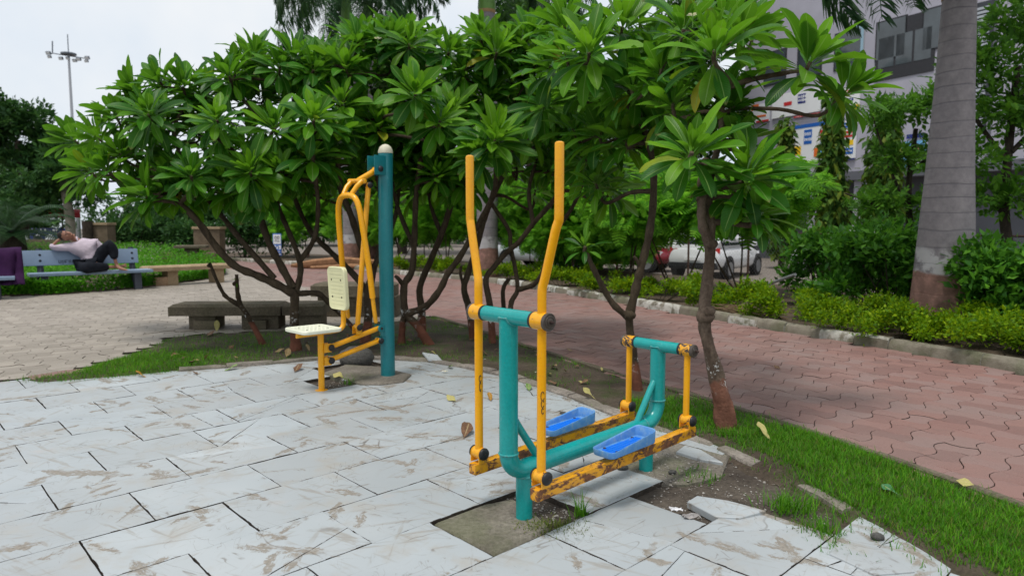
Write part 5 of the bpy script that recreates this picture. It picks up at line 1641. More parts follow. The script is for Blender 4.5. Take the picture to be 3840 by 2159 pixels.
royal_palm('royal palm standing behind the pull-down bar of the seated machine', Vector((-5.68, 24.2, .05)),
    [(.30, -.2), (.30, .3), (.28, 1.0), (.29, 2.5), (.27, 4.5), (.23, 7.4), (.21, 7.8)], 9.4, 18, 33, extra=((math.radians(90), -25, 0),))
royal_palm('farthest royal palm behind the crowns left of the teal post', Vector((-5.55, 27.2, .05)),
    [(.29, -.2), (.29, .3), (.27, 1.0), (.28, 2.5), (.26, 4.5), (.23, 8.6), (.21, 9.0)], 10.8, 14, 34)

# ---- small trees right, columnar trees by the building
def small_tree(name, label, base, trunk, branches, blobs, N, size, mat, seed, T=TC1, group=None, r=.07, bark='bark_dark', **kw):
    t = thing(name, label, 'tree', base, group=group)
    part('trunk', MB().tube(smooth_path(trunk, 5), [r * (1 - .5 * k / (5 * (len(trunk) - 1) + 1)) for k in range(5 * (len(trunk) - 1) + 1)], 10, noise=.05, seed=seed), MT[bark], t, 60, world=False)
    for br in branches:
        n = 4 * (len(br) - 1) + 1
        part('limb', MB().tube(smooth_path(br, 4), [r * .45 * (1 - .7 * k / n) for k in range(n)], 7, noise=.05, seed=seed), MT[bark], t, 60, world=False)
    me = crown_mesh('crown', blobs, N, size, T, MT[mat], seed, **kw)
    tag(part('crown', me, None, t, world=False), kind='stuff')
    return t
b = kerb_at(2530, 3.4)
small_tree('garden_tree', 'small leafy tree with dark forked trunk right of the thick palm', b, [(0, 0, -.1), (.02, 0, .9), (-.05, .05, 1.6), (.0, .1, 2.6), (.05, .1, 3.6)],
    [[(0, 0, .8), (.5, .1, 1.3), (.9, .2, 2.2)], [(-.04, 0, 1.5), (-.6, .1, 2.0), (-.9, .0, 2.3)], [(0, .05, 2.4), (.6, .1, 3.0), (.9, 0, 3.4)], [(0, .05, 2.2), (-.5, .2, 3.0), (-.6, .2, 3.6)]],
    [(-.75, 0, 2.3, .5, .5, .3), (.7, 0, 2.2, .5, .5, .35), (0, 0, 3.0, .7, .6, .4), (-.5, .1, 3.6, .5, .5, .35), (.6, .1, 3.5, .6, .5, .4), (.1, .1, 4.2, .6, .5, .35), (-.2, -.2, 1.75, .5, .4, .25), (.6, -.2, 1.6, .45, .4, .25)], 2100, .17, 'leaf_right', 601, shell=1.7, r=.085)
b = kerb_at(2275, 4.0)
small_tree('garden_tree', 'small leafy tree reaching in from behind the left side of the thick palm', b, [(0, 0, -.1), (.05, 0, 1.0), (.0, .05, 2.0), (.1, .1, 3.0)],
    [[(0, 0, 1.6), (-.4, 0, 2.4), (-.7, 0, 3.2)], [(0, .05, 2.2), (.6, 0, 2.9), (1.0, 0, 3.5)], [(0, 0, 1.2), (-.7, -.2, 1.7), (-1.2, -.2, 1.9)]],
    [(-.45, 0, 3.25, .55, .5, .25), (.3, 0, 3.4, .5, .5, .25), (-.3, 0, 2.5, .4, .4, .25), (.5, 0, 2.6, .5, .5, .3), (-.6, -.1, 1.75, .55, .5, .25), (.4, -.1, 1.7, .5, .5, .3)], 1500, .16, 'leaf_right', 602, shell=1.7, r=.07)
for i, (px, Y, ytop, rr, lab) in enumerate(((1968, 26, 320, .5, 'narrow weeping columnar tree left of the coloured shop boards'), (2085, 24, 255, .62, 'narrow weeping columnar tree in front of the coloured shop boards'), (2215, 22.5, 270, .75, 'broad weeping columnar tree left of the thick palm trunk'))):
    b = AT(px, 569, Y); b.z = -.2
    top = AT(px, ytop, Y).z + .2
    blobs = [(0, 0, .9 + (top - .9) * k / 9, rr * (1 - .5 * (k / 9) ** 2), rr * (1 - .5 * (k / 9) ** 2), top / 12) for k in range(10)]
    small_tree('columnar_tree', lab, b, [(0, 0, -.1), (0, 0, top * .5), (0, 0, top * .95)], [], blobs, 3200, .26, 'leaf_ashoka', 610 + i, T=TL1, group='columnar trees by the building', r=.12, droop=1.3, up=0, out=.5)
# ---- tall dark trees beyond
def big_tree(label, base, hgt, blobs, N, size, mat, seed, r=.3, bark='bark_dark', T=TC1):
    return small_tree('shade_tree', label, base, [(0, 0, -.2), (.1, 0, hgt * .3), (0, .1, hgt * .62), (.1, 0, hgt * .85)], [[(0, 0, hgt * .3), (b_[0] * .5, b_[1] * .5, b_[2] * .75), (b_[0], b_[1], b_[2])] for b_ in blobs[:6]], blobs, N, size, mat, seed, T, 'shade trees beyond the park', r, bark, shell=2.0)
def tree_blobs(n, rx, z0, z1, rb, seed):
    g_ = random.Random(seed); out_ = []
    for i in range(n):
        t_ = i / (n - 1)
        w = rx * math.sin(math.pi * (.22 + .68 * t_))
        a = g_.uniform(0, 6.28); q_ = math.sqrt(g_.random())
        out_.append((w * q_ * math.cos(a), w * q_ * math.sin(a) * .8, z0 + (z1 - z0) * t_, rb * g_.uniform(.7, 1.2), rb * g_.uniform(.7, 1.1), rb * .6))
    return out_
bt = AT(55, 569, 36); bt.z = -.1
big_tree('dark rounded shade tree at the far left below the light mast', bt, 7.0, tree_blobs(16, 3.3, 2.2, 7.4, 1.25, 71), 5200, .42, 'leaf_dark', 620)
bt = AT(172, 569, 33); bt.z = -.1
small_tree('shade_tree', 'pale grey slender trunk with dark foliage behind the sleeping man', bt, [(0, 0, -.2), (.1, 0, 1.8), (-.1, 0, 3.5), (0, 0, 4.5)], [], tree_blobs(8, 1.6, 3.0, 5.0, .9, 72), 1500, .38, 'leaf_dark', 621, group='shade trees beyond the park', r=.26, bark='kerb_stone_b' if 'kerb_stone_b' in MT else 'palm_grey' if 'palm_grey' in MT else 'kerb_stone')
bt = AT(-60, 569, 44); bt.z = -.1
big_tree('dark shade tree cut off by the left edge of the picture', bt, 7.5, tree_blobs(14, 3.6, 2.0, 7.2, 1.5, 73), 3800, .5, 'leaf_dark', 622)
for i, (px, Y, top, rx, lab) in enumerate(((1330, 36, 12.5, 4.6, 'tall green shade tree rising above the middle frangipani crowns'), (1700, 33, 12.0, 4.4, 'tall shade tree above the right frangipani crown'), (1010, 40, 11.5, 4.2, 'tall dark shade tree behind the palms left of centre'), (1960, 40, 12.0, 4.0, 'tall shade tree next to the grey building'))):
    bt = AT(px, 569, Y); bt.z = -.2
    big_tree(lab, bt, top * .9, tree_blobs(18, rx, 3.2, top, 1.7, 80 + i), 9000, .48, 'leaf_far', 630 + i)
# far wood closing the view
g = np.random.default_rng(77)
blobs = [(x, 58 + g.uniform(-4, 6), g.uniform(1.2, 2.4), g.uniform(3, 5), 2.5, g.uniform(1.6, 2.6)) for x in np.arange(-62, 34, 3.4)]
fw = crown_mesh('distant_wood', blobs, 15000, .75, TC1, MT['leaf_dark'], 640)
tag(part('distant_wood', fw, None), 'distant dark belt of trees closing the view behind the park', 'trees', kind='stuff')
# ---- dark bushes left of centre
for i, (px, Y, rx, hz, lab) in enumerate(((330, 29, 1.2, 1.75, 'dark bush behind the right end of the blue-grey bench'), (420, 30, 1.3, 1.9, 'dark bush in front of the far stone planters'), (475, 28.5, .9, 1.6, 'dark bush left of the far stone table'), (610, 30, 1.3, 1.9, 'dark bush left of the distance sign'), (700, 31, 1.2, 1.8, 'dark bush behind the distance sign'))):
    b = AT(px, 569, Y); b.z = 0
    blobs = [(0, 0, hz * .55, rx, .8, hz * .5)] + [(random.Random(i * 9 + k).uniform(-.8, .8), 0, hz * .7, rx * .5, .6, hz * .3) for k in range(4)]
    shrub('dark_bush', lab, b, blobs, 2300, .16, TL1, 'leaf_dark', 650 + i, 'bush', 'dark bushes at the end of the plaza', stems=4, stem_r=.03)
# ---- cycad
def cycad(label, base, seed):
    t = thing('cycad', label, 'cycad', base)
    part('trunk', MB().tube([(0, 0, -.1), (0, 0, .5), (0, 0, 1.15)], [.42, .36, .3], 14, noise=.1, seed=3), MT['bark_dark'], t, world=False)
    fm = []
    for k in range(2):
        V = []; F = []; a = math.radians(60); y = z = 0.0; K = 34; L = 2.1
        for i in range(K):
            t_ = i / K; l = .34 * math.sin(math.pi * (.1 + .85 * t_))
            for s in (-1, 1):
                o = len(V); V += [(0, y, z), (s * l, y + .10 * math.cos(a), z + .02 - .10), (s * l, y + .10 * math.cos(a) + .02, z + .02 - .10), (0, y + .03, z + .015)]
                F.append((o, o + 1, o + 2, o + 3))
            a -= (1.25 + .4 * k) / K * (.5 + t_); y += math.cos(a) * L / K; z += math.sin(a) * L / K
        fm.append(fast_mesh('frond', np.array(V), np.array(F), MT['leaf_cycad'], False))
    r_ = random.Random(seed)
    for k in range(34):
        M = Matrix.Translation((0, 0, 1.15)) @ Matrix.Rotation(k * 2.39996, 4, 'Z') @ Matrix.Rotation(math.radians(r_.uniform(-55, 25)), 4, 'X')
        inst('frond', fm[k % 2], M, t)
b = AT(28, 569, 23.5); b.z = 0.05
cycad('dark cycad with arching fronds behind the purple cloth', b, 9)
# ---- ground cover behind the benches
g = np.random.default_rng(91)
lp = np.array(lb); mn, mx = np.array([-24, 12.4]), np.array([-8, 27.6])
c = g.random((60000, 2)) * (mx - mn) + mn
fe = np.array([np.array(p[:2]) for p in smooth_path(BEDF, 60)]); fe = fe[(fe[:, 0] > -14)]
fe = np.repeat(fe, 60, axis=0); fe = fe + g.normal(size=fe.shape) * .05 + np.array([-.08, .08]); c = np.concatenate([c, fe])
c = c[pip(c, lb)]
dist = np.hypot(c[:, 0], c[:, 1])
keep = g.random(len(c)) < np.clip(1.3 - (dist - 14) / 22, .6, 1)
vis = np.array([inframe((p[0], p[1], .4), 80) for p in c])
c = c[keep & vis]
de = dist_poly(c, lb)
top = np.clip(.22 + de * .7, .2, .38) + .03 * lump(c[:, 0], c[:, 1]) + np.clip((c[:, 1] - 19) * .05, 0, .4)
zz = .0 + top * (g.random(len(c)) ** np.clip(.3 + .7 * (de < .25), .3, 1))
nrm = np.column_stack([g.normal(size=len(c)) * .8, g.normal(size=len(c)) * .8 - .3, .7 + .4 * g.random(len(c))])
Fm = frames(nrm, np.tile([0, -.25, 1.0], (len(c), 1)) + .4 * g.normal(size=(len(c), 3))) * (.085 * (.7 + .6 * g.random(len(c))))[:, None, None]
gc = scatter_mesh('ground_cover', TL1, np.column_stack([c, zz]), Fm, MT['leaf_ground'], False)
tag(part('ground_cover', gc, None), 'bright green leafy ground cover behind the benches', 'ground cover', kind='stuff')
# ================================================================ building
FP0 = Vector((14.4, 30, 0)); FT = Vector((.485, -.875, 0)).normalized(); FN = Vector((-.875, -.485, 0)).normalized()
def fco(x, y):
    p = on_plane(x, y, FP0, FN); return ((p - FP0).dot(FT), p.z)
bld = thing('shop_building', 'grey lavender shop building with louvred windows behind the trees on the right', 'building', (FP0.x, FP0.y, -.2))
FM = Matrix(((FT.x, -FN.x, 0, FP0.x), (FT.y, -FN.y, 0, FP0.y), (0, 0, 1, 0), (0, 0, 0, 1)))    # local x along facade, y into building
def fb(name, x0, z0, x1, z1, y0, y1, mat, parent=None, bev=0.0):
    m = MB().box(((x0 + x1) / 2, (y0 + y1) / 2, (z0 + z1) / 2), (abs(x1 - x0), abs(y1 - y0), abs(z1 - z0)), bev=bev)
    w = MB(); w.add([FM @ Vector(v) for v in m.v], m.f)
    return part(name, w, MT[mat], parent or bld, 30)
def fpx(name, a, b, y0, y1, mat, parent=None):
    (t0, z0), (t1, z1) = fco(*a), fco(*b)
    return fb(name, min(t0, t1), min(z0, z1), max(t0, t1), max(z0, z1), y0, y1, mat, parent)
tl = fco(1870, 300)[0]; tr_ = tl + 24
zb = fco(2150, 432)[1]; 
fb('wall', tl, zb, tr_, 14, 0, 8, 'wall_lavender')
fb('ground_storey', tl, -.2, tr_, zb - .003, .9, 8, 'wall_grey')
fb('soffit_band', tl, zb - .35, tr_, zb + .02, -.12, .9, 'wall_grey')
w = fpx('window', (2206, 62), (2349, 178), -.04, .12, 'dark_metal')
(t0, z0), (t1, z1) = fco(2206, 178), fco(2349, 62)
for i in range(3):
    a = t0 + (t1 - t0) * i / 3
    fb('pane', a + .05, min(z0, z1) + .05, a + (t1 - t0) / 3 - .04, max(z0, z1) - .05, -.05, -.042, 'window_glass', w)
w = fpx('window', (2148, 60), (2171, 185), -.03, .1, 'galv'); fpx('pane', (2150, 66), (2169, 180), -.045, -.032, 'glass_blue', w)
for (a, b) in (((2447, 12), (2493, 255)), ((2440, 285), (2478, 360))):
    f_ = fpx('louvre_frame', a, b, -.02, .05, 'wall_dark')
    (t0, z0), (t1, z1) = fco(a[0], b[1]), fco(b[0], a[1])
    n = max(5, int((z1 - z0) / .14))
    for i in range(n):
        z = z0 + (z1 - z0) * (i + .5) / n
        fb('slat', t0, z - .045, t1, z + .045, -.09, -.035, 'louvre', f_)
fb('mullion', fco(2500, 100)[0], zb, fco(2506, 100)[0], 14, -.06, 0, 'wall_grey')
for k in range(5):                                    # upper storey windows, mostly hidden by the crowns
    t0 = tl + 1.2 + k * 1.9
    w = fb('window', t0, zb + 4.4, t0 + 1.3, zb + 6.0, -.04, .1, 'dark_metal'); fb('pane', t0 + .06, zb + 4.46, t0 + 1.24, zb + 5.94, -.05, -.042, 'window_glass', w)
# ground floor: door, pillars, slatted shutters
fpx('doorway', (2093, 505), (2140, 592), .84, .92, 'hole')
fpx('pillar', (2145, 440), (2170, 592), .1, .6, 'wall_lavender')
fpx('pillar', (2030, 440), (2052, 592), .1, .6, 'wall_lavender')
for a0_, a1_ in ((2182, 2255), (2262, 2338)):
    sh = fpx('shutter', (a0_, 500), (a1_, 596), .70, .80, 'wall_dark')
    (t0, z0), (t1, z1) = fco(a0_, 594), fco(a1_, 502)
    for i in range(11):
        z = z0 + (z1 - z0) * (i + .5) / 11; fb('slat', t0, z - .05, t1, z + .05, .64, .69, 'shutter', sh)
def board(name, label, a, b, mat='white_paint', y=-.10):
    (t0, z0), (t1, z1) = fco(a[0], b[1]), fco(b[0], a[1])
    t = thing(name, label, 'sign board', FM @ Vector(((t0 + t1) / 2, y, (z0 + z1) / 2)))
    m = MB().box(((t0 + t1) / 2, y + .04, (z0 + z1) / 2), (t1 - t0, .08, z1 - z0)); q = MB(); q.add([FM @ Vector(v) for v in m.v], m.f)
    part('panel', q, MT[mat], t, 30); return t
def bpart(t, name, a, b, mat, y=-.106, n=0):
    (t0, z0), (t1, z1) = fco(a[0], b[1]), fco(b[0], a[1])
    m = MB().box(((t0 + t1) / 2, y, (z0 + z1) / 2), (abs(t1 - t0), .012, abs(z1 - z0))); q = MB(); q.add([FM @ Vector(v) for v in m.v], m.f)
    o = part(name, q, MT[mat], t, 30)
    if n:                                              # blurred rows of lettering
        r_ = random.Random(n); L_ = MB()
        for row in range(2 if abs(z1 - z0) > .3 else 1):
            x = t0 + .08 * (t1 - t0); zc_ = z0 + (z1 - z0) * (.5 if abs(z1 - z0) <= .3 else (.32 + .38 * row)); h_ = min(.13, abs(z1 - z0) * .28)
            while x < t1 - .1 * (t1 - t0):
                wd = r_.uniform(.03, .08); L_.box((x + wd / 2, y - .008, zc_), (wd, .006, h_ * r_.uniform(.7, 1.15))); x += wd + .03
        q = MB(); q.add([FM @ Vector(v) for v in L_.v], L_.f)
        tag(part('lettering', q, MT['white_paint' if mat not in ('white_paint',) else 'sign_navy'], t, 30), kind='stuff')
    return o
s1 = board('shop_board', 'white shop board with orange and red print at the left end of the facade', (1890, 258), (1938, 312))
bpart(s1, 'print_block', (1893, 262), (1912, 280), 'sign_orange'); bpart(s1, 'print_block', (1900, 288), (1930, 298), 'sign_orange'); bpart(s1, 'print_block', (1905, 300), (1937, 310), 'sign_red')
s2 = board('shop_board', 'long white fascia board with red lettering strip', (1944, 218), (2068, 300))
bpart(s2, 'print_strip', (2000, 283), (2066, 298), 'sign_red', n=3); bpart(s2, 'print_block', (1952, 228), (1972, 245), 'sign_red'); bpart(s2, 'print_block', (2010, 235), (2030, 262), 'sign_navy', n=4); bpart(s2, 'print_block', (1975, 255), (1995, 268), 'grassy' if 'grassy' in MT else 'sign_red')
s3 = board('shop_board', 'upper white shop board with red and navy lines right of the fascia', (2074, 214), (2166, 278))
bpart(s3, 'print_strip', (2124, 224), (2156, 238), 'sign_red', n=5); bpart(s3, 'print_strip', (2120, 246), (2150, 258), 'sign_navy', n=6); bpart(s3, 'print_strip', (2152, 262), (2165, 276), 'sign_yellow')
s4 = board('shop_board', 'large white course board with blue red and yellow boxes', (1996, 302), (2157, 412))
for (a, b, m_, n_) in (((2118, 306), (2153, 324), 'sign_blue', 7), ((2118, 328), (2151, 348), 'sign_red', 8), ((2117, 351), (2150, 368), 'sign_yellow', 0), ((2115, 371), (2149, 390), 'sign_blue', 9), ((2100, 398), (2152, 406), 'sign_navy', 0), ((2002, 310), (2112, 317), 'sign_blue', 0), ((2025, 325), (2046, 364), 'sign_blue', 12), ((2066, 322), (2110, 345), 'sign_red', 13), ((2066, 352), (2110, 392), 'sign_cyan', 0), ((1999, 368), (2018, 392), 'sign_yellow', 0), ((2050, 372), (2062, 395), 'sign_orange', 0)):
    bpart(s4, 'print_block', a, b, m_, -.106 if m_ != 'sign_navy' else -.109, n_)
s5 = board('shop_poster', 'pale blue poster with a small portrait under a navy strip', (2270, 352), (2330, 425), 'sign_cyan')
bpart(s5, 'print_strip', (2282, 334), (2329, 350), 'sign_navy', -.07)
for (dx, dy, rx, rz, m_) in ((2306, 378, .16, .2, 'sign_skin'), (2306, 368, .17, .12, 'hair'), (2304, 408, .32, .2, 'white_paint')):
    tt, zz = fco(dx, dy); q = MB().lathe([(1, 0), (.97, .01)], (0, 0, 0), None, 20); u = MB()
    yy = -.108 if m_ != 'hair' else -.112
    u.add([FM @ Vector((tt + v[0] * rx, yy - v[2], zz + v[1] * rz)) for v in q.v], [tuple(reversed(f)) for f in q.f]); part('portrait', u, MT[m_], s5, 30)

# ================================================================ cars
def loft(st, n=10):
    V = []; F = []
    for (x, zb_, zt_, hw, tuck) in st:
        zc_ = (zb_ + zt_) / 2; hz = (zt_ - zb_) / 2
        for k in range(n * 2):
            a = 2 * math.pi * k / (2 * n)
            c, s = math.cos(a), math.sin(a)
            y = hw * math.copysign(abs(c) ** .42, c); z = zc_ + hz * math.copysign(abs(s) ** .5, s)
            if z > zc_: y *= 1 - tuck * (z - zc_) / hz
            V.append((x, y, z))
    m = 2 * n
    for i in range(len(st) - 1):
        for k in range(m):
            F.append((i * m + k, (i + 1) * m + k, (i + 1) * m + (k + 1) % m, i * m + (k + 1) % m))
    F.append(tuple(range(m))); F.append(tuple(reversed(range((len(st) - 1) * m, len(st) * m))))
    return MB().add(V, F)
def car(name, label, loc, rz, color, suv=True, s=1.0):
    t = thing(name, label, 'car', loc, rz, group='cars parked beyond the fence')
    H_ = 1.0 if suv else .93
    Q = lambda nm, mb, m_, par=None, sm=40: part(nm, mb, MT[m_], par or t, sm, world=False)
    bs = [(-1.98, .48, .78, .66, .1), (-1.93, .36, .93, .78, .1), (-1.75, .30, 1.0, .84, .08), (-1.2, .26, 1.0, .87, .06), (0, .25, 1.0, .875, .06), (.8, .25, .99, .87, .06), (1.25, .26, .95, .85, .1), (1.65, .29, .88, .81, .14), (1.88, .33, .76, .72, .15), (1.97, .42, .66, .6, .1)]
    body = Q('body', loft([(x * s, b * H_, tt * H_, w, q) for x, b, tt, w, q in bs]), color)
    cs = [(-1.9, .9, 1.02, .70, .1), (-1.72, .9, 1.40, .74, .22), (-1.5, .9, 1.50, .76, .25), (-.9, .9, 1.545, .77, .26), (-.2, .9, 1.54, .77, .26), (.25, .9, 1.47, .76, .25), (.65, .9, 1.22, .74, .15), (1.0, .9, 1.0, .70, .05)]
    Q('roof', loft([(x * s, b * H_, tt * H_, w, q) for x, b, tt, w, q in cs]), color)
    def quad(nm, pts, m_, par=None):
        P4 = [Vector(p) for p in pts]; nn = (P4[1] - P4[0]).cross(P4[2] - P4[0]).normalized() * .012
        V = P4 + [p - nn for p in P4]; n = len(P4)
        F = [tuple(range(n)), tuple(reversed(range(n, 2 * n)))] + [(i, i + n, (i + 1) % n + n, (i + 1) % n) for i in range(n)]
        return Q(nm, MB().add(V, F), m_, par, 30)
    for sg in (-1, 1):
        def yy(z): return sg * (.785 - .17 * (z / H_ - 1.0) / .5)
        for xs_ in ((-1.55, -1.42, -1.05, -1.05), (-1.0, -1.0, -.22, -.22), (-.17, -.17, .18, .70)):
            z0_, z1_ = 1.02 * H_, 1.40 * H_
            pts = [(xs_[0] * s, yy(z0_) + sg * .012, z0_), (xs_[3] * s, yy(z0_) + sg * .012, z0_), (xs_[2] * s, yy(z1_) + sg * .012, z1_), (xs_[1] * s, yy(z1_) + sg * .012, z1_)]
            quad('side_window', pts if sg < 0 else list(reversed(pts)), 'car_glass')
        quad('tail_light', [(-1.955 * s, sg * .52, .80 * H_), (-1.84 * s, sg * .80, .80 * H_), (-1.82 * s, sg * .80, .96 * H_), (-1.925 * s, sg * .52, .93 * H_)][::(-1 if sg > 0 else 1)], 'lamp_red')
        quad('headlight', [(1.93 * s, sg * .42, .62 * H_), (1.72 * s, sg * .75, .66 * H_), (1.70 * s, sg * .75, .80 * H_), (1.86 * s, sg * .42, .73 * H_)][::(1 if sg > 0 else -1)], 'lamp_clear')
        Q('mirror', MB().box((.62 * s, sg * .93, 1.05 * H_), (.14, .2, .13), bev=.03), color)
        for x in (-1.22, 1.25):
            Q('wheel_arch', MB().cyl((x * s, sg * .70, .35), (x * s, sg * .878, .35), .365, 24), 'rubber')
            w_ = bpy.data.objects.new('wheel', None); put(w_, t)
            M = Matrix.Translation((x * s, sg * .80, .32)) @ (AX_Y if sg > 0 else AX_YN)
            a = MB().lathe([(.20, -.1), (.30, -.1), (.325, -.06), (.325, .06), (.30, .095), (.21, .095)], (0, 0, 0), M, 28); part('tyre', a, MT['tyre'], w_, 30, world=False)
            a = MB().lathe([(.205, .09), (.205, .103), (.185, .101), (.165, .097), (.06, .098), (.05, .106), (.01, .106)], (0, 0, 0), M, 20); part('rim', a, MT['rim'], w_, 30, world=False)
    quad('rear_window', [(-1.885 * s, .58, 1.06 * H_), (-1.885 * s, -.58, 1.06 * H_), (-1.735 * s, -.52, 1.36 * H_), (-1.735 * s, .52, 1.36 * H_)], 'car_glass')
    quad('windscreen', [(.985 * s, -.60, 1.04 * H_), (.985 * s, .60, 1.04 * H_), (.36 * s, .52, 1.43 * H_), (.36 * s, -.52, 1.43 * H_)], 'car_glass')
    Q('rear_bumper', MB().box((-1.93 * s, 0, .42 * H_), (.2, 1.52, .2), bev=.06), 'rubber')
    Q('grille', MB().box((1.93 * s, 0, .58 * H_), (.1, .8, .12), bev=.02), 'rubber')
    Q('number_plate', MB().box((-2.0 * s, 0, .64 * H_), (.03, .5, .12), bev=.005), 'white_paint')
    return t
a = G(1830, 703, -.2); b = G(1923, 688, -.2); dv = (b - a); hd = math.atan2(dv.y, dv.x)
cc = a + dv.normalized() * 1.3; cc += Vector((math.cos(hd + math.pi / 2), math.sin(hd + math.pi / 2), 0)) * .85
car('parked_car', 'white compact SUV seen from behind with red tail light beyond the hedge', (cc.x, cc.y, -.2), hd, 'car_white')
p = AT(1560, 569, 25); car('parked_car', 'red car with its bonnet pointing right behind the yellow-green hedge', (p.x, p.y, -.2), math.radians(-28), 'car_red', False)
p = AT(1370, 569, 27); car('parked_car', 'silver car glimpsed between the handle bars behind the foliage', (p.x, p.y, -.2), math.radians(-35), 'car_silver', False)
p = AT(2150, 569, 23); car('parked_car', 'white car of which only the roof shows above the green shrubs', (p.x, p.y, -.2), math.radians(130), 'car_white')

# ================================================================ chain-link fence
fpts = [np.array(p) for p in smooth_path([tuple(q) for q in off(KERB, -5.2)], 24)]
fpts = [p for p in fpts if 1.5 < p[1] < 20]
fen = thing('chain_link_fence', 'rusty chain-link fence with thin posts between the shrubs and the car park', 'fence', (float(fpts[0][0]), float(fpts[0][1]), 0))
L = [0]
for i in range(1, len(fpts)): L.append(L[-1] + np.linalg.norm(fpts[i] - fpts[i - 1]))
def fat(s):
    i = min(len(L) - 1, max(1, int(np.searchsorted(L, s)))); u = (s - L[i - 1]) / (L[i] - L[i - 1] + 1e-9); return fpts[i - 1] + (fpts[i] - fpts[i - 1]) * u
s_ = 0
while s_ < L[-1]:
    p = fat(s_); part('post', MB().tube([(p[0], p[1], -.2), (p[0], p[1], 1.27)], .028, 8), MT['rust_fence'], fen); s_ += 2.1
part('top_rail', MB().tube([(p[0], p[1], 1.24) for p in fpts[::4]], .02, 6), MT['rust_fence'], fen)
wm_ = MB()
for k in range(int((L[-1] + 1.2) / .1)):
    for sg in (1, -1):
        s0 = k * .1 - (1.2 if sg > 0 else 0)
        pts = []
        for j in range(4):
            s = s0 + (j / 3) * 1.2 if sg > 0 else s0 + 1.2 - (j / 3) * 1.2
            if 0 <= s <= L[-1]:
                q = fat(s); pts.append((q[0], q[1], .04 + 1.2 * j / 3))
        if len(pts) >= 2: wm_.tube(pts, .0016, 3, cap=False)
tag(part('wire_mesh', wm_, MT['galv'], fen), kind='stuff')
pa, pb_ = G(1868, 742, .08), AT(2000, 690, 11.0)
solo('fallen_pole', MB().tube([pa, (pa + pb_) / 2 + Vector((0, 0, .02)), pb_], [.03, .028, .025], 8), MT['galv'], 'grey pole leaning over the bed between two hedge clumps', 'pole', pa)

# ================================================================ light mast
mb_ = AT(197, 569, 62); mb_.z = -.2
ms = thing('light_mast', 'tall pale floodlight mast against the white sky', 'light mast', mb_)
zt = AT(180, 128, 62).z
part('pole', MB().tube([(0, 0, 0), (0, 0, zt * .5), (0, 0, zt)], [.2, .14, .09], 14), MT['galv'], ms, world=False)
part('lightning_rod', MB().tube([(0, 0, zt), (0, 0, zt + 1.6)], .04, 6), MT['lamp_grey'], ms, world=False)
part('head_frame', MB().lathe([(.2, -.08), (.62, -.04), (.62, .08), (.2, .12)], (0, 0, zt - .1), None, 12), MT['lamp_grey'], ms, world=False)
for sx in (-1, 1):
    part('arm', MB().tube([(0, 0, zt - .25), (sx * 1.3, -.1, zt - .25 - .2 * sx), (sx * 1.7, -.1, zt - .3 - .2 * sx)], .045, 8), MT['lamp_grey'], ms, world=False)
part('camera_stalk', MB().tube([(-1.35, -.1, zt), (-1.3, -.1, zt + 1.0)], .05, 6), MT['lamp_grey'], ms, world=False)
for (x, z, r) in ((-2.1, -.05, .38), (-2.0, -.45, .3), (-.75, -.62, .34), (.75, -.85, .34), (1.2, -.7, .36), (2.15, -.55, .36), (2.05, -.9, .3), (0, -.6, .3)):
    x, z, r = x * .8, z * .8, r * .72; M = Matrix.Translation((x, -.15, zt + z)) @ Matrix.Rotation(math.radians(35), 4, 'X')
    fl = part('floodlight', MB().box((0, 0, 0), (r * 1.5, r * .7, r * 1.1), M=M, bev=.05) if False else MB().add([M @ Vector(v) for v in MB().box((0, 0, 0), (r * 1.5, r * .7, r * 1.1), bev=.05).v], MB().box((0, 0, 0), (r * 1.5, r * .7, r * 1.1), bev=.05).f), MT['lamp_grey'], ms, world=False)
    part('lens', MB().add([M @ Vector(v) for v in MB().box((0, -r * .37, 0), (r * 1.25, .04, r * .85)).v], MB().box((0, 0, 0), (1, 1, 1)).f), MT['lamp_clear'], fl, world=False)

# ================================================================ scooters parked far left
def scooter(label, loc, rz, color):
    t = thing('motor_scooter', label, 'scooter', loc, rz, group='scooters parked beyond the low wall')
    Q = lambda nm, mb, m_, par=None: part(nm, mb, MT[m_], par or t, 45, world=False)
    for x in (-.62, .62):
        w_ = Q('wheel', MB().lathe([(.16, -.05), (.24, -.05), (.27, -.02), (.27, .02), (.24, .05), (.16, .05)], (x, 0, .27), AX_Y, 20), 'tyre'); Q('rim', MB().lathe([(.165, -.03), (.165, .03), (.05, .04)], (x, 0, .27), AX_Y, 14), 'rim', w_)
    Q('body', MB().tube([(-.85, 0, .62), (-.6, 0, .58), (-.2, 0, .48), (.05, 0, .36), (.3, 0, .34)], [.10, .2, .2, .13, .08], 12), color)
    Q('front_apron', MB().tube([(.42, 0, .36), (.50, 0, .6), (.42, 0, .88), (.36, 0, 1.0)], [.16, .22, .18, .1], 12), color)
    Q('mudguard', MB().tube([(.32, 0, .5), (.55, 0, .58), (.86, 0, .48)], [.05, .08, .05], 10), color)
    Q('seat', MB().box((-.4, 0, .76), (.75, .28, .12), bev=.05), 'rubber')
    Q('handlebar', MB().tube([(.30, -.34, 1.03), (.38, 0, 1.0), (.30, .34, 1.03)], .022, 8), 'dark_metal')
    Q('headlight', MB().ball((.47, 0, .95), .11, 2, (.6, 1, .8)), 'lamp_clear')
    for sg in (-1, 1):
        m_ = Q('mirror_stalk', MB().tube([(.32, sg * .22, 1.03), (.32, sg * .3, 1.2)], .01, 6), 'dark_metal'); Q('mirror', MB().ball((.32, sg * .32, 1.24), .06, 2, (.35, 1, .8)), 'lamp_clear', m_)
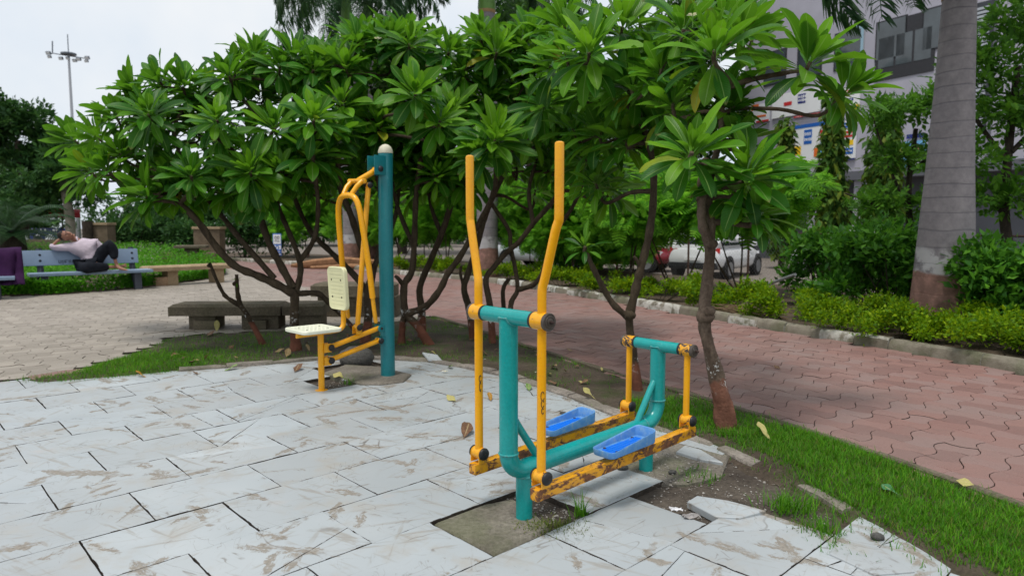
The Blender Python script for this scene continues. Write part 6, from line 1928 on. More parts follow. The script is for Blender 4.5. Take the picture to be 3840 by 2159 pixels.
for i, (px, Y, c_, lab) in enumerate(((62, 34, 'car_white', 'white scooter nearest the cycad'), (92, 33.5, 'dark_metal', 'black scooter with bright round mirror beyond the low wall'), (118, 33, 'car_white', 'white scooter with red tail beside the pale trunk'), (146, 33.6, 'car_red', 'dark red scooter right behind the sleeping man'))):
    q = AT(px, 569, Y); scooter(lab, (q.x, q.y, -.02), math.radians(-62 + 9 * i), c_)
wl = MB().box((0, 0, 0), (1, 1, 1)); q0, q1 = AT(30, 600, 29.5), AT(205, 602, 29.0)
d_ = q1 - q0
solo('low_wall', MB().box(((q0.x + q1.x) / 2, (q0.y + q1.y) / 2, .42), (d_.length, .35, .84), math.atan2(d_.y, d_.x), bev=.02), MT['stone_pillar'], 'low stone wall in front of the parked scooters', 'wall', ((q0.x + q1.x) / 2, (q0.y + q1.y) / 2, 0))
# stall with a coloured awning, far left
q = AT(120, 569, 40)
stl = thing('roadside_stall', 'small roadside stall with dark red awning and blue panel far behind the scooters', 'stall', (q.x, q.y, -.2))
part('counter', MB().box((0, 0, .75), (2.4, 1.0, 1.5), bev=.02), MT['sign_navy'], stl, world=False); part('awning', MB().box((.6, -.4, 2.35), (2.2, 1.6, .5), bev=.03), MT['car_red'], stl, world=False); part('panel', MB().box((-1.0, -.55, 2.7), (.8, .06, .7)), MT['sign_blue'], stl, world=False)
for sx in (-1, 1): part('post', MB().tube([(sx * 1.2, -.5, 0), (sx * 1.2, -.5, 3.0)], .05, 8), MT['dark_metal'], stl, world=False)
# ================================================================ benches
BRZ = math.atan2(.669, .743)
def park_bench(label, loc, rz, writing=True):
    t = thing('park_bench', label, 'bench', loc, rz, group='blue-grey concrete benches')
    Q = lambda nm, mb, m_, par=None: part(nm, mb, MT[m_], par or t, 35, world=False)
    Q('seat', MB().box((0.03, -.04, .405), (2.3, .44, .065), bev=.014), 'bench_blue')
    Mb_ = Matrix.Translation((-.10, .235, .735)) @ Matrix.Rotation(math.radians(-10), 4, 'X')
    m = MB().box((0, 0, 0), (2.18, .055, .325), bev=.014)
    bk = Q('backrest', MB().add([Mb_ @ Vector(v) for v in m.v], m.f), 'bench_blue')
    for x in (-.87, .87):
        leg = MB()
        prof = [(-.24, 0), (-.12, 0), (-.08, .16), (.10, .16), (.16, 0), (.30, 0), (.26, .38), (-.22, .38)]
        vs = [(x + dx, y, z) for dx in (-.07, .07) for y, z in prof]; n = len(prof)
        leg.add(vs, [tuple(range(n)), tuple(reversed(range(n, 2 * n)))] + [(i, (i + 1) % n, (i + 1) % n + n, i + n) for i in range(n)])
        Q('leg', leg, 'bench_leg')
        Q('back_support', MB().tube([(x, .20, .36), (x, .25, .55), (x, .325, .93)], [.065, .06, .055], 4), 'bench_leg')
        for z in (-.062, .062):
            c = Mb_ @ Vector((x + .10, -.028, z)); Q('bolt_hole', MB().lathe([(.026, 0), (.024, .004), (.012, .006)], c, Mb_.to_3x3().to_4x4() @ AX_YN, 14), 'ink', bk)
    if writing:
        # upside-down lettering, painted strokes
        r_ = random.Random(5)
        strokes = [[(0, 0), (0, .05), (.012, .06), (.022, .05)], [(.03, .0), (.03, .055)], [(.045, .05), (.06, .055), (.065, .04), (.05, .02), (.06, .005), (.07, .01)], [(.085, 0), (.085, .055)], [(.10, .055), (.10, .01), (.115, 0), (.125, .012)], [(.14, .05), (.155, .045), (.15, .03), (.14, .028), (.155, .015), (.145, 0)], [(.17, .055), (.17, 0)], [(.185, .05), (.2, .055), (.205, .035), (.19, .02)], [(.22, .0), (.22, .055)], [(.235, .055), (.235, .015), (.25, .005), (.255, .02)], [(.27, .055), (.27, 0)], [(.05, .068), (.062, .074)], [(.24, .066), (.25, .074)]]
        L_ = MB()
        for s in strokes:
            L_.tube([Mb_ @ Vector((-.44 + x * 1.25, -.0295, -.125 + (.06 - z) * 1.15)) for x, z in s], .0055, 4)
        tag(Q('lettering', L_, 'ink', bk), kind='stuff')
    return t
park_bench('blue-grey concrete bench under the sleeping man', (-9.14, 14.78, 0), BRZ)
dirx = Vector((.743, .669, 0))
b2 = Vector((-9.14, 14.78, 0)) - dirx * 2.58 + Vector((.669, -.743, 0)) * .55
park_bench('blue-grey concrete bench at the left edge under the purple cloth', b2, BRZ - .12, False)
# purple cloth over the bench back
def cloth():
    V = []; F = []; nx_, nv = 22, 26
    M = Matrix.Translation(b2) @ Matrix.Rotation(BRZ - .12, 4, 'Z')
    for j in range(nv):
        s = j / (nv - 1)
        for i in range(nx_):
            u = i / (nx_ - 1)
            x = .50 + u * .80 + .10 * s * (u - .5)
            fold = .05 * math.sin(u * 9 + 2.5 * s) + .02 * math.sin(u * 23 + 5 * s)
            if s < .35:
                a = s / .35; y = .38 - .03 * a + .02; z = .55 + .40 * a
                y += abs(fold)
            elif s < .45:
                a = (s - .35) / .1; y = .37 - .16 * a; z = .945 + .03 * math.sin(math.pi * a)
            else:
                a = (s - .45) / .55; y = .20 - .10 * min(1, a * 1.6) - .28 * max(0, a - .62) * 2; z = .945 - .50 * min(1, a * 1.65) - (.45 * max(0, a - .65) * (0.4 + .9 * u))
                y -= abs(fold) * 1.2 + .03
            V.append(M @ Vector((x + fold * .4, y, z + .03 * math.sin(u * 7 + 1) * (.5 if s < .5 else 1) - .10 * max(0, u - .75) * (1 - s))))
    for j in range(nv - 1):
        for i in range(nx_ - 1):
            F.append((j * nx_ + i, j * nx_ + i + 1, (j + 1) * nx_ + i + 1, (j + 1) * nx_ + i))
    o = solo('purple_cloth', MB().add(V, F), MT['purple'], 'dark purple cloth hung over the bench at the left edge', 'cloth', b2, smooth=80)
    md = o.modifiers.new('thickness', 'SOLIDIFY'); md.thickness = .012
cloth()

# stone benches
def stone_bench(name, label, c, rz, L_, W_, top, th, split, matn, blocks=True, seed=0):
    t = thing(name, label, 'bench', c, rz)
    Q = lambda nm, mb, m_: part(nm, mb, MT[m_], t, 30, world=False)
    def topslab(x0, x1):
        ch = .05; z0, z1 = top - th, top
        V = [(x0, -W_ / 2, z0), (x1, -W_ / 2, z0), (x1, W_ / 2, z0), (x0, W_ / 2, z0), (x0, -W_ / 2, z1 - .035), (x1, -W_ / 2, z1 - .035), (x1, W_ / 2, z1 - .035), (x0, W_ / 2, z1 - .035),
             (x0 + ch, -W_ / 2 + ch, z1), (x1 - ch, -W_ / 2 + ch, z1), (x1 - ch, W_ / 2 - ch, z1), (x0 + ch, W_ / 2 - ch, z1)]
        F = [(3, 2, 1, 0), (0, 1, 5, 4), (1, 2, 6, 5), (2, 3, 7, 6), (3, 0, 4, 7), (4, 5, 9, 8), (5, 6, 10, 9), (6, 7, 11, 10), (7, 4, 8, 11), (8, 9, 10, 11)]
        return MB().add(V, F)
    if split is None: Q('seat_slab', topslab(-L_ / 2, L_ / 2), matn)
    else:
        Q('seat_slab', topslab(-L_ / 2, split - .012), matn); Q('seat_slab', topslab(split + .012, L_ / 2), matn)
    for x, sw_ in (((-L_ * .30, .36), (L_ * .08, .5), (L_ * .40, .36)) if blocks else ((-L_ * .2, .24), (L_ * .36, .24))):
        Q('support', MB().box((x, .02, (top - th) / 2 - .02), (sw_, W_ * .72, top - th + .04), bev=.015), matn)
    return t
c1 = G(625, 825); stone_bench('stone_bench', 'dark split stone bench in front of the left frangipani trunk', (c1.x, c1.y + .12, 0), math.radians(3), 2.05, .50, .345, .155, .48, 'stone_dark')
for x in (-.55, .12):
    p = Vector((c1.x, c1.y + .12, 0)) + Matrix.Rotation(math.radians(3), 3, 'Z') @ Vector((x, -.18, .055))
    solo('loose_block', MB().box((p.x, p.y, .06), (.30, .14, .13), .05, bev=.008), MT['stone_dark'], 'grey concrete block pushed under the dark stone bench, ' + ('left one' if x < 0 else 'right one'), 'block', p, 'blocks under the dark bench')
c2 = G(890, 796); stone_bench('stone_bench', 'dark stone bench half hidden behind the seated machine', (c2.x, c2.y + .15, 0), math.radians(-4), 1.25, .55, .52, .2, None, 'stone_dark')
c3 = G(462, 716); d3 = (G(530, 702) - G(375, 722)); a3 = math.atan2(d3.y, d3.x)
stone_bench('stone_bench', 'tan stone slab bench right of the sleeping man', (c3.x - .02, c3.y + .25, 0), math.radians(48), 2.0, .5, .47, .12, None, 'stone_tan', False)
p = G(395, 718); solo('stone_block', MB().box((p.x, p.y, .10), (.50, .26, .21), math.radians(20), bev=.01), MT['stone_block'], 'reddish stone block lying under the tan stone bench', 'block', p)
# far stone planters, posts, table and stools
for i, (x0, x1, yt, Y, nm, lab, m_) in enumerate(((206, 232, 556, 27.0, 'wooden_post', 'dark brown post behind the head of the sleeping man', 'bark_dark'), (240, 280, 560, 27.5, 'stone_pillar', 'tan stone pillar with flat cap behind the sleeping man', 'stone_pillar'), (492, 560, 570, 27.0, 'stone_pillar', 'wide tan stone pillar behind the far stone table', 'stone_pillar'))):
    a, b = AT(x0, yt, Y), AT(x1, yt, Y); c = (a + b) / 2; wd = b.x - a.x
    if nm == 'wooden_post':
        solo(nm, MB().tube([(c.x, c.y, -.05), (c.x, c.y, .8), (c.x, c.y, c.z)], [wd * .5, wd * .48, wd * .46], 10, noise=.06, seed=2), MT[m_], lab, 'post', (c.x, c.y, 0))
    else:
        t = thing(nm, lab, 'pillar', (c.x, c.y, 0), .1)
        part('shaft', MB().box((0, 0, (c.z - .1) / 2), (wd * .92, .7, c.z - .1), bev=.02), MT[m_], t, world=False); part('cap', MB().box((0, 0, c.z - .05), (wd, .8, .1), bev=.015), MT['stone_tan'], t, world=False)
p = AT(480, 569, 23.0); t = thing('stone_table', 'small dark stone table beyond the ground cover', 'table', (p.x, p.y, 0), .3)
part('table_top', MB().box((0, 0, .72), (1.0, .8, .09), bev=.02), MT['stone_dark'], t, world=False); part('pedestal', MB().box((0, 0, .34), (.4, .4, .68), bev=.02), MT['stone_dark'], t, world=False)
for k, (px, lab) in enumerate(((440, 'stone stool left of the far stone table'), (535, 'stone stool right of the far stone table'))):
    p = AT(px, 569, 22.8); solo('stone_stool', MB().box((p.x, p.y, .27), (1.0 if k == 0 else .62, .42, .54), .3, bev=.03), MT['stone_pillar'], lab, 'stool', (p.x, p.y, 0))
# ---- distance sign
def text_mesh(s, size, name):
    cu = bpy.data.curves.new(name, 'FONT'); cu.body = s; cu.size = size; cu.align_x = 'CENTER'; cu.align_y = 'CENTER'; cu.extrude = .002
    o = bpy.data.objects.new(name, cu); COL.objects.link(o)
    dg = bpy.context.evaluated_depsgraph_get()
    me = bpy.data.meshes.new_from_object(o.evaluated_get(dg))
    bpy.data.objects.remove(o); return me
sa, sb = AT(686, 587, 24.6), AT(708, 643, 24.6); sc_ = (sa + sb) / 2; sw, sh_ = sb.x - sa.x, sa.z - sb.z
sg_ = thing('distance_sign', 'white and blue walking track sign reading 00 Mts beside the far end of the path', 'sign', (sc_.x, sc_.y, 0), .25)
part('post', MB().tube([(0, .03, -.05), (0, .03, sc_.z)], .025, 8), MT['galv'], sg_, world=False)
bd = part('board', MB().box((0, 0, sc_.z), (sw, .03, sh_), bev=.006), MT['sign_blue'], sg_, world=False)
part('upper_panel', MB().box((0, -.018, sc_.z + sh_ * .245), (sw * .88, .008, sh_ * .43)), MT['white_paint'], sg_, world=False)
lp_ = part('lower_panel', MB().box((0, -.018, sc_.z - sh_ * .245), (sw * .88, .008, sh_ * .43)), MT['white_paint'], sg_, world=False)
for s, zz, sz in (('00', .30, .17), ('Mts', .16, .105)):
    me = text_mesh(s, sz, 'lettering'); me.materials.append(MT['ink'])
    o = inst('lettering', me, Matrix.Translation((0, -.025, sc_.z + sh_ * zz)) @ Matrix.Rotation(math.pi / 2, 4, 'X'), sg_)
fig = MB().tube([(.055 * math.cos(a_), -.027, sc_.z - sh_ * .13 + .065 * math.sin(a_)) for a_ in np.linspace(0, 6.283, 17)], .014, 5, cap=False)
fig.tube([(-.11, -.027, sc_.z - sh_ * .30), (-.02, -.027, sc_.z - sh_ * .23), (.06, -.027, sc_.z - sh_ * .27), (.11, -.027, sc_.z - sh_ * .22)], .022, 5)
fig.tube([(-.10, -.027, sc_.z - sh_ * .40), (0, -.027, sc_.z - sh_ * .33), (.1, -.027, sc_.z - sh_ * .38)], .022, 5); fig.tube([(.11, -.027, sc_.z - sh_ * .22), (.11, -.027, sc_.z - sh_ * .40)], .018, 5)
tag(part('pictogram', fig, MT['sign_blue'], lp_, world=False), kind='stuff')
# fallen palm frond on the far kerb
p0_ = G(800, 668, .1)
fr_ = thing('fallen_palm_sheath', 'dry red-brown palm sheath lying across the far kerb', 'palm debris', p0_)
part('sheath', MB().tube([(-.9, 0, 0), (-.2, .1, .05), (.7, .2, .1), (1.9, .3, .06), (2.9, .5, .02)], [.05, .16, .20, .12, .03], 10, noise=.12, seed=3), MT['dry_palm'], fr_, world=False); part('stalk', MB().tube([(-.2, -.15, -.05), (1.2, -.2, .0), (2.6, -.1, -.04)], [.05, .08, .02], 8), MT['dry_palm'], fr_, world=False)
p = kerb_at(1862, .45)
t = thing('dry_branches', 'heap of dry brown branches on the bed by the kerb', 'branches', p)
r_ = random.Random(6)
for k in range(26):
    a = r_.uniform(-.5, .5) + 2.1; s = Vector((r_.uniform(-.25, .25), r_.uniform(-.2, .2), r_.uniform(.0, .12))); d = Vector((math.cos(a), math.sin(a), r_.uniform(-.05, .2))) * r_.uniform(.25, .6)
    part('twig', MB().tube([s - d, s + Vector((0, 0, .03)), s + d], [.008, .009, .004], 5), MT['twig'], t, world=False)

# ================================================================ sleeping person
def skin_mesh(V, E, R, sub=2, root=0):
    me = bpy.data.meshes.new('tmp'); me.from_pydata([tuple(v) for v in V], E, []); me.update()
    o = bpy.data.objects.new('tmp', me); COL.objects.link(o)
    o.modifiers.new('s', 'SKIN').use_smooth_shade = True
    sv = me.skin_vertices[0].data
    for i, r in enumerate(R): sv[i].radius = (r, r) if not hasattr(r, '__len__') else r
    sv[root].use_root = True
    m2 = o.modifiers.new('ss', 'SUBSURF'); m2.levels = sub; m2.render_levels = sub
    dg = bpy.context.evaluated_depsgraph_get()
    r = bpy.data.meshes.new_from_object(o.evaluated_get(dg))
    bpy.data.objects.remove(o)
    return r
def chain(pts, rad, V, E, R, start=None):
    prev = start
    for p, r in zip(pts, rad):
        V.append(p); R.append(r); i = len(V) - 1
        if prev is not None: E.append((prev, i))
        prev = i
    return prev
def wrinkle(me, amp, f):
    n = len(me.vertices); co = np.zeros(n * 3, np.float32); me.vertices.foreach_get('co', co); co = co.reshape(-1, 3)
    no = np.zeros(n * 3, np.float32); me.vertices.foreach_get('normal', no); no = no.reshape(-1, 3)
    x, y, z = co[:, 0], co[:, 1], co[:, 2]
    d = np.sin(f * (x * .8 + z * 1.3) + 2.2 * np.sin(f * .4 * (x - y))) + .6 * np.sin(f * 1.9 * (x * .5 - z + y) + 1.7 * np.sin(f * .5 * z))
    co = co + no * (amp * d)[:, None]
    me.vertices.foreach_set('co', co.ravel()); me.update()
def person():
    t = thing('person', 'man in pale striped shirt and black trousers asleep on the blue-grey bench', 'person', (-9.14, 14.78, 0), BRZ)
    Z = lambda x, y, z: (x, y, z)
    hip, waist, chest, neckb, neck = (-.03, .02, .56), (.03, .06, .70), (-.06, .10, .93), (-.16, .13, 1.08), (-.24, .14, 1.13)
    shL, elL, wrL, haL = (.14, .06, 1.03), (.30, -.02, .80), (.16, -.12, .66), (.09, -.14, .63)
    shR, elR, wrR, haR = (-.34, .12, .98), (-.68, .20, .95), (-.54, .20, 1.10), (-.47, .20, 1.14)
    hpL, knL, anL, ftL, toL = (.07, -.02, .57), (.36, -.20, 1.06), (.45, -.24, .58), (.48, -.30, .50), (.58, -.40, .455)
    hpR, knR, anR, ftR, toR = (-.13, -.04, .54), (-.14, -.40, .535), (.40, -.20, .52), (.50, -.16, .51), (.62, -.12, .53)
    V, E, R = [], [], []
    h = chain([hip, waist, chest, neckb, neck], [.09, .09, .10, .07, .06], V, E, R)
    chain([(-.30, .15, 1.16)], [.06], V, E, R, h)
    i = chain([shL, elL, wrL, haL], [.05, .035, .03, .034], V, E, R, 2)
    for k in range(4): chain([(haL[0] - .05 - .004 * k, haL[1] - .035 + .022 * k, haL[2] - .01), (haL[0] - .09, haL[1] - .04 + .022 * k, haL[2] - .035)], [.010, .008], V, E, R, i)
    chain([(haL[0], haL[1] - .05, haL[2]), (haL[0] - .03, haL[1] - .07, haL[2] - .01)], [.011, .009], V, E, R, i)
    i = chain([shR, elR, wrR, haR], [.05, .035, .03, .036], V, E, R, 2)
    for k in range(4): chain([(haR[0] + .05, haR[1] - .04 + .022 * k, haR[2] + .02), (haR[0] + .085, haR[1] - .045 + .022 * k, haR[2] + .0)], [.010, .008], V, E, R, i)
    chain([(haR[0] + .02, haR[1] - .055, haR[2] + .02), (haR[0] + .05, haR[1] - .075, haR[2] + .02)], [.011, .009], V, E, R, i)
    i = chain([hpL, knL, anL, ftL, toL], [.06, .045, .038, .042, .028], V, E, R, 0)
    for k in range(5): chain([(toL[0] + .03, toL[1] - .045 + .02 * k, toL[2] - .005), (toL[0] + .052 - .005 * k, toL[1] - .055 + .021 * k, toL[2] - .012)], [.010, .008], V, E, R, i)
    i = chain([hpR, knR, anR, ftR, toR], [.06, .045, .038, .042, .028], V, E, R, 0)
    for k in range(5): chain([(toR[0] + .035, toR[1] - .02 + .008 * k, toR[2] - .035 + .02 * k), (toR[0] + .056, toR[1] - .02 + .008 * k, toR[2] - .038 + .021 * k)], [.010, .008], V, E, R, i)
    bm_ = skin_mesh(V, E, R, 2, 0)
    # head: face looks up and to the right of the picture
    hc = Vector((-.40, .12, 1.20))
    up_h = Vector((-.86, .05, .25)).normalized()          # chin -> crown
    face = Vector((.18, -.85, .42)); face = (face - up_h * face.dot(up_h)).normalized()
    side = face.cross(up_h).normalized()
    HM = Matrix(((side.x, face.x, up_h.x, hc.x), (side.y, face.y, up_h.y, hc.y), (side.z, face.z, up_h.z, hc.z), (0, 0, 0, 1)))
    hd = MB()
    b = MB().ball((0, 0, 0), 1, 3)
    hv = []
    for v in b.v:
        x, y, z = v; k = 1 - .22 * max(0, -z) * (1 if y > -.2 else .6)
        yy = y * .098 + (.012 if (y > 0 and z < -.2) else 0)
        if y > .55 and -.05 < z < .35 and .15 < abs(x) < .55: yy -= .012          # eye sockets
        hv.append((x * .095 * k, yy * 1.22, z * .15))
    hd.add([HM @ Vector(v) for v in hv], b.f)
    for c_, r_, s_ in (((0, .105, -.02), .02, (.75, 1.1, 1.5)), ((0, .112, -.035), .016, (1.2, .9, .8)), ((.078, -.005, -.01), .03, (.35, .7, 1.1)), ((-.078, -.005, -.01), .03, (.35, .7, 1.1)), ((0, .092, -.075), .022, (1.3, .5, .42)), ((0, .078, -.108), .028, (1.1, .7, .6)), ((.03, .088, .03), .014, (1.5, .5, .5)), ((-.03, .088, .03), .014, (1.5, .5, .5))):
        q = MB().ball((0, 0, 0), r_, 2, s_); hd.add([HM @ ((Vector(c_) + Vector(v)) * 1.22) for v in q.v], q.f)
    bm = bmesh.new(); bm.from_mesh(bm_); h2 = hd.mesh('h', None, 0); bm.from_mesh(h2); me = bpy.data.meshes.new('b'); bm.to_mesh(me); bm.free()
    o = bpy.data.objects.new('tmp', me); COL.objects.link(o)
    rm = o.modifiers.new('r', 'REMESH'); rm.mode = 'VOXEL'; rm.voxel_size = .0075
    sm = o.modifiers.new('m', 'SMOOTH'); sm.iterations = 2; sm.factor = .5
    dg = bpy.context.evaluated_depsgraph_get(); body_me = bpy.data.meshes.new_from_object(o.evaluated_get(dg)); bpy.data.objects.remove(o)
    body_me.materials.clear(); body_me.materials.append(MT['skin']); body_me.polygons.foreach_set('use_smooth', [True] * len(body_me.polygons))
    body = part('body', body_me, None, t, world=False)
    # hair cap
    q = MB()
    for v in b.v: pass
    hairv = []; keepf = []
    for v in b.v:
        x, y, z = v; k = 1 - .22 * max(0, -z)
        hairv.append(HM @ Vector((x * .103 * k, y * .128 - .006, z * .158 + .004)))
    for f in b.f:
        c_ = np.mean([b.v[i] for i in f], axis=0)
        if c_[2] > .55 or (c_[1] < -.05 and c_[2] > -.45) or (c_[1] < .25 and c_[2] > .25): keepf.append(f)
    part('hair', MB().add(hairv, keepf), MT['hair'], body, 70, world=False)
    # closed eyes, moustache line, spectacles
    for sx in (-1, 1):
        part('eyelid', MB().tube([HM @ Vector((sx * .036 + dx, .115 - abs(dx) * .3, .022)) for dx in (-.018, -.009, 0, .009, .018)], .0028, 5), MT['hair'], body, world=False)
        part('spectacle_rim', MB().tube([HM @ Vector((sx * .032 + .024 * math.cos(a_), .132, .02 + .022 * math.sin(a_))) for a_ in np.linspace(0, 6.283, 15)], .0022, 5, cap=False), MT['spectacle'], body, world=False)
    part('mouth', MB().tube([HM @ Vector((dx, .124 - abs(dx) * .35, -.095)) for dx in (-.024, -.012, 0, .012, .024)], .0032, 5), MT['hair'], body, world=False)
    # shirt
    V, E, R = [], [], []
    h = chain([(-.01, .02, .60), (.04, .05, .70), (-.02, .09, .84), (-.08, .10, .96), (-.17, .13, 1.08)], [.20, .205, .205, .19, .10], V, E, R)
    chain([shL, elL, wrL], [.10, .080, .058], V, E, R, 3)
    chain([shR, (-.52, .16, .965), elR, (-.61, .20, 1.03)], [.10, .085, .082, .062], V, E, R, 3)
    me = skin_mesh(V, E, R, 2, 0); me.materials.clear(); me.materials.append(MT['shirt']); me.polygons.foreach_set('use_smooth', [True] * len(me.polygons))
    sh = part('shirt', me, None, t, world=False)
    wrinkle(me, .011, 16.0)
    part('collar', MB().tube([(-.20, .04, 1.10), (-.21, .08, 1.14), (-.20, .15, 1.17), (-.19, .21, 1.14)], [.012, .02, .02, .014], 8), MT['shirt'], sh, world=False)
    part('belt', MB().tube([(.10, -.13, .64), (.16, -.08, .62), (.17, 0, .60)], .018, 6), MT['sandal'], t, world=False)
    V, E, R = [], [], []
    chain([(-.03, .02, .58)], [.18], V, E, R)
    chain([hpL, (.22, -.11, .83), knL, (.41, -.23, .80), (.44, -.24, .67)], [.14, .135, .125, .10, .088], V, E, R, 0)
    chain([hpR, (-.13, -.22, .535), (-.12, -.37, .53), (.10, -.30, .52), (.30, -.235, .515)], [.14, .13, .135, .105, .09], V, E, R, 0)
    me = skin_mesh(V, E, R, 2, 0); me.materials.clear(); me.materials.append(MT['trousers']); me.polygons.foreach_set('use_smooth', [True] * len(me.polygons))
    part('trousers', me, None, t, world=False)
    wrinkle(me, .008, 14.0)
person()
# slippers on the paving
for k, (x, y, lab) in enumerate(((257, 731, 'left black sandal on the paving below the bench'), (288, 729, 'right black sandal on the paving below the bench'))):
    p = G(x, y); t = thing('sandal', lab, 'sandal', p, BRZ + (-1.3 if k == 0 else -1.0), group='pair of black sandals')
    part('sole', MB().slab([(q_[0] * (1 if q_[0] > 0 else .85), q_[1]) for q_ in rounded(.27, .10, .045)], 0, .022, .006), MT['sandal'], t, world=False)
    part('strap', MB().tube([(.05, -.05, .015), (.05, -.03, .055), (.05, 0, .068), (.05, .03, .055), (.05, .05, .015)], [.012, .02, .024, .02, .012], 8), MT['sandal'], t, world=False)
# ================================================================ rocks, litter, fallen leaves
p = G(897, 916); solo('rock', MB().ball((p.x, p.y, .07), .17, 3, (1.05, .8, .72), .05, 4), MT['rock'], 'dark rounded rock beside the foot of the teal post', 'rock', p, smooth=60)
# broken slab lying on the bare soil
def loose_slab(name, px, z, label, th=.028, tilt=(0, 0)):
    P_ = ccw([tuple(G(x, y)[:2]) for x, y in px]); c = np.mean(np.array(P_), axis=0)
    me = MB().slab([(q[0] - c[0], q[1] - c[1]) for q in P_], -th / 2, th / 2, .004).mesh(name, MT['tile'], 0)
    o = inst(name, me, Matrix.Translation((c[0], c[1], z)) @ Matrix.Rotation(tilt[0], 4, 'X') @ Matrix.Rotation(tilt[1], 4, 'Y')); tag(o, label, 'slab fragment', 'broken slab fragments'); return o
loose_slab('slab_fragment', [(1728, 1268), (1752, 1256), (1830, 1268), (1925, 1292), (1860, 1306), (1800, 1302)], .0, 'broken white slab fragment lying loose on the bare soil', .036, (.07, -.03))
loose_slab('slab_fragment', [(1700, 1140), (1722, 1124), (1762, 1135), (1818, 1168), (1765, 1160)], .001, 'pointed white slab fragment behind the rear post of the walking machine')
loose_slab('slab_fragment', [(1062, 900), (1100, 903), (1112, 912), (1078, 912)], .035, 'small white slab fragment on the edging behind the walking machine', .02, (.1, .05))
loose_slab('slab_fragment', [(2085, 1395), (2120, 1340), (2165, 1350), (2300, 1440), (2200, 1448)], -.004, 'cracked white slab at the grass edge in the lower right')
def crumple(name, x, y, size, mat, label, cat, seed):
    p = G(x, y); r_ = random.Random(seed); V = []; F = []; n = 7
    for j in range(n):
        for i in range(n):
            V.append((p.x + (i / (n - 1) - .5) * size * r_.uniform(.85, 1.1), p.y + (j / (n - 1) - .5) * size * .6 * r_.uniform(.85, 1.1), .0 + r_.uniform(0, size * .22)))
    for j in range(n - 1):
        for i in range(n - 1): F.append((j * n + i, j * n + i + 1, (j + 1) * n + i + 1, (j + 1) * n + i))
    o = solo(name, MB().add(V, F), MT[mat], label, cat, p, smooth=25); return o
crumple('litter_wrapper', 1738, 1300, .085, 'foil', 'crumpled silvery wrapper on the bare soil beside the slab fragment', 'litter', 1)
crumple('litter_wrapper', 1700, 1282, .06, 'litter', 'torn white paper scrap on the bare soil', 'litter', 2)
crumple('litter_wrapper', 2320, 1302, .075, 'litter', 'crumpled white plastic scrap in the grass at the lower right', 'litter', 3)
crumple('litter_wrapper', 1110, 868, .06, 'litter', 'small white scrap in the soil strip by the middle trees', 'litter', 4)
crumple('litter_wrapper', 870, 957, .07, 'litter', 'grey paper scrap in the hole beside the seat leg', 'litter', 5)
for k, (x, y, s_, lab) in enumerate(((1565, 1180, .03, 'small dark stone on the footing near the rear post'), (1690, 1190, .022, 'small grey pebble near the rear post'), (2205, 1355, .03, 'grey pebble on the cracked slab at the lower right'), (1415, 1040, .02, 'pebble on the slabs behind the walking machine'))):
    p = G(x, y); solo('stone', MB().ball((p.x, p.y, s_ * .4), s_, 2, (1.1, .8, .55), .14, k), MT['rock'], lab, 'stone', p, smooth=50)
DL = []
for k in range(5):
    r_ = random.Random(k + 60)
    DL.append(leaf_template(1.0, .36, r_.uniform(-1.1, .9), r_.uniform(-.5, .8), .35, k, twist=r_.uniform(-.8, .8)))
DM = {}
def dleaf(x, y, L, az, mat, label, k, z=.008, tiltx=0.0, group='fallen frangipani leaves'):
    key = (k % 5, mat)
    if key not in DM:
        V, F, U = DL[k % 5]; DM[key] = fast_mesh('leaf', np.array(V), np.array(F), MT[mat], True, np.array(U)[np.array(F).ravel()])
    p = G(x, y)
    zz = z + (float(strip_z(np.array([[p.x, p.y]]))[0]) + .01 if pip(np.array([[p.x, p.y]]), STRIP)[0] else 0)
    vs = np.array([v.co[:] for v in DM[key].vertices]); M0 = Matrix.Rotation(az, 3, 'Z') @ Matrix.Rotation(tiltx, 3, 'X') @ Matrix.Rotation(.15, 3, 'Y')
    mz = min((M0 @ Vector(v) * L).z for v in vs)
    o = inst('fallen_leaf', DM[key], Matrix.Translation((p.x, p.y, zz - mz - .004)) @ M0.to_4x4() @ Matrix.Scale(L, 4))
    tag(o, label, 'fallen leaf', group); return o
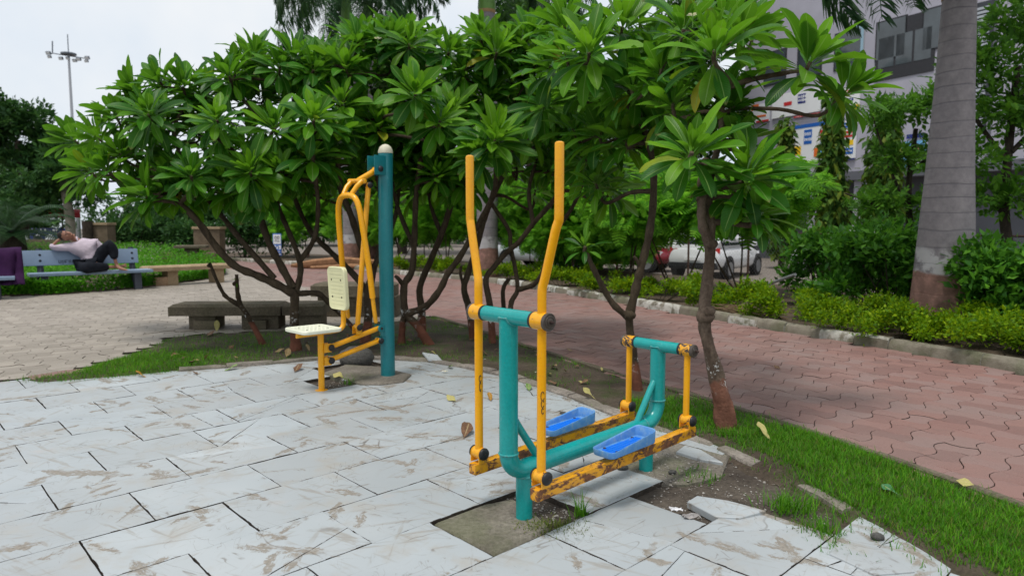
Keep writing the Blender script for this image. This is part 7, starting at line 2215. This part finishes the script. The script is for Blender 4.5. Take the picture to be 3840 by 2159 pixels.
LV = [(370, 950, .20, 1.2, 'dead_orange', 'curled orange-brown leaf on the slabs at the grass edge'), (740, 938, .30, .1, 'dead_brown', 'long brown leaf on the slabs left of the seat leg'), (868, 955, .22, .9, 'dead_yellow', 'yellow curled leaf standing beside the seat leg'), (1150, 1012, .19, .7, 'dead_yellow', 'yellowish leaf on the slabs left of the walking machine'), (1165, 1105, .30, -.1, 'dead_brown', 'long brown leaf with pale stalk behind the front joint'), (1235, 1010, .17, .2, 'dead_orange', 'small orange leaf behind the left yellow bar'), (1500, 1012, .19, 1.1, 'dead_yellow', 'pale green-yellow leaf standing on the wet edge'), (1400, 940, .20, .2, 'dead_tan', 'tan leaf on the edging behind the right yellow bar'), (1405, 968, .20, 2.4, 'dead_brown', 'dry brown curled leaf on the wet corner'), (1330, 985, .21, .0, 'dead_green', 'greenish fallen leaf on the edging between the yellow bars'), (1940, 1118, .26, .15, 'dead_yellow', 'pale yellow leaf lying on the grass near the gnarled trunk'), (2265, 1255, .15, .4, 'fresh_green', 'dark green leaf lying in the grass at the right'), (2470, 1232, .16, .9, 'dead_yellow', 'yellow leaf standing at the path edge on the far right'), (1965, 930, .14, .3, 'dead_brown', 'brown leaf on the red path by the gnarled trunk'), (1440, 885, .16, .5, 'dead_tan', 'tan leaf at the path edge behind the walking machine'), (545, 840, .26, .4, 'dead_yellow', 'pale upright leaf in front of the dark stone bench'), (520, 850, .30, .1, 'dead_brown', 'brown leaf in the grass before the dark stone bench'), (480, 925, .16, .3, 'dead_brown', 'brown leaf on the edging at the left grass'), (560, 935, .24, -.4, 'dead_green', 'light green leaf on the slabs near the left grass'), (500, 942, .14, 1.0, 'dead_brown', 'small dark leaf on the slabs near the left grass'), (720, 905, .24, .2, 'dead_tan', 'tan leaf on the edging below the left frangipani trunk'), (800, 906, .22, -.3, 'dead_yellow', 'yellow leaf beside the seat leg edging'), (1135, 930, .16, .2, 'dead_green', 'olive leaf on the slabs near the wet edge'), (1490, 1085, .13, 1.4, 'dead_tan', 'small tan leaf near the rear joint of the walking machine'), (1700, 640, .2, .2, 'dead_tan', 'leaf')]
for k, (x, y, L_, az, m_, lab) in enumerate(LV[:-1]):
    dleaf(x, y, L_ * .78, az, m_, lab, k, tiltx=(.6 if 'stand' in lab or 'upright' in lab else .12))
r_ = random.Random(17)
cnt = 0
while cnt < 34:
    x, y = r_.uniform(420, 1560), r_.uniform(840, 1000)
    p = G(x, y)
    if not pip(np.array([[p.x, p.y]]), STRIP)[0]: continue
    mm_ = r_.choice(['dead_brown', 'dead_tan', 'dead_brown', 'dead_yellow'])
    zone = ('by the dark stone bench' if x < 640 else 'below the left frangipani trunk' if x < 830 else 'around the foot of the seated machine' if x < 990 else 'among the forked trunks right of the teal post' if x < 1180 else 'behind the front post of the walking machine' if x < 1380 else 'at the path edge behind the rear crossbar')
    lab_ = 'small dry ' + mm_[5:] + ' leaf ' + zone
    dleaf(x, y, r_.uniform(.06, .15), r_.uniform(0, 6.28), mm_, lab_, cnt, z=.004, tiltx=r_.uniform(-.1, .3), group='dry leaves on the soil strip'); cnt += 1
for k, (x, y, lab) in enumerate(((1352, 940, 'fallen white blossom beside the right yellow bar'), (1118, 938, 'fallen white blossom left of the teal front post'), (1640, 1020, 'tiny white blossom on the soil near the rear arm'))):
    p = G(x, y); t = thing('fallen_blossom', lab, 'flower', (p.x, p.y, .02))
    for q in range(5):
        a = 6.283 * q / 5; F_ = frames(np.array([[math.cos(a), math.sin(a), .2]]), np.array([[0, 0, 1.0]]))[0]; T = leaf_template(.032, .6, .3, .2, 0, q)
        part('petal', fast_mesh('petal', np.array(T[0]) @ F_.T, np.array(T[1]), MT['petal'], True), None, t)

# ================================================================ grass
def T_blade():
    V = [(-.035, 0, 0), (.035, 0, 0), (-.026, .5, .02), (.026, .5, .02), (0, 1, -.16)]
    return (V, [(0, 1, 3), (0, 3, 2), (2, 3, 4)], None)
TB = T_blade()
g = np.random.default_rng(21)
def grass(P2, lmin, lmax, seed, mat, lean=.45):
    g = np.random.default_rng(seed); N = len(P2)
    z = strip_z(P2)
    z = np.where(pip(P2, STRIP), z, np.maximum(z, -.004))
    az = g.random(N) * 6.283
    ln = lean * (.3 + g.random(N))
    d = np.column_stack([np.cos(az) * ln, np.sin(az) * ln, np.ones(N)])
    up = np.column_stack([-np.cos(az), -np.sin(az), .3 * np.ones(N)])
    L = lmin + (lmax - lmin) * g.random(N) ** 1.6
    Fm = frames(d, up)
    S = np.stack([np.full(N, .055) + .02 * g.random(N), L, L], 1)
    Fm = Fm * S[:, None, :]
    return scatter_mesh('grass', TB, np.column_stack([P2, z - .004]), Fm, MT[mat], False)
def samp(n, x0, x1, y0, y1, g): return np.column_stack([g.random(n) * (x1 - x0) + x0, g.random(n) * (y1 - y0) + y0])
def patch(c, base=0.42, sc=1.0):
    x, y = c[:, 0] * sc, c[:, 1] * sc
    n = .5 + .25 * np.sin(x * 2.1 + 1.7 * np.sin(y * 1.3)) + .25 * np.sin(y * 2.9 + 1.2 * np.sin(x * 2.2)) + .12 * np.sin(x * 9 + y * 7) * np.sin(y * 8 - x * 5)
    return n
C = []
# right-hand lush strip
c = samp(190000, .9, 3.2, 1.2, 5.4, g); c = c[pip(c, STRIP)]
de = dist_poly(c, STRIP); n = patch(c, sc=1.6)
padd = dist_poly(c, PAD_EDGE + list(reversed(PAD_EDGE[:-1])))
dens = np.clip(.15 + 1.3 * n - 0.45 * (padd < .2) * (n < .8) - .2 * (c[:, 1] > 4.5), 0.05, 1)
dens = np.where(padd < .10, dens * .35, dens)
C.append(c[g.random(len(c)) < dens])
# left-hand tuft bank
c = samp(60000, -4.9, -2.6, 5.8, 8.8, g); c = c[pip(c, STRIP)]
cen = G(330, 925)[:2]; w_ = np.exp(-(((c[:, 0] + 3.75) / .75) ** 2 + ((c[:, 1] - 6.75) / .55) ** 2) * .9)
C.append(c[g.random(len(c)) < np.clip(w_ * 1.3 + .05, 0, 1)])
# sparse, patchy grass under the trees
c = samp(90000, -4.4, 1.9, 5.0, 10.6, g); c = c[pip(c, STRIP)]
n = patch(c, sc=1.9)
C.append(c[g.random(len(c)) < np.clip((n - .34) * .75, .02, .45)])
CC = np.concatenate(C)
# spill over the path edge and slab edge
c = samp(40000, .8, 3.2, 1.2, 5.6, g); dd_ = dist_poly(c, STRIP); k_ = (~pip(c, STRIP)) & (dd_ < .05) & (c[:, 0] > 1.5)
sp_ = c[k_]; CC = np.concatenate([CC, sp_[g.random(len(sp_)) < .30]])
rr_ = np.random.default_rng(3).random(len(CC))
md_ = grass(CC[rr_ < .16], .02, .065, 32, 'grass_dry', .8)
tag(part('dry_grass', md_, None), 'yellowing grass blades mixed into the soil strip', 'grass', kind='stuff')
me = grass(CC[rr_ >= .16], .02, .068, 31, 'grass', .6)
tag(part('grass', me, None), 'fresh green grass growing on the soil strip around the slabs', 'grass', kind='stuff')
def weed(x, y, n, r, l0, l1, label, mat='grass', seed=0, lean=.8):
    p = G(x, y); g2 = np.random.default_rng(seed)
    P2 = np.array([p.x, p.y]) + g2.normal(size=(n, 2)) * r
    az = g2.random(n) * 6.283; ln = lean * (.2 + g2.random(n)); d = np.column_stack([np.cos(az) * ln, np.sin(az) * ln, np.ones(n)]); up = np.column_stack([-np.cos(az), -np.sin(az), .3 * np.ones(n)])
    L = l0 + (l1 - l0) * g2.random(n); Fm = frames(d, up) * np.stack([np.full(n, .07), L, L], 1)[:, None, :]
    me = scatter_mesh('grass_tuft', TB, np.column_stack([P2, np.full(n, -.015)]) - np.array([p.x, p.y, 0]), Fm, MT[mat], False)
    o = bpy.data.objects.new('grass_tuft', me); o.location = (p.x, p.y, 0); COL.objects.link(o); tag(o, label, 'grass tuft', 'weed tufts in the slab gaps')
weed(1462, 1292, 46, .02, .06, .16, 'tall green grass tuft between slab and front footing', seed=1)
weed(1420, 1325, 420, .06, .015, .045, 'low yellowish weed cushion on the front footing', 'grass_dry', 2, 1.2)
weed(1345, 1320, 260, .045, .012, .035, 'small weed cushion at the foot of the front post', 'grass_dry', 3, 1.2)
weed(1985, 1275, 240, .055, .05, .13, 'leafy grass clump at the soil hole beside the grass strip', seed=4)
weed(2075, 1335, 150, .05, .05, .12, 'thin grass clump at the corner of the bare soil', seed=5)
weed(2030, 1330, 160, .045, .02, .05, 'dry yellow weed on the bare soil corner', 'grass_dry', 6, 1.1)
weed(880, 962, 40, .03, .05, .12, 'tiny green weed in the hole beside the seat leg', seed=7)
weed(1760, 1195, 90, .06, .03, .08, 'small weeds at the corner of the rear footing', seed=8)
weed(2110, 1380, 60, .05, .03, .07, 'sparse weed on the slab joint at the lower right', seed=9)
